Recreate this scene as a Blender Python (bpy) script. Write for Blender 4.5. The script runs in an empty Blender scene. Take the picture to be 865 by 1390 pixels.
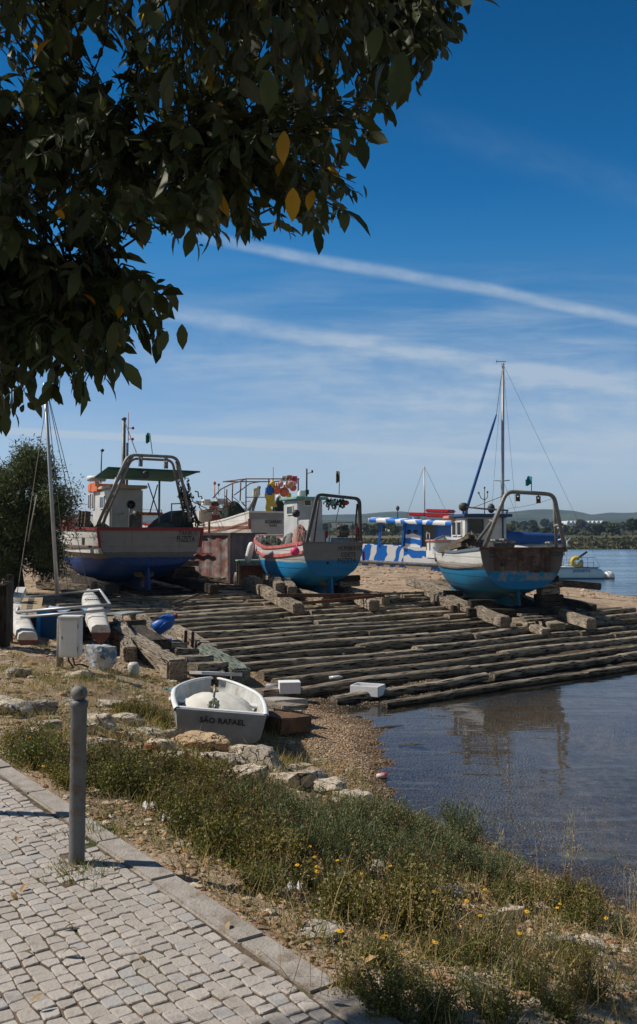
import bpy, bmesh, math, random
import numpy as np
from mathutils import Vector, Matrix, Euler, Quaternion
R = math.radians
rnd = random.Random(7)
C = bpy.context.scene.collection
sc = bpy.context.scene

# ---------------------------------------------------------------- camera
FPX, PW, PH, PCX, PCY, HORIZ, EYE = 1264.0, 865.0, 1390.0, 432.5, 650.0, 728.0, 1.65
PITCH = math.atan((HORIZ - PCY) / FPX)
cam = bpy.data.cameras.new('camera'); camo = bpy.data.objects.new('camera', cam); C.objects.link(camo)
cam.sensor_fit = 'HORIZONTAL'; cam.sensor_width = 36; cam.lens = 36 * FPX / PW
cam.shift_y = -(PH / 2 - PCY) / PW
cam.clip_start = 0.05; cam.clip_end = 20000
camo.location = (0, 0, EYE); camo.rotation_euler = (math.pi / 2 + PITCH, 0, 0)
sc.camera = camo

def ray(px, py):
    u = PCY - py; r = px - PCX
    return Vector((r, FPX * math.cos(PITCH) - u * math.sin(PITCH), FPX * math.sin(PITCH) + u * math.cos(PITCH)))
def at(px, py, Y):
    d = ray(px, py); d = d * (Y / d.y); return Vector((d.x, d.y, d.z + EYE))
def onz(px, py, z):
    d = ray(px, py); k = (z - EYE) / d.z; return Vector((d.x * k, d.y * k, z))

# ---------------------------------------------------------------- light
SUN_EL, SUN_AZ = 47.0, 7.0        # sun from the left, a little beyond the boats
sv = Vector((-math.cos(R(SUN_EL)) * math.cos(R(SUN_AZ)), math.cos(R(SUN_EL)) * math.sin(R(SUN_AZ)), math.sin(R(SUN_EL))))
sl = bpy.data.lights.new('sun', 'SUN'); sl.energy = 4.7; sl.angle = R(0.5); sl.color = (1.0, 0.93, 0.82)
so = bpy.data.objects.new('sun', sl); C.objects.link(so)
so.rotation_euler = sv.to_track_quat('Z', 'Y').to_euler()
sc.view_settings.view_transform = 'Standard'; sc.view_settings.look = 'None'
sc.view_settings.gamma = 1; sc.view_settings.use_curve_mapping = False
sc.view_settings.exposure = 0.0

W = bpy.data.worlds.new('World'); sc.world = W; W.use_nodes = True
class NT:
    def __init__(s, tree): s.t = tree; tree.nodes.clear()
    def n(s, typ, ins=None, **kw):
        nd = s.t.nodes.new(typ)
        for k, v in kw.items(): setattr(nd, k, v)
        for k, v in (ins or {}).items(): s.put(nd, k, v)
        return nd
    def put(s, nd, k, v):
        sock = nd.inputs[k]
        if hasattr(v, 'links') or isinstance(v, bpy.types.NodeSocket): s.t.links.new(v, sock)
        else: sock.default_value = v
    def m(s, op, a, b=0.0, c=0.0, clamp=False):
        nd = s.n('ShaderNodeMath', operation=op, use_clamp=clamp)
        for i, v in enumerate((a, b, c)):
            s.put(nd, i, v)
        return nd.outputs[0]
    def ss(s, v, lo, hi):
        nd = s.n('ShaderNodeMapRange', interpolation_type='SMOOTHSTEP')
        s.put(nd, 0, v); s.put(nd, 1, lo); s.put(nd, 2, hi); s.put(nd, 3, 0.0); s.put(nd, 4, 1.0)
        return nd.outputs[0]
    def mix(s, f, a, b, blend='MIX'):
        nd = s.n('ShaderNodeMix', data_type='RGBA', blend_type=blend)
        s.put(nd, 0, f); s.put(nd, 6, a); s.put(nd, 7, b); return nd.outputs[2]
    def noise(s, vec, scale, detail=3, rough=.55, dist=0.0, out=0):
        nd = s.n('ShaderNodeTexNoise'); s.put(nd, 'Vector', vec); s.put(nd, 'Scale', scale)
        s.put(nd, 'Detail', detail); s.put(nd, 'Roughness', rough); s.put(nd, 'Distortion', dist)
        return nd.outputs[out]
    def mapping(s, vec, scale=(1, 1, 1), rot=(0, 0, 0), loc=(0, 0, 0)):
        nd = s.n('ShaderNodeMapping'); s.put(nd, 'Vector', vec); s.put(nd, 'Scale', scale); s.put(nd, 'Rotation', rot); s.put(nd, 'Location', loc)
        return nd.outputs[0]
w = NT(W.node_tree)
sky = w.n('ShaderNodeTexSky', sky_type='NISHITA', sun_disc=False, sun_elevation=R(SUN_EL), sun_rotation=math.atan2(sv.x, sv.y),
          air_density=1.0, dust_density=0.3, ozone_density=2.2, altitude=0)
tc = w.n('ShaderNodeTexCoord'); sp = w.n('ShaderNodeSeparateXYZ', {0: tc.outputs['Generated']})
yy = w.m('MAXIMUM', sp.outputs[1], 0.02)
U = w.m('DIVIDE', sp.outputs[0], yy); V = w.m('DIVIDE', sp.outputs[2], yy)
uv = w.n('ShaderNodeCombineXYZ', {0: U, 1: V}).outputs[0]
front = w.ss(sp.outputs[1], 0.1, 0.4)
def duv(px, py):
    d = ray(px, py); return d.x / d.y, d.z / d.y
wob = w.m('SUBTRACT', w.noise(w.mapping(uv, (6, 6, 1)), 1.0, 2), .5)
def trail(p0, p1, width, soft, strength, breakup=9.0, lo=.0, curve=0.0):
    (a, b), (c, d) = duv(*p0), duv(*p1)
    L = math.hypot(c - a, d - b); tx, ty = (c - a) / L, (d - b) / L
    du = w.m('SUBTRACT', U, a); dv = w.m('SUBTRACT', V, b)
    along = w.m('ADD', w.m('MULTIPLY', du, tx), w.m('MULTIPLY', dv, ty))
    acr = w.m('ADD', w.m('MULTIPLY', du, -ty), w.m('MULTIPLY', dv, tx))
    acr = w.m('ADD', acr, w.m('MULTIPLY', wob, .012 if width > 10 else .003))
    if curve: acr = w.m('ADD', acr, w.m('MULTIPLY', w.m('MULTIPLY', along, along), curve))
    aa = w.m('ABSOLUTE', acr)
    prof = w.m('SUBTRACT', 1.0, w.ss(aa, width * .15 / FPX, (width * .5 + soft) / FPX))
    st = w.n('ShaderNodeCombineXYZ', {0: w.m('MULTIPLY', along, .5), 1: acr}).outputs[0]
    nz = w.noise(st, 60.0 * 9 / breakup, 5, .6)
    amp = w.m('ADD', lo, w.m('MULTIPLY', w.ss(nz, .25, .75), 1 - lo))
    ends = w.m('MULTIPLY', w.ss(along, -0.12, .05), w.m('SUBTRACT', 1.0, w.ss(along, L, L + .3)))
    return w.m('MULTIPLY', w.m('MULTIPLY', prof, amp), w.m('MULTIPLY', ends, strength))
masks = [trail((330, 333), (900, 440), 13, 6, .52, lo=.5),
         trail((250, 428), (720, 505), 15, 11, .46, lo=.4),
         trail((-300, 570), (560, 612), 9, 3, 1.0, lo=.8),
         trail((620, 180), (1000, 300), 8, 40, .05, lo=.3),
         trail((200, 470), (800, 545), 60, 60, .16, lo=.2),
         trail((420, 560), (1000, 580), 90, 90, .28, lo=.2), trail((250, 650), (900, 630), 40, 50, .20, lo=.3)]
rv = w.mapping(uv, (2.2, 14, 1), rot=(0, 0, R(6)))
cir = w.ss(w.noise(rv, 2.3, 7, .62, .5), .38, .85)
rv2 = w.mapping(uv, (3, 24, 1), rot=(0, 0, R(-14)))
cir2 = w.ss(w.noise(rv2, 2.0, 6, .6, .3), .4, .8)
band = w.m('MULTIPLY', w.ss(V, .02, .1), w.m('SUBTRACT', 1.0, w.ss(V, .16, .33)))
cm = w.m('MULTIPLY', w.m('MULTIPLY', band, w.m('ADD', .35, w.m('MULTIPLY', w.ss(U, -.30, .02), .95))), w.m('ADD', w.m('MULTIPLY', cir, .46), w.m('MULTIPLY', cir2, .32)))
tot = cm
for q in masks: tot = w.m('ADD', tot, q)
tot = w.m('MULTIPLY', w.m('MINIMUM', tot, .75), front)
# richer, deeper blue towards the zenith, as a polarised clear sky
el = w.m('MAXIMUM', sp.outputs[2], 0.0)
tint = w.n('ShaderNodeValToRGB', {0: el}); cr = tint.color_ramp
# deep polarised blue over the water, unseen sky overhead and behind greyed for neutral fill
STOPS = [(0.0, (.80, .88, 1.2)), (.054, (.83, .93, 1.22)), (.10, (.90, .96, 1.14)), (.23, (.33, .76, 1.05)), (.30, (.165, .73, 1.08)), (.354, (.073, .62, 1.0)), (.475, (.018, .47, .80)), (.58, (.016, .38, .70)), (1.0, (.45, .46, .46))]
cr.elements[0].position = 0; cr.elements[0].color = STOPS[0][1] + (1,)
cr.elements[1].position = 1; cr.elements[1].color = STOPS[-1][1] + (1,)
for (p_, c_) in STOPS[1:-1]:
    e_ = cr.elements.new(p_); e_.color = c_ + (1,)
tn = w.mix(w.ss(sp.outputs[1], -.15, .35), (.62, .60, .55, 1), tint.outputs[0])
skyc = w.mix(1.0, sky.outputs[0], tn, 'MULTIPLY')
skyc = w.mix(tot, skyc, (5.0, 6.0, 7.1, 1))
bg = w.n('ShaderNodeBackground', {'Color': skyc, 'Strength': .095})
wo = w.n('ShaderNodeOutputWorld', {0: bg.outputs[0]})

# ---------------------------------------------------------------- materials
MATS = {}
def newmat(name):
    m = bpy.data.materials.new(name); m.use_nodes = True
    return m, NT(m.node_tree)
def finish(t, col, rough=.7, metal=0.0, nrm=None, spec=.4, trans=0.0):
    b = t.n('ShaderNodeBsdfPrincipled', {'Base Color': col, 'Roughness': rough, 'Metallic': metal, 'Specular IOR Level': spec})
    if nrm is not None: t.put(b, 'Normal', nrm)
    if trans: t.put(b, 'Transmission Weight', trans)
    t.n('ShaderNodeOutputMaterial', {0: b.outputs[0]}); return b
def c4(c): return (c[0], c[1], c[2], 1)
def pm(name, c1, c2=None, scale=4.0, rough=.7, bump=.0, bscale=20.0, metal=0.0, stretch=(1, 1, 1), stain=None, stamt=.5, stscale=3.0, rand=0.0, spec=.35, det=4):
    """plain painted / raw surface: two colours mottled by noise, optional stain patches, bump"""
    if name in MATS: return MATS[name]
    m, t = newmat(name); tc = t.n('ShaderNodeTexCoord').outputs['Object']
    v = t.mapping(tc, stretch)
    if c2 is None: c2 = tuple(min(1, x * .72) for x in c1)
    col = t.mix(t.ss(t.noise(v, scale, det), .3, .7), c4(c1), c4(c2))
    if stain is not None:
        col = t.mix(t.m('MULTIPLY', t.ss(t.noise(v, stscale, 6, .65), 1 - stamt - .08, 1 - stamt + .1), .9), col, c4(stain))
    if rand:
        oi = t.n('ShaderNodeObjectInfo').outputs['Random']
        hs = t.n('ShaderNodeHueSaturation', {'Color': col}); t.put(hs, 'Value', t.m('ADD', 1 - rand, t.m('MULTIPLY', oi, 2 * rand))); col = hs.outputs[0]
    nr = None
    if bump:
        nr = t.n('ShaderNodeBump', {'Strength': bump, 'Distance': .02, 'Height': t.noise(v, bscale, 5, .6)}).outputs[0]
    rr = t.m('ADD', rough - .08, t.m('MULTIPLY', t.noise(v, scale * 2.3, 3), .16))
    finish(t, col, rr, metal, nr, spec); MATS[name] = m; return m

def hull_mat(name, bands, wear, wamt=.45, rough=.55, stain=(.16, .07, .03), stamt=.25, sheer=None):
    """bands: [(z_upper, colour)...] from keel up in object space; plank lines and worn paint"""
    m, t = newmat(name); tc = t.n('ShaderNodeTexCoord').outputs['Object']
    sep = t.n('ShaderNodeSeparateXYZ', {0: tc}); z = sep.outputs[2]
    n1 = t.noise(t.mapping(tc, (1, 1, 3)), 1.6, 6, .7)
    z2 = t.m('ADD', z, t.m('MULTIPLY', t.m('SUBTRACT', n1, .5), .10))
    if sheer: z2 = t.m('SUBTRACT', z2, t.m('MULTIPLY', t.m('POWER', t.m('MAXIMUM', sep.outputs[1], 0.0), 2.0), sheer))
    col = c4(bands[0][1])
    for (zz, _), (_, c) in zip(bands[:-1], bands[1:]):
        col = t.mix(t.ss(z2, zz - .008, zz + .008), col, c4(c))
    big = t.noise(t.mapping(tc, (1, 1, 1.5)), 1.1, 5, .7)
    col = t.mix(t.m('MULTIPLY', t.ss(big, .35, .75), .35), col, t.mix(1.0, col, (.45, .45, .42, 1), 'MULTIPLY'))
    wn = t.noise(t.mapping(tc, (1, .45, 4.0)), 2.8, 8, .72)
    col = t.mix(t.m('MULTIPLY', t.ss(wn, 1 - wamt, 1 - wamt + .12), .85), col, c4(wear))
    dr = t.noise(t.mapping(tc, (7, 7, .55)), 1.3, 5, .6)      # rust runs down the planks
    col = t.mix(t.m('MULTIPLY', t.ss(dr, 1 - stamt - .12, 1 - stamt + .12), .55), col, c4(stain))
    pl = t.n('ShaderNodeTexWave', {'Vector': tc, 'Scale': 1.15, 'Distortion': .25, 'Detail': 1}, bands_direction='Z', wave_profile='SAW')
    hgt = t.m('ADD', t.m('MULTIPLY', t.ss(pl.outputs[1], .0, .12), .5), t.m('MULTIPLY', wn, .5))
    nr = t.n('ShaderNodeBump', {'Strength': .6, 'Distance': .025, 'Height': hgt}).outputs[0]
    finish(t, col, t.m('ADD', rough - .1, t.m('MULTIPLY', wn, .3)), 0.0, nr, .35); MATS[name] = m; return m

def wood_mat(name, c1, c2, c3, axis=0, sc_=3.0, rand=.18, wet=False):
    m, t = newmat(name); tcn = t.n('ShaderNodeTexCoord').outputs['Object']
    oi = t.n('ShaderNodeObjectInfo').outputs['Random']
    off = t.n('ShaderNodeCombineXYZ', {0: t.m('MULTIPLY', oi, 37.0), 1: t.m('MULTIPLY', oi, 91.0), 2: t.m('MULTIPLY', oi, 13.0)}).outputs[0]
    tcv = t.n('ShaderNodeVectorMath', {0: tcn, 1: off}, operation='ADD').outputs[0]
    st = [9, 9, 9]; st[axis] = .7
    v = t.mapping(tcv, tuple(st))
    g = t.noise(v, sc_, 7, .7, .6); b = t.noise(tcv, 1.7, 4, .6)
    col = t.mix(t.ss(g, .3, .7), c4(c1), c4(c2))
    col = t.mix(t.m('MULTIPLY', t.ss(b, .45, .7), .8), col, c4(c3))
    if wet:
        z = t.n('ShaderNodeSeparateXYZ', {0: t.n('ShaderNodeNewGeometry').outputs['Position']}).outputs[2]
        zz = t.m('ADD', z, t.m('MULTIPLY', t.m('SUBTRACT', b, .5), .25))
        col = t.mix(t.m('SUBTRACT', 1.0, t.ss(zz, -1.12, -.95)), col, (.055, .045, .028, 1))
    hs = t.n('ShaderNodeHueSaturation', {'Color': col}); t.put(hs, 'Value', t.m('ADD', 1 - rand, t.m('MULTIPLY', oi, 2 * rand)))
    crack = t.ss(t.noise(t.mapping(tcv, tuple(x * 1.6 for x in st)), sc_ * 1.3, 3, .5), .38, .47)
    col = t.mix(t.m('SUBTRACT', 1.0, crack), hs.outputs[0], (.018, .014, .010, 1))
    nr = t.n('ShaderNodeBump', {'Strength': .8, 'Distance': .03, 'Height': t.m('ADD', crack, g)}).outputs[0]
    finish(t, col, .85, 0.0, nr, .2); MATS[name] = m; return m

def leaf_mat(name, c1, c2, back=None, rough=.5, trans=.25, scale=1.5, objvar=0.0):
    m, t = newmat(name); g = t.n('ShaderNodeNewGeometry'); tcn = t.n('ShaderNodeTexCoord').outputs['Object']
    isl = g.outputs['Random Per Island']
    col = t.mix(isl, c4(c1), c4(c2))
    cl = t.noise(tcn, scale, 2)
    col = t.mix(t.m('MULTIPLY', t.ss(cl, .35, .7), .5), col, t.mix(1.0, col, (1.5, 1.35, .8, 1), 'MULTIPLY'))
    oi = t.n('ShaderNodeObjectInfo').outputs['Random']
    if objvar: col = t.mix(t.m('MULTIPLY', t.ss(oi, .2, 1.0), objvar), col, t.mix(1.0, col, (1.9, 1.35, 1.1, 1), 'MULTIPLY'))
    if back: col = t.mix(g.outputs['Backfacing'], col, c4(back))
    b = t.n('ShaderNodeBsdfPrincipled', {'Base Color': col, 'Roughness': rough, 'Specular IOR Level': .35})
    tr = t.n('ShaderNodeBsdfTranslucent', {'Color': t.mix(1.0, col, (1.3, 1.4, .6, 1), 'MULTIPLY')})
    mx = t.n('ShaderNodeMixShader', {0: trans, 1: b.outputs[0], 2: tr.outputs[0]})
    t.n('ShaderNodeOutputMaterial', {0: mx.outputs[0]}); MATS[name] = m; return m

# ---------------------------------------------------------------- mesh builder
class MB:
    def __init__(s): s.v = []; s.f = []; s.mi = []; s.cur = 0; s.sm = []; s.smooth = False
    def add(s, vs, fs, smooth=None):
        o = len(s.v); s.v += [tuple(x) for x in vs]
        for f in fs:
            s.f.append([i + o for i in f]); s.mi.append(s.cur); s.sm.append(s.smooth if smooth is None else smooth)
    def box(s, c, size, M=None, jit=0.0, taper=1.0, r=None):
        hx, hy, hz = size[0] / 2, size[1] / 2, size[2] / 2; vs = []
        for z in (-1, 1):
            k = taper if z > 0 else 1
            for (x, y) in ((-1, -1), (1, -1), (1, 1), (-1, 1)):
                p = Vector((x * hx * k, y * hy * k, z * hz))
                if jit: p += Vector((rnd.uniform(-jit, jit) for _ in range(3)))
                if M is not None: p = M @ p
                vs.append(p + Vector(c))
        s.add(vs, [(0, 3, 2, 1), (4, 5, 6, 7), (0, 1, 5, 4), (1, 2, 6, 5), (2, 3, 7, 6), (3, 0, 4, 7)], False); return s
    def bbox(s, c, size, bev=.01, M=None):
        """box with bevelled vertical and horizontal edges"""
        bm = bmesh.new(); bmesh.ops.create_cube(bm, size=1)
        for v in bm.verts: v.co = Vector((v.co.x * size[0], v.co.y * size[1], v.co.z * size[2]))
        bmesh.ops.bevel(bm, geom=bm.edges[:], offset=bev, segments=2, affect='EDGES')
        s.addbm(bm, Matrix.Translation(Vector(c)) @ (M.to_4x4() if M is not None else Matrix())); return s
    def addbm(s, bm, M=None, smooth=None):
        bm.verts.ensure_lookup_table(); bm.verts.index_update()
        vs = [(M @ v.co if M is not None else v.co.copy()) for v in bm.verts]
        s.add(vs, [[v.index for v in f.verts] for f in bm.faces], smooth); bm.free()
    def tube(s, pts, r, n=8, cap=True, smooth=True, sq=None):
        pts = [Vector(p) for p in pts]; N = len(pts)
        rs = r if isinstance(r, (list, tuple)) else [r] * N
        t0 = (pts[1] - pts[0]).normalized(); up = Vector((0, 0, 1)) if abs(t0.z) < .95 else Vector((1, 0, 0))
        a = t0.cross(up).normalized(); vs = []
        for i, p in enumerate(pts):
            t = (pts[min(i + 1, N - 1)] - pts[max(i - 1, 0)]).normalized()
            a = (a - t * a.dot(t)).normalized(); b = t.cross(a)
            for k in range(n):
                th = 2 * math.pi * k / n + (math.pi / 4 if n == 4 else 0)
                vs.append(p + (a * math.cos(th) + b * math.sin(th)) * rs[i])
        fs = [(i * n + k, i * n + (k + 1) % n, (i + 1) * n + (k + 1) % n, (i + 1) * n + k) for i in range(N - 1) for k in range(n)]
        if cap: fs += [tuple(range(n))[::-1], tuple((N - 1) * n + k for k in range(n))]
        s.add(vs, fs, smooth and n > 4); return s
    def bar(s, a, b, w_=.04, h=None):
        """square bar between two points"""
        a = Vector(a); b = Vector(b); d = b - a; L = d.length
        q = d.to_track_quat('X', 'Z').to_matrix()
        return s.box((a + b) / 2, (L, w_, h or w_), q)
    def lathe(s, prof, c=(0, 0, 0), n=20, M=None, smooth=True):
        vs = []
        for (r, z) in prof:
            for k in range(n):
                p = Vector((r * math.cos(2 * math.pi * k / n), r * math.sin(2 * math.pi * k / n), z))
                if M is not None: p = M @ p
                vs.append(p + Vector(c))
        N = len(prof)
        fs = [(i * n + k, i * n + (k + 1) % n, (i + 1) * n + (k + 1) % n, (i + 1) * n + k) for i in range(N - 1) for k in range(n)]
        if prof[0][0] > 1e-4: fs.append(tuple(range(n))[::-1])
        if prof[-1][0] > 1e-4: fs.append(tuple((N - 1) * n + k for k in range(n)))
        s.add(vs, fs, smooth); return s
    def ball(s, c, r, n=14, sc=(1, 1, 1), M=None):
        pr = [(max(1e-5, math.sin(math.pi * i / 8)), -math.cos(math.pi * i / 8)) for i in range(9)]
        S = Matrix.Diagonal(Vector((sc[0] * r, sc[1] * r, sc[2] * r)))
        return s.lathe(pr, c, n, (M @ S) if M is not None else S)
    def poly(s, pts, th, axis):
        """extruded polygon: pts list of Vectors, extruded by vector axis*th"""
        n = len(pts); a = Vector(axis) * th; vs = [Vector(p) for p in pts] + [Vector(p) + a for p in pts]
        s.add(vs, [tuple(range(n))[::-1], tuple(range(n, 2 * n))] + [(i, (i + 1) % n, n + (i + 1) % n, n + i) for i in range(n)], False); return s
    def grid(s, P, closed=False, smooth=True):
        """P[i][j] -> surface"""
        ni, nj = len(P), len(P[0]); vs = [p for row in P for p in row]; fs = []
        for i in range(ni - 1):
            for j in range(nj if closed else nj - 1):
                fs.append((i * nj + j, i * nj + (j + 1) % nj, (i + 1) * nj + (j + 1) % nj, (i + 1) * nj + j))
        s.add(vs, fs, smooth); return s
    def mesh(s, name, mats):
        me = bpy.data.meshes.new(name); me.from_pydata(s.v, [], s.f)
        for m in (mats if isinstance(mats, (list, tuple)) else [mats]): me.materials.append(m)
        me.polygons.foreach_set('material_index', s.mi); me.polygons.foreach_set('use_smooth', s.sm); me.update(); return me
    def build(s, name, mats, parent=None, label=None):
        o = bpy.data.objects.new(name, s.mesh(name, mats)); C.objects.link(o)
        if parent is not None: o.parent = parent
        if label: o['label'] = label
        return o
def tag(o, label=None, cat=None, group=None, kind=None):
    if label: o['label'] = label
    if cat: o['category'] = cat
    if group: o['group'] = group
    if kind: o['kind'] = kind
    return o
def empty(name, loc, rz=0.0, label=None, cat=None, group=None):
    o = bpy.data.objects.new(name, None); C.objects.link(o); o.location = loc; o.rotation_euler = (0, 0, rz); o.empty_display_size = .2
    return tag(o, label, cat, group)
def copy_tree(o, parent=None):
    c = o.copy(); C.objects.link(c)
    if parent is not None: c.parent = parent
    for ch in list(o.children): copy_tree(ch, c)
    return c
def mesh_np(name, V, F, mats, smooth=True, mi=None):
    """fast mesh from numpy arrays; F is (n,3) or (n,4)"""
    me = bpy.data.meshes.new(name); V = np.asarray(V, dtype=np.float32); F = np.asarray(F, dtype=np.int32)
    me.vertices.add(len(V)); me.vertices.foreach_set('co', V.ravel())
    me.loops.add(F.size); me.loops.foreach_set('vertex_index', F.ravel())
    k = F.shape[1]; me.polygons.add(len(F)); me.polygons.foreach_set('loop_start', np.arange(0, F.size, k, dtype=np.int32))
    try: me.polygons.foreach_set('loop_total', np.full(len(F), k, dtype=np.int32))
    except Exception: pass
    for m in (mats if isinstance(mats, (list, tuple)) else [mats]): me.materials.append(m)
    if mi is not None: me.polygons.foreach_set('material_index', np.asarray(mi, dtype=np.int32))
    me.polygons.foreach_set('use_smooth', np.full(len(F), smooth)); me.update(calc_edges=True); me.validate(); return me
def obj_np(name, V, F, mats, parent=None, smooth=True, mi=None):
    o = bpy.data.objects.new(name, mesh_np(name, V, F, mats, smooth, mi)); C.objects.link(o)
    if parent is not None: o.parent = parent
    return o
_txt = {}
def text_mesh(name, s, size, mat, parent, loc, rot, width=None, ext=.004, bold=0.0):
    """lettering as a thin mesh; local x right, y up, then rotated"""
    cu = bpy.data.curves.new('t', 'FONT'); cu.body = s; cu.size = size; cu.extrude = ext; cu.offset = bold; cu.align_x = 'CENTER'; cu.align_y = 'CENTER'
    cu.resolution_u = 2; cu.space_line = .85
    o = bpy.data.objects.new('t', cu); C.objects.link(o); bpy.context.view_layer.update()
    me = bpy.data.meshes.new_from_object(o.evaluated_get(bpy.context.evaluated_depsgraph_get()))
    C.objects.unlink(o); bpy.data.objects.remove(o)
    xs = [v.co.x for v in me.vertices]
    if width:
        k = width / (max(xs) - min(xs))
        for v in me.vertices: v.co.x *= k
    me.materials.clear(); me.materials.append(mat); me.name = name
    q = bpy.data.objects.new(name, me); C.objects.link(q); q.parent = parent; q.location = loc; q.rotation_euler = rot
    return q
# ---------------------------------------------------------------- terrain height
WATER = -1.1
dK = Vector((.577, -.817)); nK = Vector((.817, .577))
kp = onz(200, 1160, 0); TK = kp.x * nK.x + kp.y * nK.y          # outer kerb edge, distance across
ctl = []
def cp(px, py, z): p = onz(px, py, z); ctl.append((p.x, p.y, z))
def cw(x, y, z): ctl.append((x, y, z))
def st(s_, t_): return (dK.x * s_ + nK.x * t_, dK.y * s_ + nK.y * t_)
s0 = kp.x * dK.x + kp.y * dK.y
for k in range(-14, 16, 2):
    x, y = st(s0 + k * .8, TK + .02); cw(x, y, -.02)
    x, y = st(s0 + k * .8, TK - 1.5); cw(x, y, -.03)
for q in ((530, 965), (520, 1010), (518, 1060), (525, 1090), (575, 1115), (640, 1135), (700, 1165), (780, 1205), (865, 1240)): cp(*q, WATER)
sE = onz(865, 1240, WATER); tE = sE.x * nK.x + sE.y * nK.y; ssE = sE.x * dK.x + sE.y * dK.y
for k in (1.5, 3, 5, 8): cw(*st(ssE + k, tE), WATER); cw(*st(ssE + k, (tE + TK) / 2), -.55); cw(*st(ssE + k, tE + 3), -2.0)
for q in ((430, 1012, -.95), (487, 968, -1.13), (445, 968, -1.08), (470, 985, -1.04), (290, 1008, -.78), (400, 985, -.92), (470, 1050, -.97), (150, 985, -.36), (230, 1015, -.5), (250, 1045, -.5), (350, 1062, -.6),
          (450, 1085, -.78), (200, 1080, -.25), (300, 1120, -.33), (400, 1150, -.42), (480, 1130, -.62), (500, 1180, -.55), (500, 1250, -.26), (600, 1200, -.72), (600, 1290, -.34), (750, 1290, -.72), (700, 1220, -.85),
          (-200, 985, -.08), (0, 985, -.1), (60, 930, -.2), (0, 890, -.15), (150, 930, -.36), (205, 950, -.5), (0, 860, -.15), (100, 880, -.3), (100, 905, -.3), (190, 900, -.45), (255, 925, -.8),
          (170, 860, -.36), (60, 850, -.2), (0, 820, -.1), (100, 820, -.2), (220, 945, -.6), (340, 945, -1.0), (150, 845, -.3)): cp(*q)
e_log = Vector((.785, .62)); up_s = Vector((-.62, .785))
def slip(p, q): return e_log * p + up_s * q
def zslip(q):
    return WATER + .064 * (q - 11.3) if q < 24.5 else -.255 + .045 * min(q - 24.5, 4)
for q in (8.5, 11.3, 14, 17, 20, 23, 25.5):
    for p in (10, 12.5, 15.5, 18.5, 21.5, 24.5):
        v = slip(p, q)
        if q > 18 and p > 22: continue
        cw(v.x, v.y, zslip(q))
for q in ((500, 769, 0.0), (560, 772, -.03), (600, 785, -.12), (540, 785, -.1), (640, 800, -.3), (760, 812, -.38), (820, 826, -.62), (865, 830, -.75), (300, 790, -.05), (150, 795, -.02)): cp(*q)
for q in ((865, 812), (780, 797)): cp(*q, WATER)
for (x, y, z) in ((3, 61, WATER), (-6, 66, WATER), (0, 53, .0), (8, 56, -1.1), (-12, 40, 0), (-22, 38, 0), (-12, 55, 0), (-25, 56, 0), (-15, 25, 0), (-25, 20, 0), (-20, 10, 0), (-10, 12, -.02), (-8, 17, -.05),
                  (20, 45, -2.2), (14, 56, -2.4), (25, 38, -2.2), (22, 30, -1.2), (24, 33, -.6), (21, 27, -1.0), (30, 36, -1.3), (28, 28, -1.6), (13, 18, -2.0), (20, 22, -2.0), (30, 15, -2.6), (8, 10, -2.3), (14, 8, -2.8), (25, 0, -3),
                  (2.6, 13.5, -1.35), (2.2, 11, -1.32), (3.0, 9, -1.4), (4.0, 14, -1.55), (4.5, 11, -1.7), (5, 7.5, -1.8), (6, 17, -1.6), (6, 60, -2.0), (-4, 72, -2.5), (-25, 66, -1.0), (-40, 30, 0), (-40, 60, -.5), (-40, 10, 0)): cw(x, y, z)
CT = np.array(ctl); n_ = len(CT)
D_ = np.sqrt(((CT[:, None, :2] - CT[None, :, :2]) ** 2).sum(-1))
A_ = np.zeros((n_ + 3, n_ + 3)); A_[:n_, :n_] = D_ + np.eye(n_) * -.05
A_[:n_, n_] = 1; A_[:n_, n_ + 1:] = CT[:, :2]; A_[n_:, :n_] = A_[:n_, n_:].T
B_ = np.zeros(n_ + 3); B_[:n_] = CT[:, 2]
W_ = np.linalg.solve(A_, B_)
def sstep(x, a, b):
    t = np.clip((x - a) / (b - a), 0, 1); return t * t * (3 - 2 * t)
_rg = np.random.RandomState(3)
_wv = [(_rg.uniform(-1, 1), _rg.uniform(-1, 1), _rg.uniform(0, 6.28)) for _ in range(14)]
def vnoise(x, y, f):
    o = 0
    for i, (a, b, p) in enumerate(_wv):
        g = f * (1 + .23 * i); o = o + np.sin(x * a * g + y * b * g * 1.3 + p + 1.7 * np.sin(y * g * .31 + i))
    return o / 14
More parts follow.
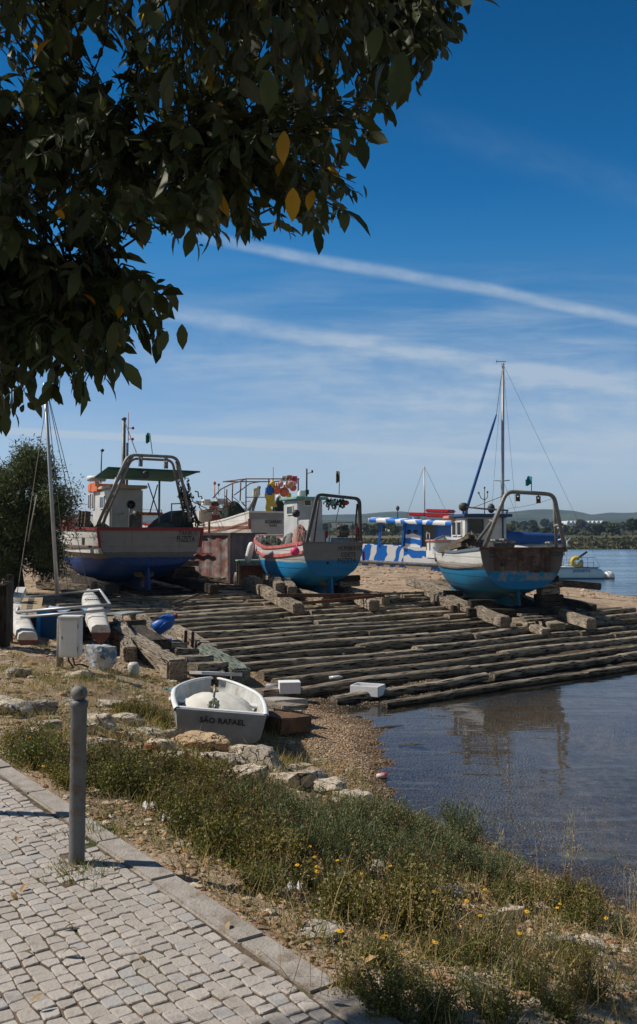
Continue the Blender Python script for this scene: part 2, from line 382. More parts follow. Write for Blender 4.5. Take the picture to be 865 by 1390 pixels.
def HN(x, y):
    x = np.asarray(x, dtype=float); y = np.asarray(y, dtype=float); sh = x.shape; x = x.ravel(); y = y.ravel(); z = np.empty_like(x)
    for i in range(0, len(x), 20000):
        X = x[i:i + 20000]; Y = y[i:i + 20000]
        d = np.sqrt((X[:, None] - CT[None, :, 0]) ** 2 + (Y[:, None] - CT[None, :, 1]) ** 2)
        z[i:i + 20000] = d @ W_[:n_] + W_[n_] + X * W_[n_ + 1] + Y * W_[n_ + 2]
    z = np.clip(z, -3, .25)
    t = x * nK.x + y * nK.y
    dist = np.sqrt(x * x + y * y)
    off = sstep(t, TK + .05, TK + .5)
    z = z + off * (vnoise(x, y, 5.0) * .035 + vnoise(x + 9, y, 14.0) * .012) * np.clip(dist / 6, .5, 1.6)
    z = np.where((t < TK + .03) & (y < 14), -.03, z)
    # basin, far shore, far plain
    fb = sstep(y, 66, 74) * 1.0
    fb = np.maximum(fb, sstep(x, 32, 45)); fb = np.where(y < -6, np.maximum(fb * 0, sstep(x, 6, 12)), fb)
    z = z * (1 - fb) - 3.0 * fb
    shore = 196 + vnoise(x * .02, y * 0, 3.0) * 16
    far = -2.6 + sstep(y, shore, shore + 9) * 2.4 + sstep(y, shore + 10, shore + 60) * 1.8 + sstep(y, 260, 700) * 4.5 + np.clip((y - 700) / 300, 0, 1) * 3
    far = far + sstep(y, shore + 4, shore + 40) * vnoise(x * .05, y * .05, 1.6) * .7
    z = np.where(y > 150, far, z)
    # land behind and to the left of the photographer
    lft = sstep(-x, 40, 60); z = z * (1 - lft * (y < 150)) + .1 * lft * (y < 150)
    z = np.where((y < -2) & (x < 8), -.03, z)
    return z.reshape(sh)
def H(x, y): return float(HN(np.array([x]), np.array([y]))[0])
def gp(px, py, y0=2.0, y1=90.0, water=False):
    """where the line of sight through a pixel meets the ground"""
    d = ray(px, py); ys = np.geomspace(y0, y1, 500); X = d.x / d.y * ys; Z = EYE + d.z / d.y * ys
    h = HN(X, ys)
    if water: h = np.maximum(h, WATER)
    k = np.argmax(Z < h)
    if k == 0: k = len(ys) - 1
    a, b = ys[k - 1], ys[k]
    fa, fb = Z[k - 1] - h[k - 1], Z[k] - h[k]; y = a + (b - a) * fa / (fa - fb + 1e-9)
    return Vector((d.x / d.y * y, y, EYE + d.z / d.y * y))

def ground_mat():
    m, t = newmat('ground'); g = t.n('ShaderNodeNewGeometry'); P = g.outputs['Position']
    sx = t.n('ShaderNodeSeparateXYZ', {0: P}); X, Y, Z = sx.outputs
    n1 = t.noise(P, .9, 5, .6); n2 = t.noise(P, 7, 6, .65); n3 = t.noise(P, 45, 4, .6)
    dirt = t.mix(t.ss(n2, .3, .7), (.38, .26, .165, 1), (.53, .41, .29, 1))
    dirt = t.mix(t.m('MULTIPLY', t.ss(n1, .45, .65), .75), dirt, (.17, .115, .07, 1))
    dirt = t.mix(t.m('MULTIPLY', t.ss(n3, .55, .7), .6), dirt, (.48, .40, .30, 1))
    # wet soil darkened to paint in the shade between slipway logs
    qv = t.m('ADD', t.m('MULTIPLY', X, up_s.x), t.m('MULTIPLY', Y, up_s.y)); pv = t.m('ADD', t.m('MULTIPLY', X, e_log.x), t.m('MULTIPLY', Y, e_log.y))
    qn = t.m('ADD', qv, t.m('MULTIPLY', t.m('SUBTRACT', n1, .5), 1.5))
    gap_shade = t.m('MULTIPLY', t.m('MULTIPLY', t.ss(qn, 10.5, 11.2), t.m('SUBTRACT', 1.0, t.ss(qn, 22.5, 25.0))), t.ss(t.m('SUBTRACT', pv, t.m('MULTIPLY', qv, .23)), 6.3, 7.2))
    gap_shade = t.m('MULTIPLY', gap_shade, t.m('SUBTRACT', 1.0, t.ss(t.m('ADD', pv, qv), 36.0, 38.5)))
    # gravel of the little beach: voronoi pebbles
    vo = t.n('ShaderNodeTexVoronoi', {'Vector': P, 'Scale': 34.0, 'Randomness': 1.0})
    peb = t.mix(t.ss(t.n('ShaderNodeSeparateColor', {0: vo.outputs['Color']}).outputs[0], .1, .9), (.34, .19, .09, 1), (.52, .40, .26, 1))
    peb = t.mix(t.ss(vo.outputs['Distance'], .45, .8), peb, (.09, .055, .035, 1))
    zz = t.m('ADD', Z, t.m('MULTIPLY', t.m('SUBTRACT', n2, .5), .15))
    gm = t.m('MULTIPLY', t.m('MULTIPLY', t.ss(zz, -1.5, -1.3), t.m('SUBTRACT', 1.0, t.ss(zz, -.78, -.62))), t.m('SUBTRACT', 1.0, t.ss(Y, 26, 34)))
    col = t.mix(gm, dirt, peb); col = t.mix(t.m('MULTIPLY', gap_shade, .9), col, t.mix(t.ss(n2, .4, .65), (.065, .052, .038, 1), (.13, .10, .07, 1)))
    wet = t.m('SUBTRACT', 1.0, t.ss(zz, -1.10, -1.0)); col = t.mix(wet, col, t.mix(1.0, col, (.42, .40, .38, 1), 'MULTIPLY'))
    bed = t.mix(t.ss(n2, .35, .65), (.19, .15, .125, 1), (.30, .245, .20, 1))
    bed = t.mix(t.m('SUBTRACT', 1.0, t.ss(zz, -1.85, -1.42)), bed, (.022, .028, .022, 1))
    col = t.mix(t.m('SUBTRACT', 1.0, t.ss(zz, -1.35, -1.13)), col, bed)
    # far shore and plain: scrub, dry grass, tilled plots
    f1 = t.noise(t.mapping(P, (.012, .03, 0)), 1.0, 5, .6); f2 = t.noise(t.mapping(P, (.12, .2, 0)), 1.0, 5, .65)
    far = t.mix(t.ss(f1, .42, .6), (.07, .075, .035, 1), (.20, .155, .085, 1))
    far = t.mix(t.ss(f2, .45, .7), far, (.03, .042, .02, 1))
    far = t.mix(t.m('MULTIPLY', t.m('SUBTRACT', 1.0, t.ss(Z, -1.1, -.9)), 1.0), far, (.13, .10, .075, 1))
    col = t.mix(t.ss(Y, 140, 150), col, far)
    hgt = t.m('ADD', t.m('MULTIPLY', n2, .7), t.m('ADD', t.m('MULTIPLY', n3, .5), t.m('MULTIPLY', t.m('MULTIPLY', gm, -.6), vo.outputs['Distance'])))
    nr = t.n('ShaderNodeBump', {'Strength': .9, 'Distance': .07, 'Height': hgt}).outputs[0]
    finish(t, col, .9, 0, nr, .2); return m

def build_ground():
    rr = [0.0] + list(np.geomspace(1.2, 40, 520)) + list(np.geomspace(40.5, 260, 160)) + list(np.geomspace(265, 2300, 90))
    th = np.concatenate([np.linspace(-R(34), R(34), 420), np.linspace(R(34), R(326), 150)[1:-1]])
    rr = np.array(rr); Rr, T = np.meshgrid(rr, th, indexing='ij')
    X = Rr * np.sin(T); Y = Rr * np.cos(T); Z = HN(X, Y)
    ni, nj = X.shape; idx = np.arange(ni * nj).reshape(ni, nj)
    a = idx[:-1, :]; b = np.roll(idx, -1, 1)[:-1, :]; c = np.roll(idx, -1, 1)[1:, :]; d = idx[1:, :]
    F = np.stack([a, d, c, b], -1).reshape(-1, 4)
    F = F[nj:]      # drop degenerate centre ring
    V = np.stack([X, Y, Z], -1).reshape(-1, 3)
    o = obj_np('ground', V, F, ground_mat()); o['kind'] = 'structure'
    return o
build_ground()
# a disc under the photographer's feet closes the sheet
m_ = MB(); m_.lathe([(1.25, -.031), (.0001, -.031)], (0, 0, 0), 40); o = m_.build('ground', bpy.data.materials['ground']); o['kind'] = 'structure'

# ---------------------------------------------------------------- water
def water_mat():
    m, t = newmat('water'); P = t.n('ShaderNodeNewGeometry').outputs['Position']
    sx = t.n('ShaderNodeSeparateXYZ', {0: P}); Y = sx.outputs[1]
    a = t.noise(t.mapping(P, (.85, 2.9, 1), rot=(0, 0, R(-14))), 1.0, 3, .5, .6)
    b = t.noise(t.mapping(P, (4, 9, 1), rot=(0, 0, R(10))), 1.0, 3, .55, .3)
    c = t.noise(t.mapping(P, (.25, .8, 1), rot=(0, 0, R(-6))), 1.0, 3, .5, .4)
    big = t.ss(t.noise(t.mapping(P, (.05, .12, 1)), 1.0, 2), .35, .65)
    h = t.m('ADD', t.m('MULTIPLY', a, .55), t.m('ADD', t.m('MULTIPLY', b, .045), t.m('MULTIPLY', c, 1.6)))
    amp = t.m('ADD', .22, t.m('MULTIPLY', big, .85))
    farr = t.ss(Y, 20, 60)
    amp = t.m('MULTIPLY', amp, t.m('ADD', 1.0, t.m('MULTIPLY', farr, 3.0)))
    nr = t.n('ShaderNodeBump', {'Strength': 1.0, 'Distance': .030}); t.put(nr, 'Height', t.m('MULTIPLY', h, amp))
    fr = t.n('ShaderNodeFresnel', {'IOR': 1.333, 'Normal': nr.outputs[0]}).outputs[0]
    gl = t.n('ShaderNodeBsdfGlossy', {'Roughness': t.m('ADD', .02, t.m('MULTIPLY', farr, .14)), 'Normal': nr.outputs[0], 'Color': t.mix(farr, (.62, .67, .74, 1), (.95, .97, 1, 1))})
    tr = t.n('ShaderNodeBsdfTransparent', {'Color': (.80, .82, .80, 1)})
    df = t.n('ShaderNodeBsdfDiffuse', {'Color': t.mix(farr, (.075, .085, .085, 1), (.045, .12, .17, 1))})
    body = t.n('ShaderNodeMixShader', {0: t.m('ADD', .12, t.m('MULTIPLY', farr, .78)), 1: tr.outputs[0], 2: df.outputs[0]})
    mx = t.n('ShaderNodeMixShader', {0: fr, 1: body.outputs[0], 2: gl.outputs[0]})
    t.n('ShaderNodeOutputMaterial', {0: mx.outputs[0]}); return m
m_ = MB(); m_.add([(-200, 1, WATER), (600, -60, WATER), (600, 330, WATER), (-400, 330, WATER)], [(0, 1, 2, 3)], False)
m_.v[0] = (-1.0, 0.5, WATER); m_.v[1] = (40, -60, WATER)
m_ = MB(); m_.add([(-300, -60, WATER), (600, -60, WATER), (600, 330, WATER), (-300, 330, WATER)], [(0, 1, 2, 3)], False)
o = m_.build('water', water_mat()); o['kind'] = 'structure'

# ---------------------------------------------------------------- hills
def hills_mat(name, c1, c2):
    m, t = newmat(name); P = t.n('ShaderNodeNewGeometry').outputs['Position']
    n1 = t.noise(t.mapping(P, (.010, .010, .02)), 1.0, 6, .65)
    n2 = t.noise(t.mapping(P, (.05, .05, .08)), 1.0, 4, .7)
    col = t.mix(t.ss(n1, .4, .65), c4(c1), c4(c2)); col = t.mix(t.m('MULTIPLY', t.ss(n2, .62, .7), .5), col, (.30, .27, .20, 1))
    finish(t, col, .95, 0, None, .1); return m
def ridge(name, Y0, depth, prof, mat_, seed):
    """a ridge of hills: height along x follows prof [(px, py)] seen at distance Y0"""
    xs = np.array([(p[0] - PCX) / FPX * Y0 for p in prof]); zs = np.array([EYE + (HORIZ - p[1]) / FPX * Y0 for p in prof])
    gx = np.linspace(xs[0], xs[-1], 1100); hz = np.interp(gx, xs, zs)
    k = np.exp(-np.linspace(-2, 2, 13) ** 2); k /= k.sum(); hz = np.convolve(np.pad(hz, 6, 'edge'), k, 'valid')
    gy = np.linspace(-1, 1, 36); V = []
    for j, s_ in enumerate(gy):
        f = math.cos(s_ * math.pi / 2) ** 1.3
        yy_ = Y0 + s_ * depth + 0 * gx
        nz = vnoise(gx * .012 + seed, yy_ * .004, 2.0) * .35 + vnoise(gx * .02, yy_ * .02 + seed, 2.0) * .10
        z = hz * f * (1 + nz * (1 - f) * 2.2) + vnoise(gx * .03, yy_ * .03, 2.5) * 1.2 * f
        V.append(np.stack([gx, yy_, np.where(abs(s_) > .99, -5, z)], -1))
    V = np.array(V).reshape(-1, 3); idx = np.arange(36 * 1100).reshape(36, 1100)
    F = np.stack([idx[:-1, :-1], idx[:-1, 1:], idx[1:, 1:], idx[1:, :-1]], -1).reshape(-1, 4)
    o = obj_np(name, V, F, mat_); o['kind'] = 'structure'; return o
hp = [(-1200, 700), (-500, 694), (-100, 690), (60, 697), (200, 700), (300, 701), (360, 697), (420, 700), (466, 698.5), (489, 698.5), (510, 696), (538, 694), (560, 696.5), (582, 698.5), (613, 698.5), (640, 697), (660, 698), (693, 695), (708, 693.5), (733, 691),
      (750, 692.5), (761, 692.5), (775, 696), (790, 699), (808, 698.5), (827, 695.5), (845, 697), (865, 695.5), (950, 690), (1200, 697), (1700, 690), (2400, 696)]
ridge('hills', 1900, 420, hp, hills_mat('far_hill', (.05, .065, .03), (.09, .095, .05)), 1.0)
hp2 = [(-1200, 708), (-300, 704), (100, 707), (300, 709), (380, 704), (470, 707), (560, 706), (640, 709), (700, 703), (730, 704), (780, 707), (865, 704), (1000, 706), (1500, 703), (2400, 707)]
ridge('hills', 1350, 260, hp2, hills_mat('near_hill', (.04, .055, .025), (.085, .09, .045)), 5.0)

# ---------------------------------------------------------------- haze
def haze():
    m = MB(); m.box((0, 1150, 30), (4200, 2700, 76))
    o = m.build('haze', None); o.data.materials.clear()
    mt, t = newmat('haze'); v = t.n('ShaderNodeVolumePrincipled', {'Color': (.42, .66, 1.0, 1), 'Density': 2.1e-4, 'Anisotropy': 0.1})
    ou = t.n('ShaderNodeOutputMaterial'); t.t.links.new(v.outputs[0], ou.inputs['Volume'])
    o.data.materials.append(mt); o['kind'] = 'stuff'
haze()

# ---------------------------------------------------------------- pavement
def paving():
    m, t = newmat('paving_stone'); g = t.n('ShaderNodeNewGeometry'); P = g.outputs['Position']; isl = g.outputs['Random Per Island']
    col = t.mix(isl, (.36, .32, .28, 1), (.48, .435, .39, 1))
    col = t.mix(t.ss(isl, .90, .93), col, (.38, .36, .34, 1))
    n1 = t.noise(P, 22, 5, .65); col = t.mix(t.m('MULTIPLY', t.ss(n1, .5, .75), .55), col, (.26, .20, .16, 1))
    n3 = t.noise(P, 1.3, 4, .6); col = t.mix(t.m('MULTIPLY', t.ss(n3, .48, .66), .55), col, (.33, .305, .28, 1)); col = t.mix(t.m('MULTIPLY', t.ss(t.noise(P, 5, 5, .7), .56, .66), .5), col, (.22, .18, .14, 1))
    nr = t.n('ShaderNodeBump', {'Strength': .5, 'Distance': .01, 'Height': t.noise(P, 60, 4, .6)}).outputs[0]
    finish(t, col, .75, 0, nr, .3)
    js, t = newmat('joint_soil'); P = t.n('ShaderNodeNewGeometry').outputs['Position']
    c = t.mix(t.ss(t.noise(P, 9, 4), .4, .6), (.075, .06, .045, 1), (.17, .125, .09, 1)); c = t.mix(t.ss(t.noise(P, 2.2, 4), .55, .68), c, (.05, .065, .02, 1))
    finish(t, c, .95, 0, t.n('ShaderNodeBump', {'Strength': .6, 'Distance': .01, 'Height': t.noise(P, 80, 3)}).outputs[0], .1)
    # stones in slightly wandering courses
    ang = math.atan2(dK.y, dK.x); V0 = (TK - .157) % .069; ax = Vector((math.cos(ang), math.sin(ang))); ay = Vector((-ax.y, ax.x)); g_ = .069; V = []; F = []
    rg = random.Random(11)
    def corner(i, j):
        h1 = math.sin(i * 12.9 + j * 78.2) * 43758.5; h2 = math.sin(i * 39.3 + j * 11.1) * 24634.6
        a = (h1 - math.floor(h1) - .5) * .026; b = (h2 - math.floor(h2) - .5) * .018
        u = i * g_ * 1.12 + (j % 2) * g_ * .5 + a; v_ = j * g_ + b
        u += .03 * math.sin(v_ * 1.7); v_ += V0 - .004 - (.010 + .008 * math.sin(u * 1.9)) * (.5 + .5 * math.sin(u * 5.3 + 1))
        return u, v_
    for i in range(-110, 125):
        for j in range(-120, 150):
            q = [corner(i, j), corner(i + 1, j), corner(i + 1, j), corner(i, j)]
            u0, v0 = corner(i, j); u1, v1 = corner(i + 1, j)
            # upper edge: same parity row offset handled by reusing x of this row
            u0b, u1b = u0 + rg.uniform(-.012, .012), u1 + rg.uniform(-.012, .012)
            w0 = corner(i, j + 1)[1]; w1 = corner(i + 1, j + 1)[1]
            gp_ = rg.uniform(.0012, .0045)
            pts = [(u0 + gp_, v0 + gp_), (u1 - gp_, v1 + gp_), (u1b - gp_, w1 - gp_), (u0b + gp_, w0 - gp_)]
            cx = sum(p[0] for p in pts) / 4; cy = sum(p[1] for p in pts) / 4
            X = ax * cx + ay * cy
            if X.x * nK.x + X.y * nK.y > TK - .175 or X.y < 2.4 or X.y > 11 or X.x < -6 or X.length > 11: continue
            if rg.random() < .012: continue
            h = rg.uniform(-.003, .003); tx, ty = rg.uniform(-.03, .03), rg.uniform(-.03, .03)
            # cut corners -> octagon outline, two rings + top
            ring = []
            for k in range(4):
                p = Vector(pts[k]); pn = Vector(pts[(k + 1) % 4]); pp = Vector(pts[k - 1]); c_ = rg.uniform(.03, .16)
                ring += [p + (pp - p) * c_, p + (pn - p) * c_]
            cc = Vector((cx, cy)); o0 = len(V)
            for (sc_, z) in ((1.0, -.03), (1.0, -.0035), (.90, .0)):
                for p in ring:
                    p2 = cc + (p - cc) * sc_; d = p2 - cc; P2 = ax * p2.x + ay * p2.y
                    V.append((P2.x, P2.y, z + h + (d.x * tx + d.y * ty if z > -.02 else 0)))
            for r_ in range(2):
                for k in range(8): F.append((o0 + r_ * 8 + k, o0 + r_ * 8 + (k + 1) % 8, o0 + (r_ + 1) * 8 + (k + 1) % 8, o0 + (r_ + 1) * 8 + k))
            F.append((o0 + 16, o0 + 17, o0 + 18, o0 + 19)); F.append((o0 + 16, o0 + 19, o0 + 20, o0 + 23)); F.append((o0 + 20, o0 + 21, o0 + 22, o0 + 23))
    o = obj_np('pavement', V, F, m, smooth=False); o['kind'] = 'structure'
    mb = MB(); a = st(s0 - 8, TK - .1); b = st(s0 + 10, TK - .1); c_ = st(s0 + 10, TK - 9); d = st(s0 - 8, TK - 9)
    mb.add([(a[0], a[1], -.0065), (b[0], b[1], -.0065), (c_[0], c_[1], -.0065), (d[0], d[1], -.0065)], [(0, 3, 2, 1)], False)
    o = mb.build('pavement_joints', js); o['kind'] = 'structure'
    # kerb: flush stone edging in lengths
    km = pm('kerb_stone', (.40, .36, .32), (.30, .265, .225), 9, .85, .5, 70, stain=(.21, .165, .12), stamt=.42, stscale=6)
    mb = MB(); s_ = s0 - 7
    Mk = Matrix(((dK.x, nK.x, 0), (dK.y, nK.y, 0), (0, 0, 1)))
    while s_ < s0 + 9:
        L = rg.uniform(.5, .85); c2 = st(s_ + L / 2, TK - .08 + rg.uniform(-.006, .006))
        mb.bbox((c2[0], c2[1], -.075 + .006 + rg.uniform(-.004, .004)), (L - .008, .145, .15), .012, Mk @ Matrix.Rotation(rg.uniform(-.012, .012), 3, 'X')); s_ += L
    o = mb.build('kerb', km); o['kind'] = 'structure'
paving()
# ---------------------------------------------------------------- shared materials
M_black = pm('black_paint', (.018, .018, .02), (.03, .03, .03), 8, .6)
M_ink = pm('letter_paint', (.02, .02, .025), (.045, .04, .04), 14, .6)
M_white = pm('white_paint', (.74, .74, .72), (.60, .59, .56), 3, .45, .1, 30, stain=(.32, .18, .09), stamt=.30, stscale=3.5)
M_white2 = pm('white_plastic', (.80, .80, .79), (.68, .68, .66), 3, .5)
M_red = pm('red_paint', (.36, .03, .03), (.24, .025, .025), 5, .5, .1, 30, stain=(.12, .05, .04), stamt=.3, stscale=9)
M_pinkred = pm('faded_red_paint', (.50, .09, .09), (.58, .22, .20), 5, .5, stain=(.55, .40, .38), stamt=.3, stscale=9)
M_orange = pm('orange_paint', (.75, .18, .03), (.6, .13, .03), 5, .45)
M_galv = pm('galvanised_pipe', (.30, .29, .27), (.20, .185, .17), 9, .5, .15, 40, metal=.25, stain=(.17, .075, .03), stamt=.30, stscale=7)
M_dkpipe = pm('dark_pipe', (.055, .055, .058), (.10, .09, .08), 9, .5, .1, 40, stain=(.16, .07, .03), stamt=.3, stscale=8)
M_alu = pm('mast_metal', (.42, .43, .44), (.34, .35, .36), 3, .4, metal=.3)
M_rust = pm('rusty_steel', (.17, .075, .035), (.09, .045, .03), 7, .85, .5, 30, stain=(.28, .22, .18), stamt=.3, stscale=5)
M_glass = pm('dark_window', (.012, .014, .018), (.02, .022, .026), 3, .12, spec=.7)
M_green = pm('green_canvas', (.07, .24, .17), (.05, .18, .13), 3, .8, .2, 12)
M_greenroof = pm('pale_green_roof', (.16, .36, .27), (.22, .42, .33), 4, .6)
M_net = pm('net_dark', (.03, .05, .04), (.065, .075, .055), 14, .95, .9, 50, stain=(.12, .12, .10), stamt=.3, stscale=16)
M_tarp = pm('grey_tarp', (.11, .12, .105), (.06, .07, .06), 4, .85, .7, 7)
M_bluepaint = pm('blue_paint', (.015, .12, .42), (.02, .17, .50), 4, .5, stain=(.10, .22, .40), stamt=.2)
M_rope = pm('rope', (.30, .26, .19), (.20, .18, .13), 30, .95, .6, 120)
M_wire = pm('wire', (.12, .12, .12), (.08, .08, .08), 30, .6)
M_yellow = pm('yellow_plastic', (.75, .52, .03), (.65, .42, .03), 5, .5)
M_pinkbuoy = pm('pink_buoy_plastic', (.80, .07, .20), (.70, .06, .16), 4, .4)
M_orbuoy = pm('orange_buoy_plastic', (.72, .17, .08), (.60, .16, .10), 3, .5)
M_bluejug = pm('blue_plastic', (.015, .13, .50), (.02, .10, .38), 3, .45)
M_jug = pm('cream_plastic', (.60, .58, .50), (.50, .47, .38), 4, .5)
M_bronze = pm('bronze', (.34, .22, .10), (.22, .14, .07), 6, .5, metal=.3)
M_deck = pm('deck_boards', (.24, .20, .15), (.15, .12, .09), 5, .8, .4, 20)
M_plank = wood_mat('bare_plank', (.24, .19, .14), (.12, .095, .07), (.30, .25, .19), axis=0)
M_crate = pm('crate_plastic', (.09, .16, .24), (.05, .10, .16), 5, .6)

class Boat:
    def __init__(s, name, loc, deg, label, cat='fishing boat', group=None, scale=1.0):
        s.r = empty(name, loc, R(deg), label, cat, group)
        s.M = Matrix.Translation(Vector(loc)) @ Matrix.Rotation(R(deg), 4, 'Z'); s.Mi = s.M.inverted()
    def P(s, px, py, yl):
        """point on the boat's own cross plane y = yl"""
        o = s.Mi @ Vector((0, 0, EYE)); d = s.Mi.to_3x3() @ ray(px, py); k = (yl - o.y) / d.y; return o + d * k
    def PX(s, px, py, xl):
        o = s.Mi @ Vector((0, 0, EYE)); d = s.Mi.to_3x3() @ ray(px, py); k = (xl - o.x) / d.x; return o + d * k
def ip(tab, u): return float(np.interp(u, [a for a, _ in tab], [b for _, b in tab]))
def smooth_ip(tab, u):
    return sum(ip(tab, min(1, max(0, u + d))) for d in (-.05, -.025, 0, .025, .05)) / 5 if 0 < u < 1 else ip(tab, u)

def hull(B, L, beam, sheer, bilge, nexp, hmat, tmat, deck_drop=.45, flare=.10, cap=None, cap_w=.07, cap_h=.07, rake=.6, keel=None, keel_mat=None, inner=None, rails=(), deckmat=None, trans_cap=True, NS=30, NV=14, stem=True):
    """planked hull: shell, transom, inside of bulwark, deck, cap rail, keel.  stern at y=0, bow at y=L, keel foot z=0"""
    us = [i / (NS - 1) for i in range(NS)]
    def sec(u, inset=0.0):
        b = max(.015, smooth_ip(beam, u) - inset); zs = smooth_ip(sheer, u); zb = smooth_ip(bilge, u); n = smooth_ip(nexp, u); row = []
        for k in range(NV):
            ph = math.pi / 2 * k / (NV - 1); x = b * math.sin(ph) ** (2 / n); zr = 1 - math.cos(ph) ** (2 / n) if k < NV - 1 else 1.0
            x *= 1 - flare * (1 - zr); row.append(Vector((x, L * u + rake * (zr - .3) * u ** 3 , zb + (zs - zb) * zr)))
        return row
    S = [sec(u) for u in us]
    mb = MB(); mb.smooth = True
    mb.grid(S, smooth=True); mb.grid([[Vector((-p.x, p.y, p.z)) for p in row][::-1] for row in S], smooth=True)
    hullo = mb.build('hull', hmat, B.r)
    # transom: 25 mm proud of the shell's end, follows its section
    mb = MB(); row = S[0]; k = 1.0
    pts = [Vector((p.x, -.025, p.z)) for p in row] + [Vector((-p.x, -.025, p.z)) for p in row[::-1][:-1] if True]
    mb.poly([p for p in pts], .03, (0, 1, 0)); mb.build('transom', tmat, B.r)
    # inside of the bulwark and deck
    th = .06; im = inner or M_white
    mb = MB()
    for sx in (1, -1):
        rows = []
        for u in us:
            zs = smooth_ip(sheer, u); b = max(.012, smooth_ip(beam, u) - th)
            zd = zs - deck_drop
            yb = L * u + rake * .7 * u ** 3 - (.05 if u > .95 else 0) + (.03 if u == 0 else 0)
            rows.append([Vector((sx * b, yb, zs)), Vector((sx * b * (1 - flare * .3), yb, zd))])
        if sx < 0: rows = [r_[::-1] for r_ in rows]
        mb.grid(rows, smooth=True)
    b0 = smooth_ip(beam, 0) - th; z0 = smooth_ip(sheer, 0)
    mb.add([(-b0, .035, z0), (b0, .035, z0), (b0, .035, z0 - deck_drop), (-b0, .035, z0 - deck_drop)], [(0, 1, 2, 3)], False)
    mb.build('bulwark', im, B.r)
    mb = MB()
    mb.grid([[Vector((-smooth_ip(beam, u) + th, L * u + rake * .7 * u ** 3, smooth_ip(sheer, u) - deck_drop + .004)), Vector((0, L * u + rake * .7 * u ** 3, smooth_ip(sheer, u) - deck_drop + .03)),
              Vector((smooth_ip(beam, u) - th, L * u + rake * .7 * u ** 3, smooth_ip(sheer, u) - deck_drop + .004))] for u in us[:-1]], smooth=False)
    mb.build('deck', deckmat or M_deck, B.r)
    def railmesh(dz, w_, h_, out, transom):
        mb = MB()
        for sx in (1, -1):
            rows = []
            for u in us:
                zs = smooth_ip(sheer, u); zb = smooth_ip(bilge, u); n = smooth_ip(nexp, u); b = max(.02, smooth_ip(beam, u))
                zr = max(0, 1 + dz / (zs - zb)); ss_ = (1 - max(0, 1 - zr) ** n) ** (1 / n)
                x = b * ss_ * (1 - flare * (1 - zr)); y = L * u + rake * (zr - .3) * u ** 3; z = zs + dz
                a, c_ = x - w_ + out, x + out
                rows.append([Vector((sx * a, y, z + h_ / 2)), Vector((sx * c_, y, z + h_ / 2)), Vector((sx * c_, y, z - h_ / 2)), Vector((sx * a, y, z - h_ / 2))][:: (1 if sx > 0 else -1)])
            mb.grid(rows, closed=True, smooth=False)
            e0 = rows[0]; mb.add(e0, [(0, 1, 2, 3)], False)
        if transom:
            bb = smooth_ip(beam, 0) + out; mb.box((0, -.04, smooth_ip(sheer, 0) + dz), (2 * bb + .004, .10, h_ + .006))
        return mb
    if cap is not None: railmesh(.0, cap_w, cap_h, .025, trans_cap).build('cap_rail', cap, B.r)
    for (dz, w_, h_, mat_) in rails: railmesh(dz, w_, h_, .03, False).build('rubbing_strake', mat_, B.r)
    if keel is not None:
        y0, y1, w_, zt = keel
        mb = MB(); pts = [Vector((-w_ / 2, y0, 0)), Vector((-w_ / 2, y1, .02)), Vector((-w_ / 2, y1 + .5, smooth_ip(bilge, min(1, (y1 + .4) / L)) + .1)), Vector((-w_ / 2, y0 - .0, zt))]
        mb.poly(pts, w_, (1, 0, 0)); mb.build('keel', keel_mat or hmat, B.r)
    return S
def rudder(B, y, z0, z1, w_, mat_):
    mb = MB(); mb.poly([Vector((-.03, y - w_, z0)), Vector((-.03, y, z0)), Vector((-.03, y, z1)), Vector((-.03, y - w_ * .7, z1))], .06, (1, 0, 0))
    mb.tube([(0, y + .0, z0), (0, y, z1 + .25)], .035); mb.build('rudder', mat_, B.r)
def propeller(B, y, z, r):
    mb = MB(); mb.tube([(0, y - .08, z), (0, y + .12, z)], [.04, .06], 10)
    for k in range(3):
        a = k * 2.094 + .5; d = Vector((math.cos(a), 0, math.sin(a))); s_ = Vector((-math.sin(a), 0, math.cos(a))); pts = []
        for (t_, w_) in ((.1, .06), (.45, .30), (.8, .34), (1.0, .12)): pts.append(Vector((0, y, z)) + d * r * t_ + s_ * r * w_ + Vector((0, .05, 0)))
        for (t_, w_) in ((1.0, .12), (.8, .34), (.45, .30), (.1, .06)): pts.append(Vector((0, y, z)) + d * r * t_ - s_ * r * w_ - Vector((0, .03, 0)))
        mb.poly(pts, .015, (0, 1, 0))
    mb.build('propeller', M_bronze, B.r)
def window(B, c, size, axis='y', M=None, frame=M_white, pane=M_glass, rot=0.0):
    """pane with a proud frame; axis = wall normal direction ('y' aft wall, 'x' side wall)"""
    w_, h_ = size; mb = MB(); Q = Matrix.Rotation(rot, 3, 'Z') if axis == 'y' else Matrix.Rotation(rot + math.pi / 2, 3, 'Z')
    f = .035
    for (dx, dz, a, b) in ((0, h_ / 2, w_ + 2 * f, f), (0, -h_ / 2, w_ + 2 * f, f), (-w_ / 2 - f / 2, 0, f, h_ - f), (w_ / 2 + f / 2, 0, f, h_ - f)):
        mb.box(Vector(c) + Q @ Vector((dx, 0, dz)), (a, .05, b), Q)
    o = mb.build('window', frame, B.r); mb = MB(); mb.box(c, (w_, .03, h_ - f), Q); mb.build('pane', pane, o); return o
def pulley(B, c, s_=.12, mat_=None):
    mb = MB(); c = Vector(c)
    for dx in (-.045, .045): mb.box(c + Vector((dx, 0, -s_)), (.015, s_ * .7, s_ * 1.9))
    mb.box(c + Vector((0, 0, -.02)), (.12, .05, .04)); mb.tube([c + Vector((0, 0, .03)), c], .02)
    mb.tube([c + Vector((-.03, 0, -s_ * 1.3)), c + Vector((.03, 0, -s_ * 1.3))], s_ * .62, 14)
    mb.build('pulley', mat_ or M_dkpipe, B.r)
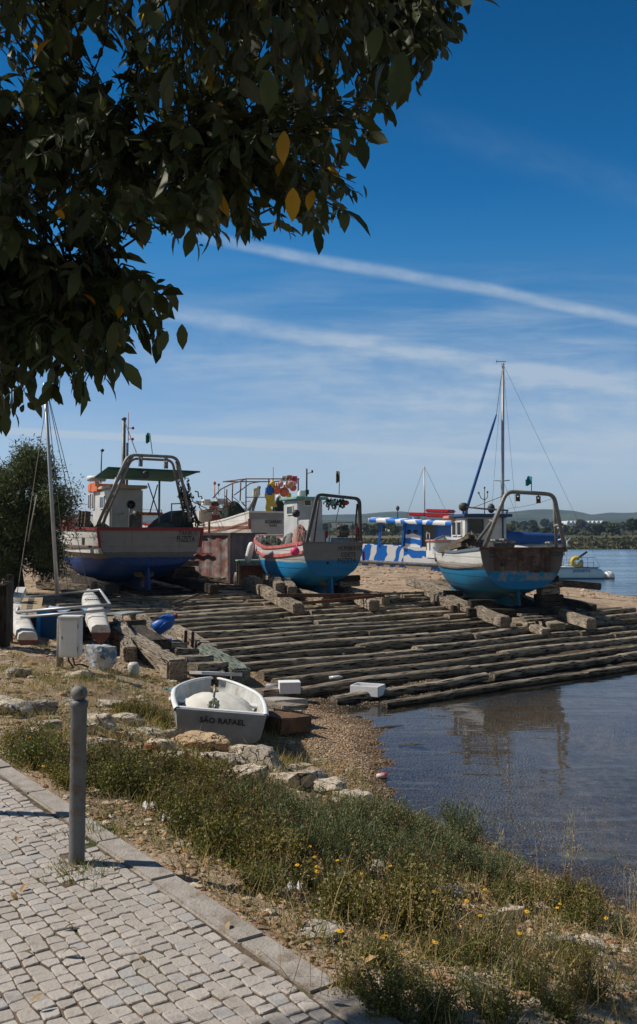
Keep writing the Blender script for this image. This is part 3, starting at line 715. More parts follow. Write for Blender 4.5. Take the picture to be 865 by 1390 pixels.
def heap(B, c, size, mat_, name='net_heap', seed=0, strands=60, parent=None):
    """a pile of netting: lumpy mound with loose loops over it"""
    rg = random.Random(seed); mb = MB(); n = 20
    rows = []
    for i in range(9):
        f = i / 8; row = []
        for k in range(n):
            a = 2 * math.pi * k / n; rr = math.sqrt(max(0, 1 - f ** 1.6)) * (1 + .18 * math.sin(3 * a + seed) + .10 * math.sin(7 * a + f * 6 + seed)) + .02
            row.append(Vector((c[0] + size[0] / 2 * rr * math.cos(a), c[1] + size[1] / 2 * rr * math.sin(a), c[2] + size[2] * f * (1 + .15 * math.sin(2 * a + seed * 2)))))
        rows.append(row[::-1])
    mb.grid(rows[::-1], closed=True)
    for _ in range(strands):
        a = rg.uniform(0, 6.28); q = rg.uniform(.2, .95); pts = []
        for k in range(6):
            a += rg.uniform(.1, .35); q = min(1, max(.1, q + rg.uniform(-.2, .2))); h_ = (1 - q ** 2) ** .6 if q < 1 else 0
            pts.append((c[0] + size[0] / 2 * q * math.cos(a) * 1.04, c[1] + size[1] / 2 * q * math.sin(a) * 1.04, c[2] + size[2] * h_ * 1.05 + .03))
        mb.tube(pts, .012, 4, False)
    return mb.build(name, mat_, parent if parent is not None else B.r)
def wire(B, pts, r=.008, name='stay', mat_=None, sag=0.0):
    pts = [Vector(p) for p in pts]
    if sag and len(pts) == 2:
        a, b = pts; pts = [a.lerp(b, i / 6) - Vector((0, 0, sag * 4 * (i / 6) * (1 - i / 6))) for i in range(7)]
    mb = MB(); mb.tube(pts, r, 5, False); return mb.build(name, mat_ or M_wire, B.r if B else None)
def fillet(pts, rad, n=5):
    out = [Vector(pts[0])]
    for i in range(1, len(pts) - 1):
        a, b, c_ = Vector(pts[i - 1]), Vector(pts[i]), Vector(pts[i + 1]); d1 = (a - b).normalized(); d2 = (c_ - b).normalized()
        p0, p2 = b + d1 * rad, b + d2 * rad
        for k in range(n + 1):
            t_ = k / n; out.append(p0.lerp(b, t_).lerp(b.lerp(p2, t_), t_))
    out.append(Vector(pts[-1])); return out
def flag(B, base, top, w_, h_, mat_, name='flag', dirx=1):
    mb = MB(); mb.tube([base, top], .012, 6); p = mb.build('flag_pole', M_dkpipe, B.r)
    mb = MB(); rows = []
    for i in range(8):
        f = i / 7; rows.append([Vector(top) + Vector((dirx * w_ * f, .10 * math.sin(f * 5) , -h_ * g_ - .12 * f * f * w_ * 3 + .03 * math.sin(f * 6 + g_ * 2))) for g_ in (0, .5, 1)])
    mb.grid(rows); mb.grid([[q + Vector((0, .004, 0)) for q in r_[::-1]] for r_ in rows]); return mb.build(name, mat_, p)

# ---------------------------------------------------------------- fishing boat 1: blue and white, red trimmed (left)
def boat_left():
    c = at(204, 803, 28.9)
    B = Boat('fishing_boat', c, 26.5, 'large blue and white fishing boat with red trim, orange visor and green awning')
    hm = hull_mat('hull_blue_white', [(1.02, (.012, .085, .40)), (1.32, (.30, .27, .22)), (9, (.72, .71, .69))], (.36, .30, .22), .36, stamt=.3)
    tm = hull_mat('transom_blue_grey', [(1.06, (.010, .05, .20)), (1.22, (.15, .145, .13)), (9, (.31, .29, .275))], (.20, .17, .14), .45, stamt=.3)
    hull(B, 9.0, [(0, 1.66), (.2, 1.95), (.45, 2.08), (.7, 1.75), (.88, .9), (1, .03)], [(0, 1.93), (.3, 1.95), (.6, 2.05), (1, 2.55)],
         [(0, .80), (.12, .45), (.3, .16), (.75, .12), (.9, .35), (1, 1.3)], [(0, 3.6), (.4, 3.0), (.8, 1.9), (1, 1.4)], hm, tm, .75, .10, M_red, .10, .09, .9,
         keel=(.9, 7.6, .14, .75), keel_mat=pm('keel_blue', (.012, .085, .38), (.02, .05, .2), 3, .6, stain=(.45, .40, .3), stamt=.25),
         rails=[(-.55, .05, .06, pm('weathered_strake', (.20, .15, .12), (.12, .09, .07), 5, .8))])
    # red corner posts of the transom
    for sx in (-1, 1):
        mb = MB(); mb.bar((sx * 1.665, -.055, 1.93), (sx * 1.59, -.055, 1.36), .075, .07); mb.build('corner_trim', M_red, B.r)
    rudder(B, .55, .05, .85, .5, pm('keel_blue', (0, 0, 0))); propeller(B, .72, .42, .34)
    for (x_, mm) in ((-1.1, 1),):
        mb = MB(); mb.box(B.PX(113, 735, -1.9) + Vector((-.0, 0, 0)), (.04, .25, .22)); mb.build('scupper', M_black, B.r)
    T = .0
    a = B.P(262, 724.5, -.03); b = B.P(262, 734, -.03)
    text_mesh('lettering', 'TANELO', .2, M_ink, B.r, B.P(255.5, 724.0, -.03), (R(90), 0, 0), .62)
    text_mesh('lettering', 'FUZETA', .26, M_ink, B.r, B.P(252.5, 732.0, -.03), (R(90), R(1), 0), .60, bold=.004)
    # wheelhouse
    yb = 2.5; pl = B.P(149, 712, yb); pr = B.P(194, 712, yb); zt = B.P(170, 663, yb).z; zb = 1.15; W_h = pr.x - pl.x; Ln = 2.5
    cx = (pl.x + pr.x) / 2
    wm = pm('wheelhouse_paint', (.62, .62, .60), (.50, .50, .48), 2, .5, .12, 20, stain=(.30, .20, .12), stamt=.33, stscale=3)
    mb = MB(); mb.bbox((cx, yb + Ln / 2, (zt + zb) / 2), (W_h, Ln, zt - zb), .05); mb.build('wheelhouse', wm, B.r)
    mb = MB(); mb.bbox((cx, yb + Ln / 2 - .1, zt + .05), (W_h + .16, Ln + .4, .11), .03); mb.build('wheelhouse_roof', pm('cream_roof', (.58, .52, .42), (.45, .40, .32), 4, .6), B.r)
    q = B.PX(124, 663, pl.x - .02)
    mb = MB(); mb.bbox((pl.x + W_h * .5, yb + Ln + .05, zt + .12), (W_h + .25, .5, .30), .03); mb.bbox((pl.x - .06, yb + Ln * .82, zt + .12), (.10, Ln * .5, .34), .02); mb.build('visor', M_orange, B.r)
    q = B.PX(139, 682, pl.x - .012); window(B, q, (.55, .40), 'x')
    for px in (121.5, 127.0):
        q = B.PX(px, 681, pl.x - .012); window(B, q, (.24, .52), 'x')
    mb = MB(); q = B.P(178, 685, yb - .012); mb.tube([q, q + Vector((0, .02, 0))], .13, 18); o = mb.build('porthole', M_glass, B.r)
    mb = MB(); mb.tube([q + Vector((.13 * math.cos(a_), -.01, .13 * math.sin(a_))) for a_ in [k * math.pi / 8 for k in range(17)]], .022, 6, False); mb.build('rim', M_dkpipe, o)
    # green awning
    P = B.P; mb = MB(); rows = []
    xa, xb = P(139, 645, 1.6).x, P(256, 650, 1.6).x; za = P(200, 645, 1.6).z
    for i in range(13):
        f = i / 12; row = []
        for j in range(8):
            g_ = j / 7; row.append(Vector((xa + (xb - xa) * f + .12 * (g_ - .5) * (1 - 2 * f), .6 + 2.6 * g_, za + .16 - .20 * g_ - .05 * math.sin(math.pi * f * 3) ** 2 * math.sin(math.pi * g_) - .04 * f)))
        rows.append(row)
    mb.grid(rows); mb.grid([[p - Vector((0, 0, .02)) for p in r_[::-1]] for r_ in rows]); rim = [rows[i][0] - Vector((0, 0, .07 + .03 * math.sin(i * 1.9))) for i in range(13)]
    mb.grid([[rows[i][0] for i in range(13)], rim]); mb.grid([rim, [rows[i][0] for i in range(13)]]); mb.build('awning', M_green, B.r)
    for px in (216.5,):
        mb = MB(); q = P(px, 652, 1.0); mb.tube([q, Vector((q.x, 1.0, 1.3))], .035); mb.build('awning_post', M_galv, B.r)
    mb = MB(); mb.tube([P(201, 656, .9), P(216, 700, .9)], .02, 6); mb.tube([P(214, 658, .9), P(203, 698, .9)], .02, 6); mb.build('brace', M_dkpipe, B.r)
    # masts and aerials
    mb = MB(); q = P(168.5, 569, 5.5); mb.tube([Vector((q.x, 5.5, 1.2)), q], [.075, .065], 10); mb.tube([q - Vector((0, 0, .02)), q + Vector((0, 0, .06))], .09, 10); mb.build('mast', pm('mast_grey', (.16, .17, .18), (.10, .11, .12), 4, .5, metal=.3), B.r)
    mb = MB(); q = P(173, 601, 5.4); mb.tube([Vector((q.x, 5.4, 1.2)), q], [.05, .045], 8); mb.build('boom', M_dkpipe, B.r)
    q0, q1 = P(173, 575, 2.0), P(185, 614, 1.0); wire(B, [P(170, 574, 5.4), q1], .018, 'stay')
    mb = MB(); mb.bar(P(174, 581, 2), P(180, 581, 2), .02); mb.ball(P(180.5, 581, 2), .05, 8); mb.bar(P(174, 596, 2), P(180, 596, 2), .02); mb.ball(P(180, 596, 2), .05, 8); mb.tube([P(174.5, 560, 2), P(174, 600, 2)], .012, 5); mb.build('aerial', M_red, B.r)
    mb = MB(); mb.tube([P(138, 612, 3.2), P(137, 656, 3.2)], .022, 6); mb.box(P(139, 611.5, 3.2), (.09, .09, .09), Matrix.Rotation(R(45), 3, 'Y')); mb.build('aerial', M_dkpipe, B.r)
    mb = MB(); mb.lathe([(.001, -.03), (.30, -.03), (.34, .05), (.30, .14), (.001, .17)], P(131, 652, 3.2), 18); mb.tube([P(131, 653, 3.2), P(131, 660, 3.2)], .05); mb.build('radar_dome', M_white2, B.r)
    mb = MB(); mb.tube([P(140, 641, 2.6), P(152, 637, 2.6), P(152, 645, 2.6)], .018, 6); mb.build('handrail', M_galv, B.r)
    # stern gantry: two splayed pairs of pipes and a cross pipe
    yl = .35
    A, Bm, Cm, D = P(137, 712, yl), P(176, 619, yl), P(239, 622, yl), P(262, 716, yl)
    mb = MB(); mb.tube(fillet([P(133, 712, .15), Bm + Vector((-.05, 0, .04)), Cm + Vector((.05, 0, .04)), P(258, 708, .15)], .26), .05, 10)
    mb.tube(fillet([P(139, 712, .5), Bm + Vector((.10, .14, -.06)), Cm + Vector((-.08, .14, -.06)), P(252, 708, .5)], .2), .042, 10)
    mb.tube([P(140, 712, 1.0), Bm + Vector((-.30, .25, -.55))], .05, 8); mb.tube([Bm + Vector((-.30, .25, -.55)), Bm + Vector((.1, 0, .0))], .05, 8)
    mb.tube([P(270, 712, 1.0), Cm + Vector((.18, .1, -.6)), Cm + Vector((.0, 0, -.1))], .045, 8)
    for t_ in (.2, .45, .7): mb.tube([A.lerp(Bm, t_), P(140, 712, 1.0).lerp(Bm + Vector((-.3, .25, -.55)), t_)], .025, 6)
    for t_ in (.2, .4, .6, .8): mb.tube([D.lerp(Cm, t_), P(270, 712, 1.0).lerp(Cm + Vector((.18, .1, -.6)), t_)], .025, 6)
    mb.build('gantry', M_galv, B.r)
    pulley(B, P(191, 619, yl), .17, M_galv); pulley(B, P(225.5, 622, yl), .17, M_galv)
    mb = MB(); mb.lathe([(.02, -.10), (.12, -.08), (.12, .08), (.02, .10)], P(197.5, 644, .6), 12, Matrix.Rotation(R(90), 3, 'X')); mb.build('lamp', M_dkpipe, B.r)
    flag(B, P(207, 616, yl), P(203.5, 588, yl), .16, .30, pm('flag_green', (.03, .25, .14), (.03, .2, .1), 3, .8), dirx=-1).name = 'flag'
    # net bundle climbing the right leg of the gantry
    rg = random.Random(5); mb = MB()
    for k in range(70):
        t_ = rg.uniform(.0, .72); q = D.lerp(Cm, t_) + Vector((rg.gauss(.12, .09), rg.gauss(.15, .12), 0)); pts = []
        for i in range(5): q = q + Vector((rg.gauss(0, .06), rg.gauss(0, .06), rg.gauss(-.05, .07))); pts.append(q.copy())
        mb.tube(pts, rg.uniform(.012, .03), 5, False)
    mb.build('net_bundle', M_net, B.r)
    mb = MB(); mb.poly([P(213, 717, 1.2), P(224, 706, 1.2), P(238, 696, 1.2), P(247, 692.5, 1.2), P(256, 697, 1.2), P(263, 714, 1.2), P(262, 718, 1.2)], 1.3, (0, 1, 0)); mb.build('covered_gear', M_tarp, B.r)
    heap(B, (P(235, 714, .6).x, .8, 1.55), (2.0, .9, .55), M_tarp, 'net_heap', 3)
    heap(B, (P(150, 712, 1.0).x - .2, 1.3, 1.3), (.9, 1.2, .75), M_net, 'net_heap', 8)
    heap(B, (-1.5, 2.6, 1.5), (.7, 2.2, .75), M_net, 'net_heap', 12)
    mb = MB(); mb.bbox(P(204, 697.5, 1.4), (.85, .3, .10), .04); mb.build('life_float', M_orange, B.r)
    mb = MB(); mb.bbox(P(183, 708, 1.0), (.35, .3, .5), .04); mb.tube([P(181, 700, .9), P(187, 700, .9)], .16, 12); mb.tube([P(176, 716, .9), P(176, 690, .9)], .02); mb.tube([P(189, 716, .9), P(189, 697, .9)], .02); mb.build('winch', M_dkpipe, B.r)
    # boards standing along the left bulwark and a rail forward
    for k, px in enumerate((107, 111, 115.5)):
        q = B.PX(px, 706, -1.75); mb = MB(); mb.bar(Vector((q.x, q.y, 1.5)), Vector((q.x + .1, q.y + .05, B.PX(px, 694, -1.75).z)), .05, .20); mb.build('side_board', M_plank, B.r)
    mb = MB(); pts = [Vector((-1.7, 4.5, 2.0)), Vector((-1.7, 4.5, 2.65)), Vector((-1.35, 6.6, 2.75)), Vector((-.6, 8.8, 2.95)), Vector((0, 9.5, 3.0))]
    mb.tube(pts, .02, 6, False); mb.tube([Vector((1.7, 4.5, 2.0)), Vector((1.7, 4.5, 2.65)), Vector((1.35, 6.6, 2.75)), Vector((.6, 8.8, 2.95)), Vector((0, 9.5, 3.0))], .02, 6, False)
    for (x_, y_) in ((1.35, 6.6), (.6, 8.8)):
        for sx in (-1, 1): mb.tube([(sx * x_, y_, 2.1), (sx * x_, y_, 2.75)], .018, 6)
    mb.build('bow_rail', M_galv, B.r)
    mb = MB(); mb.tube([P(156, 706, 5), P(156, 706, 5)+ Vector((0, .3, 0))], .14, 12); mb.build('red_float', M_red, B.r)
    mb = MB(); mb.bbox((-1.2, 5.4, 2.12), (.9, .7, .30), .04); mb.build('hatch', M_pinkred, B.r)
    mb = MB(); q = P(232, 700, .9); mb.tube([P(233, 716, .9), P(233, 683, .9)], .02); mb.tube([P(257, 716, .9), P(257, 683, .9)], .02); mb.tube([P(233, 684, .9), P(257, 683, .9)], .018); mb.build('stern_rail', M_galv, B.r)
boat_left()

# ---------------------------------------------------------------- fishing boat 2: small bright-blue boat (middle)
def boat_middle():
    c = at(452, 810, 28.3)
    B = Boat('fishing_boat', c, 23, 'small sky blue fishing boat with two red side stripes and a dark square gantry')
    blue = (.015, .27, .60)
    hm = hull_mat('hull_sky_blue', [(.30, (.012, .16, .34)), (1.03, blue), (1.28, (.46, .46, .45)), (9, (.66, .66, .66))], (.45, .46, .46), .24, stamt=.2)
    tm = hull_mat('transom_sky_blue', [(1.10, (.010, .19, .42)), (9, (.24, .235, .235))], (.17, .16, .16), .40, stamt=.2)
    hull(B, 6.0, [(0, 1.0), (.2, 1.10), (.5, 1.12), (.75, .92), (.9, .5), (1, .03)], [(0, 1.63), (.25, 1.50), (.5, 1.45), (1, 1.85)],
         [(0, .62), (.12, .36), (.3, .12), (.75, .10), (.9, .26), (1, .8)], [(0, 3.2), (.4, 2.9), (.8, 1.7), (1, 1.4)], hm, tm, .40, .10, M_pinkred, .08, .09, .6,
         keel=(.55, 5.3, .10, .6), keel_mat=pm('keel_sky_blue', (.015, .20, .42), (.012, .12, .28), 3, .6), rails=[(-.28, .06, .09, M_pinkred)], trans_cap=False)
    mb = MB(); mb.box((0, -.035, 1.635), (2.05, .09, .05)); mb.build('transom_cap', pm('grey_cap', (.22, .22, .23), (.15, .15, .15), 5, .6), B.r)
    mb = MB(); mb.box((1.015, -.05, 1.22), (.05, .05, .28)); mb.build('corner_trim', M_red, B.r)
    rudder(B, .42, .06, .92, .42, pm('keel_sky_blue', (0, 0, 0))); propeller(B, .52, .33, .24)
    P = B.P
    text_mesh('lettering', 'HUMBERTO', .2, M_ink, B.r, P(476, 744.5, -.03), (R(90), 0, 0), .80)
    text_mesh('lettering', 'ODETE', .2, M_ink, B.r, P(473, 753.2, -.03), (R(90), 0, 0), .50)
    text_mesh('lettering', 'FUZETA', .2, M_ink, B.r, P(471, 761, -.03), (R(90), 0, 0), .62)
    mb = MB(); q = P(445, 764, -.03); mb.tube([q, q + Vector((0, -.02, 0))], .04, 12); mb.build('exhaust_port', M_black, B.r)
    # bright panel on the quarter
    # wheelhouse forward
    yb = 3.1; pl, pr = P(404, 700, yb), P(438, 700, yb); zt = P(420, 678, yb).z; cx = (pl.x + pr.x) / 2; W_h = pr.x - pl.x
    wm = pm('grey_white_paint', (.56, .57, .57), (.46, .47, .47), 2, .5, .1, 20, stain=(.34, .26, .20), stamt=.25)
    mb = MB(); mb.bbox((cx, yb + .65, (zt + 1.1) / 2), (W_h, 1.3, zt - 1.1), .03); mb.build('wheelhouse', wm, B.r)
    mb = MB(); mb.bbox((cx, yb + .6, zt + .04), (W_h + .25, 1.65, .09), .02); mb.build('wheelhouse_roof', M_greenroof, B.r)
    window(B, P(417.5, 682.5, yb - .012), (.22, .20), 'y'); window(B, (pl.x - .012, yb + .65, zt - .35), (.5, .28), 'x')
    mb = MB(); mb.tube([P(416.5, 674, yb + .3), P(416.5, 636, yb + .3)], .028, 6); mb.bar(P(416.5, 643, yb + .3), P(424, 641, yb + .3), .02); mb.box(P(424, 640, yb + .3), (.05, .05, .09)); mb.box(P(417, 668, yb + .3), (.10, .10, .16)); mb.build('mast', M_black, B.r)
    mb = MB(); mb.bbox(P(410, 670, yb + .4), (.25, .22, .2), .03); mb.build('radar_box', M_white2, B.r)
    # low engine casing
    yb2 = 1.5; a, b = P(421, 735, yb2), P(444, 735, yb2); zt2 = P(430, 722, yb2).z
    mb = MB(); mb.bbox(((a.x + b.x) / 2, yb2 + .5, (zt2 + 1.2) / 2), (b.x - a.x, 1.0, zt2 - 1.2), .02); mb.bbox(((a.x + b.x) / 2 - .05, yb2 + .55, P(430, 713, yb2).z), (b.x - a.x - .1, .9, .36), .02); mb.build('engine_casing', wm, B.r)
    mb = MB(); mb.box(P(443.5, 730, yb2 - .03), (.07, .05, .45)); mb.build('casing_trim', M_red, B.r)
    # gantry
    yl = .25; mb = MB()
    mb.tube(fillet([P(416, 738, yl), P(431, 671, yl), P(488, 677, yl), P(489.5, 742, yl)], .16, 4), .065, 4)
    mb.tube([P(426, 738, yl + .7), P(433, 680, yl + .1)], .03, 6); mb.build('gantry', M_dkpipe, B.r)
    mb = MB(); rg = random.Random(2)
    mb2 = MB()
    for k in range(26):
        q = P(444 + rg.uniform(0, 24), 676 + rg.uniform(0, 3), yl); pts = [q]
        for i in range(4): q = q + Vector((rg.gauss(0, .03), rg.gauss(0, .04), -rg.uniform(.02, .09))); pts.append(q.copy())
        mb2.tube(pts, .022, 5, False)
    mb2.build('rope_bundle', M_net, B.r)
    mb = MB(); mb.ball(P(452, 683, yl), .10, 10); mb.build('float', M_greenroof, B.r)
    mb = MB(); mb.ball(P(469, 682.5, yl), .10, 10, (1.3, 1, .8)); mb.build('float', M_red, B.r)
    wire(B, [P(461, 686, yl), P(456, 708, 1.4)], .012, 'rope', M_net); wire(B, [P(485, 684, yl), P(483, 708, yl + .1), P(484, 736, yl)], .03, 'hose', M_black)
    mb = MB(); mb.bbox(P(484.5, 722, yl + .05), (.09, .09, .35), .02); mb.build('extinguisher', M_red, B.r)
    o = flag(B, P(460.5, 671, yl), P(461, 640, yl), .16, .34, pm('flag_red_green', (.06, .30, .14), (.45, .06, .06), 2.2, .8), dirx=-1)
    # stern rails / rack
    for y_ in (.5, 1.9):
        mb = MB(); mb.tube([P(447, 740, y_), P(447, 709, y_), P(479, 709, y_), P(479, 740, y_)], .016, 5, False); mb.tube([P(447, 722, y_), P(479, 722, y_)], .013, 5, False); mb.build('stern_rail', M_dkpipe, B.r)
    mb = MB(); mb.bbox(P(465, 723, 1.2), (.35, .4, .30), .05); mb.tube([P(458, 716, 1.2), P(472, 716, 1.2)], .09, 10); mb.build('winch', M_dkpipe, B.r)
    mb = MB(); mb.bbox(P(466, 733, .8), (1.0, .4, .14), .02); mb.build('fish_box', M_crate, B.r)
    # side rail with nets over it, buoys
    mb = MB(); x_ = -1.02
    for k in range(9):
        u = .22 + k * .085; y_ = 6.3 * u; xx = -smooth_ip([(0, 1.0), (.2, 1.13), (.5, 1.16), (.75, .92), (.9, .5), (1, .03)], u) + .06
        mb.tube([(xx, y_, 1.5), (xx, y_, 1.86)], .016, 5)
    mb.tube([(-smooth_ip([(0, 1.0), (.2, 1.13), (.5, 1.16), (.75, .92), (.9, .5), (1, .03)], .22 + k * .085) + .06, 6.3 * (.22 + k * .085), 1.86) for k in range(9)], .02, 5, False); mb.build('side_rail', M_galv, B.r)
    heap(B, (-.55, 3.9, 1.15), (.75, 1.9, .65), M_net, 'net_heap', 21, 60); heap(B, (-.5, 2.2, 1.1), (.7, 1.3, .75), pm('net_grey', (.22, .23, .22), (.13, .14, .14), 14, .95, .9, 50, stain=(.05, .16, .26), stamt=.3, stscale=9), 'net_heap', 22, 70)
    heap(B, (-.55, 1.3, 1.5), (.45, .8, .62), pm('net_pink', (.50, .20, .18), (.35, .30, .25), 14, .95, .9, 50), 'net_heap', 23, 40)
    mb = MB(); mb.ball(P(402, 697, 2.6), .13, 12); mb.build('black_ball', M_black, B.r)
    mb = MB(); q = B.PX(400.5, 748.5, -1.26); mb.ball(q, .14, 14); mb.tube([q, q + Vector((.1, 0, .25))], .02, 6); mb.build('buoy', M_pinkbuoy, B.r, 'bright pink ball buoy')
    mb = MB(); q = Vector((-1.16, 4.4, 1.28)); mb.lathe([(.001, -.36), (.09, -.32), (.12, -.2), (.12, .2), (.09, .32), (.02, .36)], q, 12, Matrix.Rotation(R(14), 3, 'Y')); mb.build('fender', M_white2, B.r)
boat_middle()

# ---------------------------------------------------------------- fishing boat 3: rusty transom (right)
def boat_right():
    c = at(710, 826, 25.4)
    B = Boat('fishing_boat', c, 9.5, 'blue and white fishing boat with a rusty brown transom, right on the slipway')
    teal = (.015, .20, .40)
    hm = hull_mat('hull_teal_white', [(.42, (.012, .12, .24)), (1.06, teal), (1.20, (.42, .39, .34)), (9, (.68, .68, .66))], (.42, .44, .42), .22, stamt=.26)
    m, t = newmat('transom_rust'); tcn = t.n('ShaderNodeTexCoord').outputs['Object']; sp_ = t.n('ShaderNodeSeparateXYZ', {0: tcn})
    n1 = t.noise(t.mapping(tcn, (1, 1, 1.6)), 1.6, 7, .72); n2 = t.noise(t.mapping(tcn, (5, 5, .8)), 2.0, 6, .65)
    z2 = t.m('ADD', sp_.outputs[2], t.m('MULTIPLY', t.m('SUBTRACT', n1, .5), .35))
    col = t.mix(t.ss(n2, .3, .68), (.085, .045, .028, 1), (.20, .145, .115, 1)); col = t.mix(t.ss(n1, .42, .62), col, (.06, .035, .026, 1))
    edge = t.ss(t.m('ADD', t.m('ABSOLUTE', sp_.outputs[0]), t.m('MULTIPLY', t.m('SUBTRACT', n1, .5), .8)), .75, 1.05)
    col = t.mix(t.m('MULTIPLY', edge, .75), col, (.18, .165, .15, 1))
    patch = t.mix(t.ss(t.noise(tcn, 3.2, 6, .7), .45, .6), teal + (1,), (.25, .26, .26, 1)); low = t.mix(edge, patch, (.012, .16, .34, 1))
    low = t.mix(t.m('SUBTRACT', 1.0, t.ss(z2, .72, .80)), low, (.012, .17, .37, 1))
    col = t.mix(t.m('SUBTRACT', 1.0, t.ss(z2, .98, 1.02)), col, low)
    finish(t, col, .75, 0, t.n('ShaderNodeBump', {'Strength': .4, 'Distance': .02, 'Height': n2}).outputs[0], .25)
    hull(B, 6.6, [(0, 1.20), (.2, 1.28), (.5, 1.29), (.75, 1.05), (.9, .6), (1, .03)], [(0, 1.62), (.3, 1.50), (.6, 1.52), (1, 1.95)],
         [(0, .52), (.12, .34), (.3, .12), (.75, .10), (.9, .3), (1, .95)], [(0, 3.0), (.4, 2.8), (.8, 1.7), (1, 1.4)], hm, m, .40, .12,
         pm('blue_grey_cap', (.10, .16, .24), (.15, .17, .2), 5, .6), .07, .07, .7, keel=(.75, 6.1, .12, .55), keel_mat=pm('keel_teal', (.02, .15, .25), (.015, .10, .17), 3, .6),
         rails=[(-.46, .05, .05, pm('weathered_strake', (0, 0, 0)))], trans_cap=False)
    mb = MB(); mb.box((0, -.035, 1.63), (2.46, .09, .05)); mb.build('transom_cap', M_rust, B.r)
    rudder(B, .62, .06, .62, .42, pm('keel_teal', (0, 0, 0))); propeller(B, .66, .33, .25)
    P = B.P; text_mesh('lettering', 'FUZETA', .18, M_ink, B.r, P(757.5, 752.5, -.03), (R(90), R(2), 0), .44)
    mb = MB(); rg = random.Random(4)
    for (y_, n__) in ((747.5, 4), (750.6, 4), (755.5, 5)):
        for k in range(n__): mb.box(P(665 + k * 2.3, y_, -.028), (.032, .004, .045))
    mb.build('worn_lettering', M_ink, B.r)
    mb = MB(); q = P(681.5, 766.5, -.03); mb.tube([q, q + Vector((0, -.02, 0))], .045, 12); mb.build('exhaust_port', M_black, B.r)
    # wheelhouse
    yb = 2.7; pl, pr = P(632, 735, yb), P(688, 735, yb); zt = P(650, 701.5, yb).z; W_h = pr.x - pl.x; cx = (pl.x + pr.x) / 2; zb = 1.05
    mb = MB(); mb.bbox((cx, yb + .7, (zt + zb) / 2), (W_h, 1.4, zt - zb), .03); mb.build('wheelhouse', M_white, B.r)
    M_trim = pm('navy_trim', (.03, .07, .18), (.04, .09, .2), 5, .5)
    mb = MB(); mb.bbox((cx, yb + .65, zt + .04), (W_h + .22, 1.8, .09), .02); mb.build('wheelhouse_roof', M_trim, B.r)
    mb = MB(); mb.bbox((pl.x - .05, yb + 1.25, zt - .0), (.34, .62, .10), .02); mb.build('visor', pm('salmon_paint', (.62, .27, .20), (.55, .30, .24), 4, .6), B.r)
    mb = MB(); mb.box((cx, yb - .008, zt - .72), (W_h + .012, .012, .05)); mb.box((pl.x - .008, yb + .7, zt - .72), (.012, 1.41, .05)); mb.box((pr.x - .12, yb - .01, (zt + zb) / 2), (.05, .014, zt - zb)); mb.build('trim_line', M_trim, B.r)
    window(B, P(646, 714.5, yb - .012), (.42, .40), 'y', frame=M_trim); window(B, (pl.x - .012, yb + .5, zt - .35), (.36, .42), 'x', frame=M_white); window(B, (pl.x - .012, yb + 1.0, zt - .35), (.36, .42), 'x', frame=M_white)
    mb = MB(); q = P(630.5, 688, yb); mb.tube([q, q + Vector((0, .16, 0))], .13, 14); mb.tube([q + Vector((0, .1, 0)), Vector((q.x, yb + .1, zt))], .03); mb.build('winch_wheel', M_dkpipe, B.r)
    mb = MB(); mb.tube([P(633, 688, yb), P(655, 690.5, yb), P(690, 693, yb)], .03, 6); mb.tube([P(689, 692, yb), P(687, 703, yb)], .025, 6); mb.tube([P(634, 691, yb), P(634, 701, yb)], .03, 6); mb.build('roof_rail', M_galv, B.r)
    mb = MB(); mb.tube([P(658, 662, yb + .3), P(658, 701, yb + .3)], .014, 6); mb.tube([P(650.5, 670, yb + .3), P(653, 676, yb + .3), P(658, 679, yb + .3), P(662, 675, yb + .3), P(662, 668, yb + .3)], .013, 5)
    for q in (P(658, 662, yb + .3), P(650, 669, yb + .3), P(662, 668, yb + .3)): mb.ball(q, .032, 8)
    mb.build('aerial', M_dkpipe, B.r)
    mb = MB(); mb.ball(P(667, 690, yb + .2), .10, 10, (1.2, 1, 1.5)); mb.build('searchlight', M_dkpipe, B.r)
    # gantry: bent pipe with paired legs
    yl = .3; mb = MB()
    mb.tube(fillet([P(658, 742, .1), P(688, 667, yl), P(752, 671, yl), P(768, 749, .1)], .22), .058, 10)
    mb.tube([P(643, 742, 1.6), P(672, 703, .6), P(684, 676, yl + .05)], .045, 8)
    mb.tube([P(752, 674, yl + .03), P(756, 748, .9)], .045, 8)
    mb.tube([P(671, 709, .3), P(665, 706, .9)], .03, 6); mb.tube([P(764, 712, .3), P(753, 714, .6)], .05, 6)
    mb.build('gantry', M_galv, B.r)
    pulley(B, P(703, 671, yl), .10, M_rust); pulley(B, P(731, 673.5, yl), .10, M_rust)
    flag(B, P(721.5, 668, yl), P(722, 647, yl), .22, .22, pm('flag_teal', (.02, .25, .28), (.03, .32, .30), 3, .8), dirx=-1)
    wire(B, [P(686, 672, yl), P(640, 690, yb)], .010, 'stay'); wire(B, [P(752, 676, yl), P(690, 690, 2)], .006, 'stay', sag=.05)
    heap(B, (-.75, 2.0, 1.15), (.8, 1.4, .85), pm('net_brown', (.16, .13, .10), (.09, .08, .07), 14, .95, .9, 50), 'net_heap', 31)
    mb = MB(); q = B.P(630, 733, 2.0); mb.bar((-1.15, 3.6, 1.55), (-.95, 1.4, 1.95), .20, .10); mb.bar((-1.3, 3.3, 1.50), (-1.1, 1.7, 1.72), .14, .12); mb.build('stowed_boards', M_plank, B.r)
    mb = MB()
    for (x_, y_) in ((-1.25, 4.6), (-1.15, 5.3), (-.9, 6.1)): mb.tube([(x_, y_, 1.5), (x_, y_, 2.05)], .02, 6)
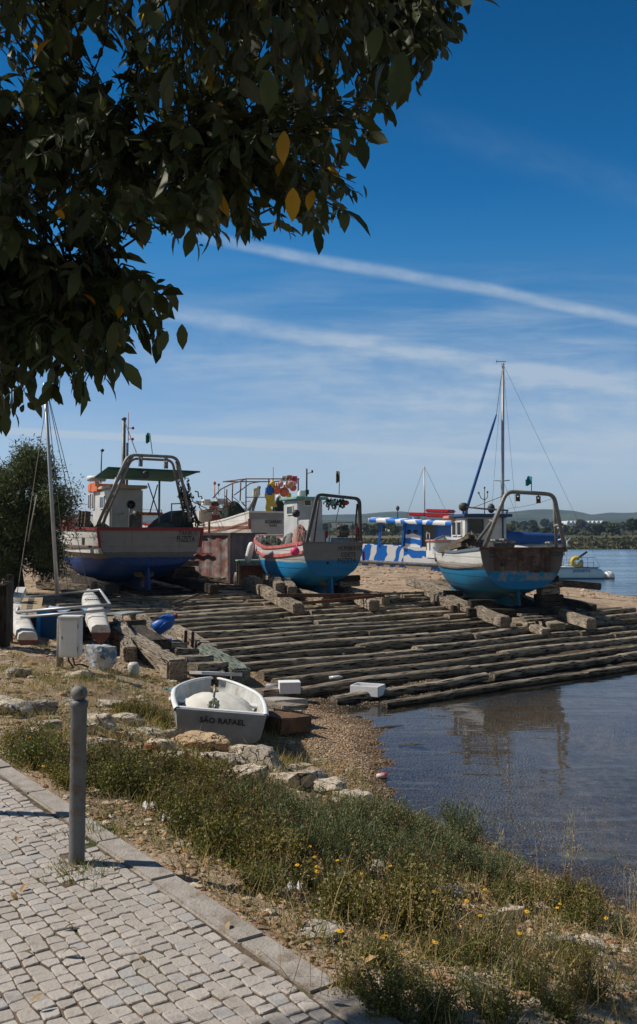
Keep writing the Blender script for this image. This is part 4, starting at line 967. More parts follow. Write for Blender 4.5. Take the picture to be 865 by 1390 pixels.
    mb.tube([(-1.25, 4.6, 2.05), (-1.15, 5.3, 2.05), (-.9, 6.1, 2.1)], .02, 6, False); mb.build('bow_rail', M_galv, B.r)
    mb = MB(); mb.bbox((-.75, 4.9, 1.5), (.8, 1.0, .55), .04); mb.build('deck_box', M_white, B.r)
    mb = MB(); mb.bbox((-.75, 4.9, 1.81), (.84, 1.04, .07), .02); mb.build('deck_box_lid', pm('salmon_paint', (0, 0, 0)), B.r)
    for k, (px, py) in enumerate(((672, 739), (684, 738), (694, 740), (746, 742))):
        mb = MB(); q = P(px, py, .5); mb.tube([q, q + Vector((0, 0, .14))], .05, 8); mb.tube([q + Vector((-.12, 0, .1)), q + Vector((.12, 0, .1))], .035, 8); mb.build('bollard_cleat', M_galv, B.r)
    mb = MB(); mb.bbox(P(681, 740, .7), (.6, .5, .12), .02); mb.build('hatch', M_dkpipe, B.r)
boat_right()

# ---------------------------------------------------------------- trawler behind
def trawler():
    c = at(370, 728, 50); c.z = 0.0
    B = Boat('fishing_boat', c, 30, 'big white trawler with brown stripe, net rack and orange floats behind the other boats')
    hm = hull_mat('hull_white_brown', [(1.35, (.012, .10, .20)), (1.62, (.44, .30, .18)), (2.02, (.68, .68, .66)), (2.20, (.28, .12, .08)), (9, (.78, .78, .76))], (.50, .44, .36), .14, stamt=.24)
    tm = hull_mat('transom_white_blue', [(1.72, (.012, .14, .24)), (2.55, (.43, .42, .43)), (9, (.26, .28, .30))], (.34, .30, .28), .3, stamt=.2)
    SH = [(0, 2.95), (.2, 2.55), (.42, 2.35), (.7, 2.6), (1, 3.3)]
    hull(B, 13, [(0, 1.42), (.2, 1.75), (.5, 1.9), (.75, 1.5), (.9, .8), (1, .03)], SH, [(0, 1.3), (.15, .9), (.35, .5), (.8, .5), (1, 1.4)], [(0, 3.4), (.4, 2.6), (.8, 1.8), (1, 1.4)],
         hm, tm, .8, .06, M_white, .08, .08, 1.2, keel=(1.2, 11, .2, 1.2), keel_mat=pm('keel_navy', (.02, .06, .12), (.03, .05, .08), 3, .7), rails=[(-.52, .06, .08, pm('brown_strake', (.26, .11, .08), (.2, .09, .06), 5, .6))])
    P = B.P
    text_mesh('lettering', 'ROSARINHO', .3, M_ink, B.r, P(371.5, 708.5, -.04), (R(90), R(1), 0), .98, bold=.004)
    text_mesh('lettering', 'OLHÃO', .2, M_ink, B.r, P(371, 713.5, -.04), (R(90), R(1), 0), .46)
    for sx in (-1, 1):
        mb = MB(); mb.box((sx * 1.40, -.06, 2.3), (.16, .08, .55)); mb.build('corner_trim', pm('brown_strake', (0, 0, 0)), B.r)
    # pipe rack over the deck
    mb = MB(); r_ = .035; y0 = .6
    tl, tr = P(334, 650, y0), P(406, 650, y0)
    mb.tube([P(289, 676, 5.5), P(300, 664, 4.6), P(316, 656, 3.2), P(325, 654, 2.2), tl, tr], r_, 6, False)
    for px in (334, 365, 405): mb.tube([P(px, 650, y0), P(px, 696, y0)], r_, 6)
    for (px, y_, t_, b_) in ((316, 3.2, 656, 690), (308, 4, 664, 700), (327, 2.2, 655, 680)): mb.tube([P(px, t_, y_), P(px - 1, b_, y_)], r_, 6)
    mb.tube([P(334, 675, y0), P(365, 675, y0)], .025, 6); mb.tube([P(318, 672, 3), P(340, 656, 1.4), P(352, 654, y0)], .03, 6)
    b_ = 3.0; mb.tube([tl, tl + Vector((0, b_, 0)), tr + Vector((0, b_, 0)), tr], r_, 6, False); mb.tube([tr + Vector((0, b_, 0)), tr + Vector((0, b_, -2.2))], r_, 6); mb.build('net_rack', M_rust, B.r)
    mb = MB(); mb.tube([P(337, 695, .5), P(352, 661, 1.4)], .10, 8); mb.tube([P(343, 694, .5), P(350, 670, 1.4)], .08, 8); mb.build('davit', M_galv, B.r)
    for (px, py, rr, mt) in ((375.5, 665, .25, M_orbuoy), (386, 668, .27, M_orbuoy), (393, 658, .22, pm('faded_orange', (.62, .34, .24), (.5, .3, .25), 4, .6)), (381, 657, .16, pm('faded_orange', (0, 0, 0)))):
        mb = MB(); q = P(px, py, .5); mb.ball(q, rr, 14); mb.tube([q, q + Vector((0, 0, rr * 1.5))], .04, 6); mb.build('buoy', mt, B.r)
    for (px, py, rr, mt) in ((398, 662, .2, M_orbuoy), (400, 654, .17, pm('pale_buoy', (.75, .55, .5), (.7, .6, .55), 4, .6)), (370, 656, .15, M_yellow), (388, 659, .15, M_white2), (378, 675, .14, M_white2), (392, 672, .15, M_yellow)):
        mb = MB(); q = P(px, py, .8); mb.ball(q, rr, 12); mb.tube([q, q + Vector((0, 0, rr * 1.6))], .03, 6); mb.build('buoy', mt, B.r)
    for (px, py, mt) in ((383, 650, M_white2), (390, 649, M_orbuoy), (397, 650, M_pinkbuoy)):
        mb = MB(); q = P(px, 656, .6); mb.tube([q, P(px, py - 4, .6)], .02, 5); a_ = P(px, py - 4, .6); mb.grid([[a_ + Vector((.3 * i / 3, .05 * math.sin(i * 2), -.3 * j)) for j in (0, 1)] for i in range(4)]); mb.build('marker_flag', mt, B.r)
    for (px, py, mt) in ((365.5, 666, M_bluejug), (348, 668.5, M_jug)):
        mb = MB(); q = P(px, py, .5); mb.bbox(q, (.40, .32, .48), .08); mb.tube([q + Vector((.05, 0, .2)), q + Vector((.05, 0, .32))], .05, 8); mb.build('jerry_can', mt, B.r)
    mb = MB()
    for (px, w_, t_, b_) in ((366, .22, 657, 688), (362, .16, 668, 694)):
        a, b = P(px, t_, .5), P(px + 1, b_, .5); rows = [[a.lerp(b, i / 8) + Vector((w_ * (j - .5) * (1 + .3 * math.sin(i)), .06 * math.sin(i * 1.3 + j * 3), 0)) for j in range(3)] for i in range(9)]
        mb.grid(rows); mb.grid([r_[::-1] for r_ in rows])
    mb.build('oilskin', M_yellow, B.r)
    heap(B, (P(380, 690, .6).x, .7, 2.3), (.9, .7, 1.35), pm('net_black', (.03, .03, .03), (.10, .10, .09), 10, .95, .9, 40, stain=(.35, .35, .33), stamt=.25, stscale=7), 'net_heap', 41, 80)
    mb = MB(); mb.bbox(P(389, 692, .6), (.55, .4, .45), .03); mb.build('fish_box', M_white2, B.r)
    heap(B, (P(394, 686, .9).x, 1.0, 2.4), (.5, .6, 1.4), pm('net_olive', (.14, .10, .05), (.08, .07, .05), 10, .95, .9, 40), 'net_heap', 43, 40)
    # gear forward: red deckhouse, winch, jugs, beacon
    y1 = 5.5; mb = MB(); a, b = P(282, 709, y1), P(306, 709, y1); mb.bbox(((a.x + b.x) / 2, y1 + .6, 2.45), (b.x - a.x, 1.2, 1.3), .03); mb.build('deck_house', pm('faded_red_house', (.42, .10, .07), (.30, .08, .06), 4, .6, stain=(.5, .45, .4), stamt=.2), B.r)
    rg = random.Random(9)
    for k, (px, py, w_, h_, mt) in enumerate(((280, 682, .5, .35, M_white2), (292, 684, .45, .3, M_rust), (301, 681, .7, .35, M_white), (274, 700, .45, .7, M_jug), (281, 699, .5, .7, M_jug), (289, 689, .35, .3, M_orbuoy), (299, 694, .9, .4, M_white), (310, 697, .8, .5, M_net), (318, 694, .9, .5, M_net), (325, 697, .7, .4, M_net))):
        if mt is M_net: heap(B, P(px, py + 6, 4.0), (w_ * 1.2, .8, h_ * 1.5), M_net, 'net_heap', 50 + k, 40)
        else: mb = MB(); mb.bbox(P(px, py, 5.2), (w_, .4, h_), .06); mb.build('deck_gear', mt, B.r)
    mb = MB()
    for k in range(34):
        px = rg.uniform(276, 330); q = P(px, rg.uniform(680, 698), rg.uniform(3, 5)); mb.tube([q, q + Vector((rg.uniform(-.6, .6), rg.uniform(-.3, .3), rg.uniform(-.5, .5)))], rg.uniform(.015, .04), 5)
    mb.build('pipe_tangle', M_rust, B.r)['kind'] = 'stuff'
    mb = MB(); q = P(291.5, 656, 5.2); mb.tube([P(291.5, 676, 5.2), q], .025, 6); mb.bbox(q, (.14, .14, .2), .03); mb.build('beacon', M_orange, B.r)
    mb = MB(); q = P(297, 658, 5.2); mb.tube([P(297, 672, 5.2), q], .02, 6); mb.ball(q, .08, 8); mb.build('beacon', M_dkpipe, B.r)
    for px, py in ((371, 634), (305, 660)):
        mb = MB(); mb.tube([P(px, py, 1), P(px, 690, 1)], .018, 5); mb.build('aerial', M_dkpipe, B.r)
    mb = MB(); q = P(284, 722, 3.5); mb.tube([P(284, 706, 3.4), P(284, 728, 3.4)], .07, 8); mb.build('bitt', M_rust, B.r)
trawler()
# ---------------------------------------------------------------- slipway logs
M_log = wood_mat('slipway_log', (.36, .30, .22), (.20, .16, .115), (.46, .39, .29), axis=0, sc_=2.2, rand=.38, wet=True)
M_timber = wood_mat('old_timber', (.36, .30, .23), (.19, .15, .11), (.48, .41, .32), axis=0, rand=.2)
M_dktimber = wood_mat('tarred_timber', (.075, .06, .045), (.04, .032, .025), (.12, .095, .07), axis=0, rand=.25)
def log(a, b, r, label, name='slipway_log', mat_=None, group='logs laid across the slipway', flat=.75, seed=0, seg=.5):
    a = Vector(a); b = Vector(b); d = b - a; L = d.length; rg = random.Random(seed); n = max(3, int(L / seg)); mb = MB(); mb.smooth = True
    ph = rg.uniform(0, 6); rows = []; kn = 12
    for i in range(n + 1):
        f = i / n; x = (f - .5) * L; wy = .35 * r * math.sin(f * 4 + ph) + rg.gauss(0, .04 * r); wz = .12 * r * math.sin(f * 7 + ph * 2); k = (1 - .18 * f) * (1 + rg.uniform(-.06, .06))
        row = []
        for j in range(kn):
            th = 2 * math.pi * j / kn; rr = r * k * (1 + .07 * math.sin(3 * th + ph) + .05 * math.sin(5 * th + i)); row.append(Vector((x, rr * math.cos(th) + wy, max(-1.0 * r, min(flat * r, rr * math.sin(th))) + wz)))
        rows.append(row)
    mb.grid([r_[::-1] for r_ in rows], closed=True); mb.add(rows[0], [tuple(range(kn))], False); mb.add(rows[-1], [tuple(range(kn))[::-1]], False)
    o = mb.build(name, mat_ or M_log); o.location = (a + b) / 2; o.rotation_euler = d.to_track_quat('X', 'Z').to_euler()
    return tag(o, label, 'log', group)
ORD = ['lowest', 'second', 'third', 'fourth', 'fifth', 'sixth', 'seventh', 'eighth', 'ninth', 'tenth', 'eleventh', 'twelfth', 'thirteenth', 'fourteenth', 'fifteenth', 'sixteenth', 'seventeenth', 'eighteenth', 'nineteenth', 'twentieth', 'twenty-first', 'twenty-second']
def slip_logs():
    rg = random.Random(21); q = 11.25; row = 0
    while q < 25.6 and row < 22:
        p0 = 9.1 + .23 * (q - 12.3) + rg.uniform(-.35, .25) - (1.6 if q > 22 else 0); p1 = 25.5 if q < 17.5 else (24 if q < 20 else (22.3 if q < 23 else 20.2))
        if q < 11.8: p0 = 10.2
        elif q < 12.3: p0 = 9.7
        p = p0; k = 0; pieces = []
        while p < p1 - 1.0:
            L = rg.uniform(3.4, 6.2)
            if p + L > p1 - 1.2: L = p1 - p + rg.uniform(-.2, .6)
            pieces.append((p, p + L)); p += L + rg.uniform(-.25, .12)
        sl_ = .0
        for k, (a, b) in enumerate(pieces):
            oq = rg.uniform(-.07, .07); oq2 = oq + rg.uniform(-.12, .12); r = rg.uniform(.09, .13)
            A = slip(a, q + oq - .0); Bp = slip(b, q + oq2)
            za = zslip(q + oq) + r * .55 + rg.uniform(-.02, .03); zb = zslip(q + oq2) + r * .55 + rg.uniform(-.02, .03)
            za = max(za, H(A.x, A.y) + r * .3) if q > 12.3 else za; zb = max(zb, H(Bp.x, Bp.y) + r * .3) if q > 12.3 else zb
            where = ['left length'] if len(pieces) == 1 else (['left length', 'right length'] if len(pieces) == 2 else (['left length', 'middle length', 'right length'] if len(pieces) == 3 else ['left length', 'second length from the left', 'third length from the left', 'right length', 'far right end', 'far right tip']))
            log((A.x, A.y, za), (Bp.x, Bp.y, zb), r, '%s log row of the slipway counted up from the water, %s' % (ORD[row], where[min(k, len(where) - 1)]), seed=row * 10 + k)
        q += rg.uniform(.62, .76); row += 1
slip_logs()
v = gp(500, 988, water=True); w2 = gp(548, 985, water=True)
log((v.x - .05, v.y, WATER - .02), (w2.x, w2.y, WATER - .03), .05, 'dark waterlogged piece of wood lying in the shallows below the styrofoam box', 'driftwood', M_dktimber, 'driftwood at the water edge')
v = gp(543, 1012, water=True); log((v.x - .02, v.y, WATER - .02), (v.x + .32, v.y + .05, WATER - .025), .04, 'small dark driftwood stub in the shallows beside the gravel beach', 'driftwood', M_dktimber, 'driftwood at the water edge')

def beam(p0, p1, w_, h_, label, mat_=None, group=None, name='timber_beam', up=0.0, up2=None, cat='timber', rough=.02, bev=.02):
    """squared timber between two ground points (pixels), lifted by up metres"""
    a = gp(*p0) if len(p0) == 2 else Vector(p0); b = gp(*p1) if len(p1) == 2 else Vector(p1)
    a = a + Vector((0, 0, up + h_ / 2)); b = b + Vector((0, 0, (up if up2 is None else up2) + h_ / 2))
    return beam3(a, b, w_, h_, label, mat_, group, name, cat, rough)
def beam3(a, b, w_, h_, label, mat_=None, group=None, name='timber_beam', cat='timber', rough=.02):
    a = Vector(a); b = Vector(b)
    d = b - a; L = d.length; bm = bmesh.new(); bmesh.ops.create_cube(bm, size=1)
    for v in bm.verts: v.co = Vector((v.co.x * L, v.co.y * w_, v.co.z * h_))
    n = max(1, int(L / .35)); es = [e for e in bm.edges if abs((e.verts[0].co - e.verts[1].co).x) > L * .5]
    bmesh.ops.subdivide_edges(bm, edges=es, cuts=n)
    bmesh.ops.bevel(bm, geom=[e for e in bm.edges if len(e.link_faces) == 2 and e.calc_face_angle(0) > .5], offset=min(w_, h_) * .10, segments=2, affect='EDGES')
    rg = random.Random(int(L * 1000) + int(w_ * 700)); ph = rg.uniform(0, 6)
    for v in bm.verts:
        x = v.co.x; v.co.y += rough * math.sin(x * 3 + ph) + rg.uniform(-1, 1) * rough * .35; v.co.z += rough * .6 * math.sin(x * 2.1 + ph * 2) + rg.uniform(-1, 1) * rough * .35
    mb = MB(); mb.addbm(bm, None, False); o = mb.build(name, mat_ or M_timber); o.location = (a + b) / 2; o.rotation_euler = d.to_track_quat('X', 'Z').to_euler()
    return tag(o, label, cat, group)

def cradle(root_name, boat_px, D, deg, keel_z, specs, what, dark=M_dktimber):
    """timbers carrying a boat; specs are in the boat's own frame: (x0,y0,z0, x1,y1,z1, w, h, kind)"""
    c = Vector(boat_px); M = Matrix.Translation(c) @ Matrix.Rotation(R(deg), 4, 'Z')
    for (a, b, w_, h_, kind, mt) in specs:
        A = M @ Vector(a); Bp = M @ Vector(b)
        beam3(A, Bp, w_, h_, '%s %s' % (kind, what), mt, 'timbers under ' + what.split('under ')[1] if 'under ' in what else None)
def gz(M, x, y):
    p = M @ Vector((x, y, 0)); return H(p.x, p.y)
def build_cradles():
    for (c, deg, what, sc_, tall, seed) in ((at(204, 803, 28.9), 26.5, 'under the left boat with green awning', 1.3, .9, 1), (at(452, 810, 28.3), 23, 'under the small sky blue boat', .85, .6, 2), (at(710, 826, 25.4), 9.5, 'under the boat with rusty transom', .95, .7, 3)):
        M = Matrix.Translation(c) @ Matrix.Rotation(R(deg), 4, 'Z'); rg = random.Random(seed)
        def zr(x, y): return gz(M, x, y) - c.z
        W_ = {1: 1.5, 2: .95, 3: 1.15}[seed]; L_ = {1: 6.5, 2: 4.6, 3: 5.2}[seed]
        S_ = []
        for sx, nm in ((-1, 'left'), (1, 'right')):
            z0, z1 = zr(sx * W_, -1.2) + .30, zr(sx * W_, L_) + .30
            S_.append(((sx * W_, -1.7, z0), (sx * W_, L_, z1), .26, .28, 'long %s skid beam running down the slope' % nm, M_dktimber if seed == 1 else M_timber))
        for k, y in enumerate((.2, 1.6, 3.4, L_ - .6)):
            z = max(zr(-W_, y), zr(W_, y)) + .56; z = min(z, -.12)
            S_.append(((-W_ - .35, y, z), (W_ + .4, y + rg.uniform(-.15, .15), z), .26, .22, ['nearest', 'second', 'third', 'farthest'][k] + ' cross bearer', M_dktimber))
        # stacked blocks at the bilges
        for sx, nm in ((-1, 'left'), (1, 'right')):
            for y, yn in ((.6, 'stern'), (3.0, 'midship')):
                z = max(zr(sx * W_, y) + .45, -.35); k = 0
                while z < tall * ((1.0 if yn == 'stern' else .75) if sx > 0 else .30) and k < 5:
                    ln = rg.uniform(.5, .9) * sc_; S_.append(((sx * W_ * .86 - ln / 2, y + rg.uniform(-.1, .1), z + .09), (sx * W_ * .86 + ln / 2, y + rg.uniform(-.1, .1), z + .09), rg.uniform(.22, .34), .17, '%s block of the %s %s stack,' % (['bottom', 'second', 'third', 'fourth', 'top'][k], nm, yn), M_dktimber if rg.random() < .6 else M_timber)); z += .18; k += 1
        cradle('c', c, 0, deg, 0, S_, what)
build_cradles()
G1 = 'squared timbers heaped beside the slipway'
beam((190, 846), (300, 930), .22, .22, 'long pale sunlit beam sloping down beside the steps to the dinghy', group=G1)
beam((160, 874), (240, 926), .34, .34, 'thick cracked baulk with dark rotten end, left of the wooden steps', group=G1)
beam((277, 896), (328, 932), .34, .30, 'thick beam with greenish top and black sawn end above the dinghy', wood_mat('green_timber', (.22, .27, .22), (.14, .15, .12), (.30, .32, .27), 0), group=G1)
beam((238, 862), (290, 892), .24, .22, 'pale beam running down beside the two rusty stakes', group=G1)
beam((184, 876), (216, 900), .42, .40, 'black charred block leaning below the blue jug', M_dktimber, group=G1)
beam((160, 850), (176, 900), .22, .26, 'split brown plank propped at the left of the timber heap', group=G1)
beam((206, 872), (228, 905), .07, .16, 'narrow board on edge beside the charred block', group=G1, up=.12)
for k, (a, b, lab) in enumerate((((217, 892), (247, 892), 'topmost sawn block of the step row, dark front'), ((231, 903), (262, 902), 'second sawn block of the step row, grey front'), ((246, 913), (280, 911), 'third sawn block of the step row'), ((260, 923), (303, 920), 'lowest sawn block of the step row, just above the white board'))):
    beam(a, b, .30, .17, lab, group='sawn blocks laid as steps', name='step_block', up=.12)
beam((266, 936), (322, 934), .22, .05, 'thin whitish board lying above the dinghy bow', M_white, group=G1, name='board', up=.22)
for k, (x, y) in enumerate(((251, 884), (260.5, 886))):
    v = gp(x, y); beam3(v, v + Vector((.02, 0, .42)), .12, .05, ['left', 'right'][k] + ' rust red upright stake beside the slipway beams', M_rust, 'rust red stakes', 'stake', 'stake', .004)
beam((335, 803), (405, 843), .30, .30, 'long timber skid leading down toward the logs from the middle boat, left one', group='skid beams of the middle boat', up=.16)
beam((455, 806), (508, 838), .30, .30, 'long timber skid leading down toward the logs from the middle boat, right one', group='skid beams of the middle boat', up=.16)
a = gp(376, 833) + Vector((0, 0, .50)); b = gp(522, 832) + Vector((0, 0, .50)); beam3(a, b, .08, .10, 'long rusty iron bar laid across the skids below the middle boat', M_rust, None, 'iron_bar', 'iron bar', .004)
a = gp(398, 842) + Vector((0, 0, .42)); beam3(a, a + (b - a).normalized() * 2.9, .06, .08, 'short rusty iron bar just below the long one', M_rust, None, 'iron_bar', 'iron bar', .004)
for k, (x0, y0, x1, y1, h_) in enumerate(((345, 790, 372, 802, .18), (366, 812, 396, 814, .34), (372, 805, 380, 822, .36), (384, 808, 398, 824, .30), (340, 806, 352, 812, .30))):
    beam((x0, y0), (x1, y1), .28, h_, ['pale plank lying on top of the props', 'sunlit block propping the bow', 'upright yellowish block', 'sawn white ended block', 'grey block at the far corner'][k] + ' left of the sky blue hull', group='blocks left of the sky blue hull', up=.30)
# timbers around the right hand boat
beam((557, 806), (612, 826), .30, .26, 'thick grey beam end up on blocks, left of the rusty transom boat', group='timbers left of the rusty transom boat', up=.30)
beam((590, 822), (628, 838), .26, .30, 'short squared beam pointing down the slip, left of the rusty transom boat', group='timbers left of the rusty transom boat', up=.10)
beam((574, 800), (640, 806), .22, .20, 'long grey timber lying across behind the short squared beam', group='timbers left of the rusty transom boat', up=.12)
for k, (x, y) in enumerate(((572, 800), (583, 797), (596, 799), (612, 803))):
    beam((x, y), (x + 24, y + 2), .20, .14, 'rust stained block in the heap left of the rusty transom boat', M_rust if k % 2 else M_timber, 'rust stained block heap', up=.02 + .10 * (k % 3))
beam((700, 838), (757, 862), .42, .16, 'flat plank pallet edge reaching down the slip below the rusty transom', group='timbers below the rusty transom', up=.12)
beam((697, 848), (742, 868), .24, .18, 'narrow beam beside the flat plank below the rusty transom', group='timbers below the rusty transom', up=.06)
beam((752, 808), (815, 812), .24, .24, 'dark beam projecting right of the rusty transom boat', M_dktimber, group='timbers below the rusty transom', up=.30)
beam((742, 820), (808, 834), .24, .22, 'dark beam sloping to the right shore behind the logs', M_dktimber, group='timbers below the rusty transom', up=.08)
for k in range(5):
    beam((700 + k * 3, 842 + k * 4.5), (760 - k * 2, 838 + k * 4.5), .18, .06, 'loose plank across the pallet below the rusty transom', group='loose planks on the pallet', name='plank', up=.28)
# yard clutter above the slip
for k, (x0, y0, x1, y1, h_, lab) in enumerate(((198, 818, 232, 830, .10, 'flat grey pallet board on the upper logs in front of the left boat'), (200, 824, 240, 838, .10, 'second grey board lying beside the pallet board'), (212, 832, 250, 834, .12, 'short board end on the upper logs'),
                                               (58, 792, 150, 800, .22, 'long squared sleeper behind the beach catamaran'), (52, 800, 122, 806, .24, 'second long sleeper just in front of the first'), (88, 808, 135, 815, .16, 'sandy coloured slab by the foot of the leaning mast'), (262, 797, 345, 803, .14, 'long timber at the foot of the rusty container'), (250, 806, 330, 812, .12, 'grey timber lying across the top of the slip'), (270, 790, 340, 793, .2, 'timber against the rusty container wall'))):
    beam((x0, y0), (x1, y1), .28, h_, lab, group='timbers in the yard', up=.03)
for k, (a, b) in enumerate((((146, 812), (205, 826)), ((150, 818), (214, 829)), ((232, 834), (268, 820)))):
    A = gp(*a) + Vector((0, 0, .25)); B_2 = gp(*b) + Vector((0, 0, .28)); mb = MB(); mb.tube([A, A.lerp(B_2, .5) + Vector((0, 0, -.02)), B_2], .035, 7)
    tag(mb.build('pole', M_plank), ['long thin pale pole below the left boat', 'second thin pale pole just below the first', 'thin pole pointing up to the right past the pallet board'][k], 'pole', 'thin poles on the upper slipway')
o = beam((155, 846), (186, 843), .5, .04, 'pale blue grey board lying flat left of the slipway', pm('pale_board', (.33, .38, .38), (.22, .24, .23), 3, .7), name='board', up=.2)
beam((4, 858), (116, 850), .18, .18, 'dark round spar under the beach catamaran', M_dktimber, group='spars under the beach catamaran', up=.05)
beam((100, 874), (192, 858), .20, .18, 'long dark timber in front of the right catamaran hull', M_dktimber, group='spars under the beach catamaran', up=.10)

# ---------------------------------------------------------------- rusty steel box, green table
def container():
    c = gp(312, 793); t = empty('steel_container', c, R(-32), 'rusty open steel container with stained grey and pink walls behind the slipway', 'container')
    m1 = pm('container_paint', (.42, .35, .33), (.22, .19, .18), 2.5, .75, .3, 12, stain=(.30, .10, .07), stamt=.50, stscale=2.6); m2 = pm('container_shade', (.10, .10, .11), (.16, .14, .13), 2.5, .75, .3, 12, stain=(.12, .05, .03), stamt=.35)
    H_ = 1.72; th = .05
    # local -x goes left along the sunlit wall, +y goes back along the end wall, shade painted in
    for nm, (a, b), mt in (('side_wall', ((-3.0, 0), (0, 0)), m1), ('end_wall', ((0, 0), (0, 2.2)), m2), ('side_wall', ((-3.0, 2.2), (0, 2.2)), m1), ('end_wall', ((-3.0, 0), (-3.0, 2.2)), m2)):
        a = Vector((a[0], a[1], H_ / 2 + .08)); b = Vector((b[0], b[1], H_ / 2 + .08)); d = (b - a); mb = MB(); n = int(d.length / .12); nn = Vector((-d.y, d.x, 0)).normalized(); vs = []; fs = []
        for i in range(n + 1):
            p = a.lerp(b, i / n) + nn * (.012 * (1 if (i // 2) % 2 else -1)); vs += [p - Vector((0, 0, H_ / 2)), p + Vector((0, 0, H_ / 2)), p + nn * th + Vector((0, 0, H_ / 2)), p + nn * th - Vector((0, 0, H_ / 2))]
            if i: o_ = (i - 1) * 4; fs += [(o_, o_ + 4, o_ + 5, o_ + 1), (o_ + 1, o_ + 5, o_ + 6, o_ + 2), (o_ + 2, o_ + 6, o_ + 7, o_ + 3), (o_ + 3, o_ + 7, o_ + 4, o_)]
        mb.add(vs, fs + [(0, 1, 2, 3), (n * 4 + 3, n * 4 + 2, n * 4 + 1, n * 4)], False); mb.build(nm, mt, t)
    mb = MB()
    for (x, y) in ((0, 0), (-3, 0), (0, 2.2), (-3, 2.2)): mb.box((x, y, H_ / 2 + .08), (.11, .11, H_ + .12))
    for (a, b) in (((-3, 0), (0, 0)), ((0, 0), (0, 2.2)), ((-3, 2.2), (0, 2.2)), ((-3, 0), (-3, 2.2))):
        for z in (.08, H_ + .1): mb.bar((a[0], a[1], z), (b[0], b[1], z), .10)
    mb.build('corner_frame', pm('frame_steel', (.13, .10, .09), (.08, .06, .055), 5, .8, stain=(.2, .08, .05), stamt=.3), t)
    mb = MB(); mb.bar((-2.3, -.06, 1.1), (-.8, -.06, 1.1), .05); mb.build('rail', M_red, t)
container()
def table():
    c = gp(343, 797); t = empty('work_bench', c, R(12), 'work bench with pale green top standing before the dark container wall', 'bench')
    mb = MB(); mb.bbox((0, 0, .93), (1.15, .7, .05), .01); mb.build('bench_top', M_greenroof, t)
    for sx in (-1, 1):
        for sy in (-1, 1): mb = MB(); mb.box((sx * .5, sy * .3, .45), (.06, .06, .90)); mb.build('leg', M_plank, t)
    mb = MB(); mb.box((0, .3, .5), (.94, .03, .5)); mb.build('back_board', M_rust, t)
    mb = MB(); mb.lathe([(.02, 0), (.18, .02), (.2, .3), (.16, .5), (.03, .52)], gp(331, 797) + Vector((-.2, .4, 0)), 14); tag(mb.build('barrel', pm('barrel_steel', (.2, .2, .2), (.1, .08, .07), 5, .6)), 'dark round drum left of the pale green work bench', 'drum')
table()

# ---------------------------------------------------------------- small white boats behind the catamaran mast
def small_hull(name, c, deg, L, b, h, label, roll=0.0, cover=None, color=None, trim=None, group=None, nb=18, sternw=.75):
    t = empty(name, c, R(deg), label, 'boat', group); t.rotation_euler = (R(roll), 0, R(deg))
    mt = color or M_white; rows = []; rin = []
    for i in range(nb):
        u = i / (nb - 1); w_ = b / 2 * (sternw + (1 - sternw) * min(1, u / .4)) * (1 if u < .45 else math.cos((u - .45) / .55 * math.pi / 2) ** .75 + .001); zs = h * (1 + .22 * u * u); zb = h * .25 * max(0, (u - .6) / .4) ** 2; row = []
        for k in range(9):
            ph = math.pi / 2 * k / 8; row.append(Vector((w_ * math.sin(ph) ** .7 * (.86 + .14 * (k / 8)), L * u + .12 * L * u ** 3 * (k / 8 - .5), zb + (zs - zb) * (1 - math.cos(ph) ** .9) if k < 8 else zs)))
        rows.append(row)
    full = [[Vector((-p.x, p.y, p.z)) for p in r_[::-1]][:-1] + r_ for r_ in rows]
    mb = MB(); mb.smooth = True; mb.grid(full); mb.build('hull', mt, t)
    inn = [[Vector((p.x * .90, max(.05, min(L * .985, p.y)), max(p.z, .10))) for p in r_][::-1] for r_ in full]
    mb = MB(); mb.smooth = True; mb.grid(inn); mb.build('inner_shell', trim or M_white2, t)
    mb = MB(); n = len(full[0]); mb.poly(full[0], .04, (0, 1, 0)); mb.build('transom', mt, t)
    mb = MB()
    for sx in (0, -1):
        rr = [[r_[sx] + Vector((dx * (1 if sx else -1) , 0, dz)) for (dx, dz) in ((.03, .015), (-.06, .015), (-.06, -.03), (.03, -.03))] for r_ in full]
        mb.grid(rr if sx else [q[::-1] for q in rr], closed=True, smooth=False)
    w0 = full[0][-1].x; mb.box((0, .02, full[0][-1].z - .005), (2 * w0, .07, .05)); mb.build('gunwale', trim or M_white2, t)
    if cover:
        mb = MB(); mb.smooth = True; rr = [[Vector((r_[0].x * .97 * (1 - 2 * j / 8), r_[0].y, r_[0].z + .04 + .14 * (1 - (2 * j / 8 - 1) ** 2) + .02 * math.sin(i * 1.7 + j))) for j in range(9)] for i, r_ in enumerate(full)]
        mb.grid([q[::-1] for q in rr]); mb.build('cover', cover, t)
    return t, full
v = gp(104, 784); small_hull('rowing_boat', v + Vector((1.3, .4, .12)), 82, 3.6, 1.5, .62, 'white boat under a grey cover on the ground left of the big blue hull', 0, M_tarp, M_white, group='white boats left of the big blue hull')
v = gp(98, 778); small_hull('rowing_boat', v + Vector((1.8, 3.2, .75)), 86, 4.6, 1.6, .5, 'longer white boat with pale green gunwale raised behind the covered one', 0, None, M_white, M_greenroof, group='white boats left of the big blue hull')
for k, dx in enumerate((-2.2, .8)):
    p = v + Vector((dx, 3.2, 0)); beam3(Vector((p.x, p.y - .8, .33)), Vector((p.x, p.y + .9, .33)), .3, .72, 'block trestle under the raised white boat, %s one' % ['left', 'right'][k], M_dktimber, 'trestles under the raised white boat', 'trestle', 'trestle')
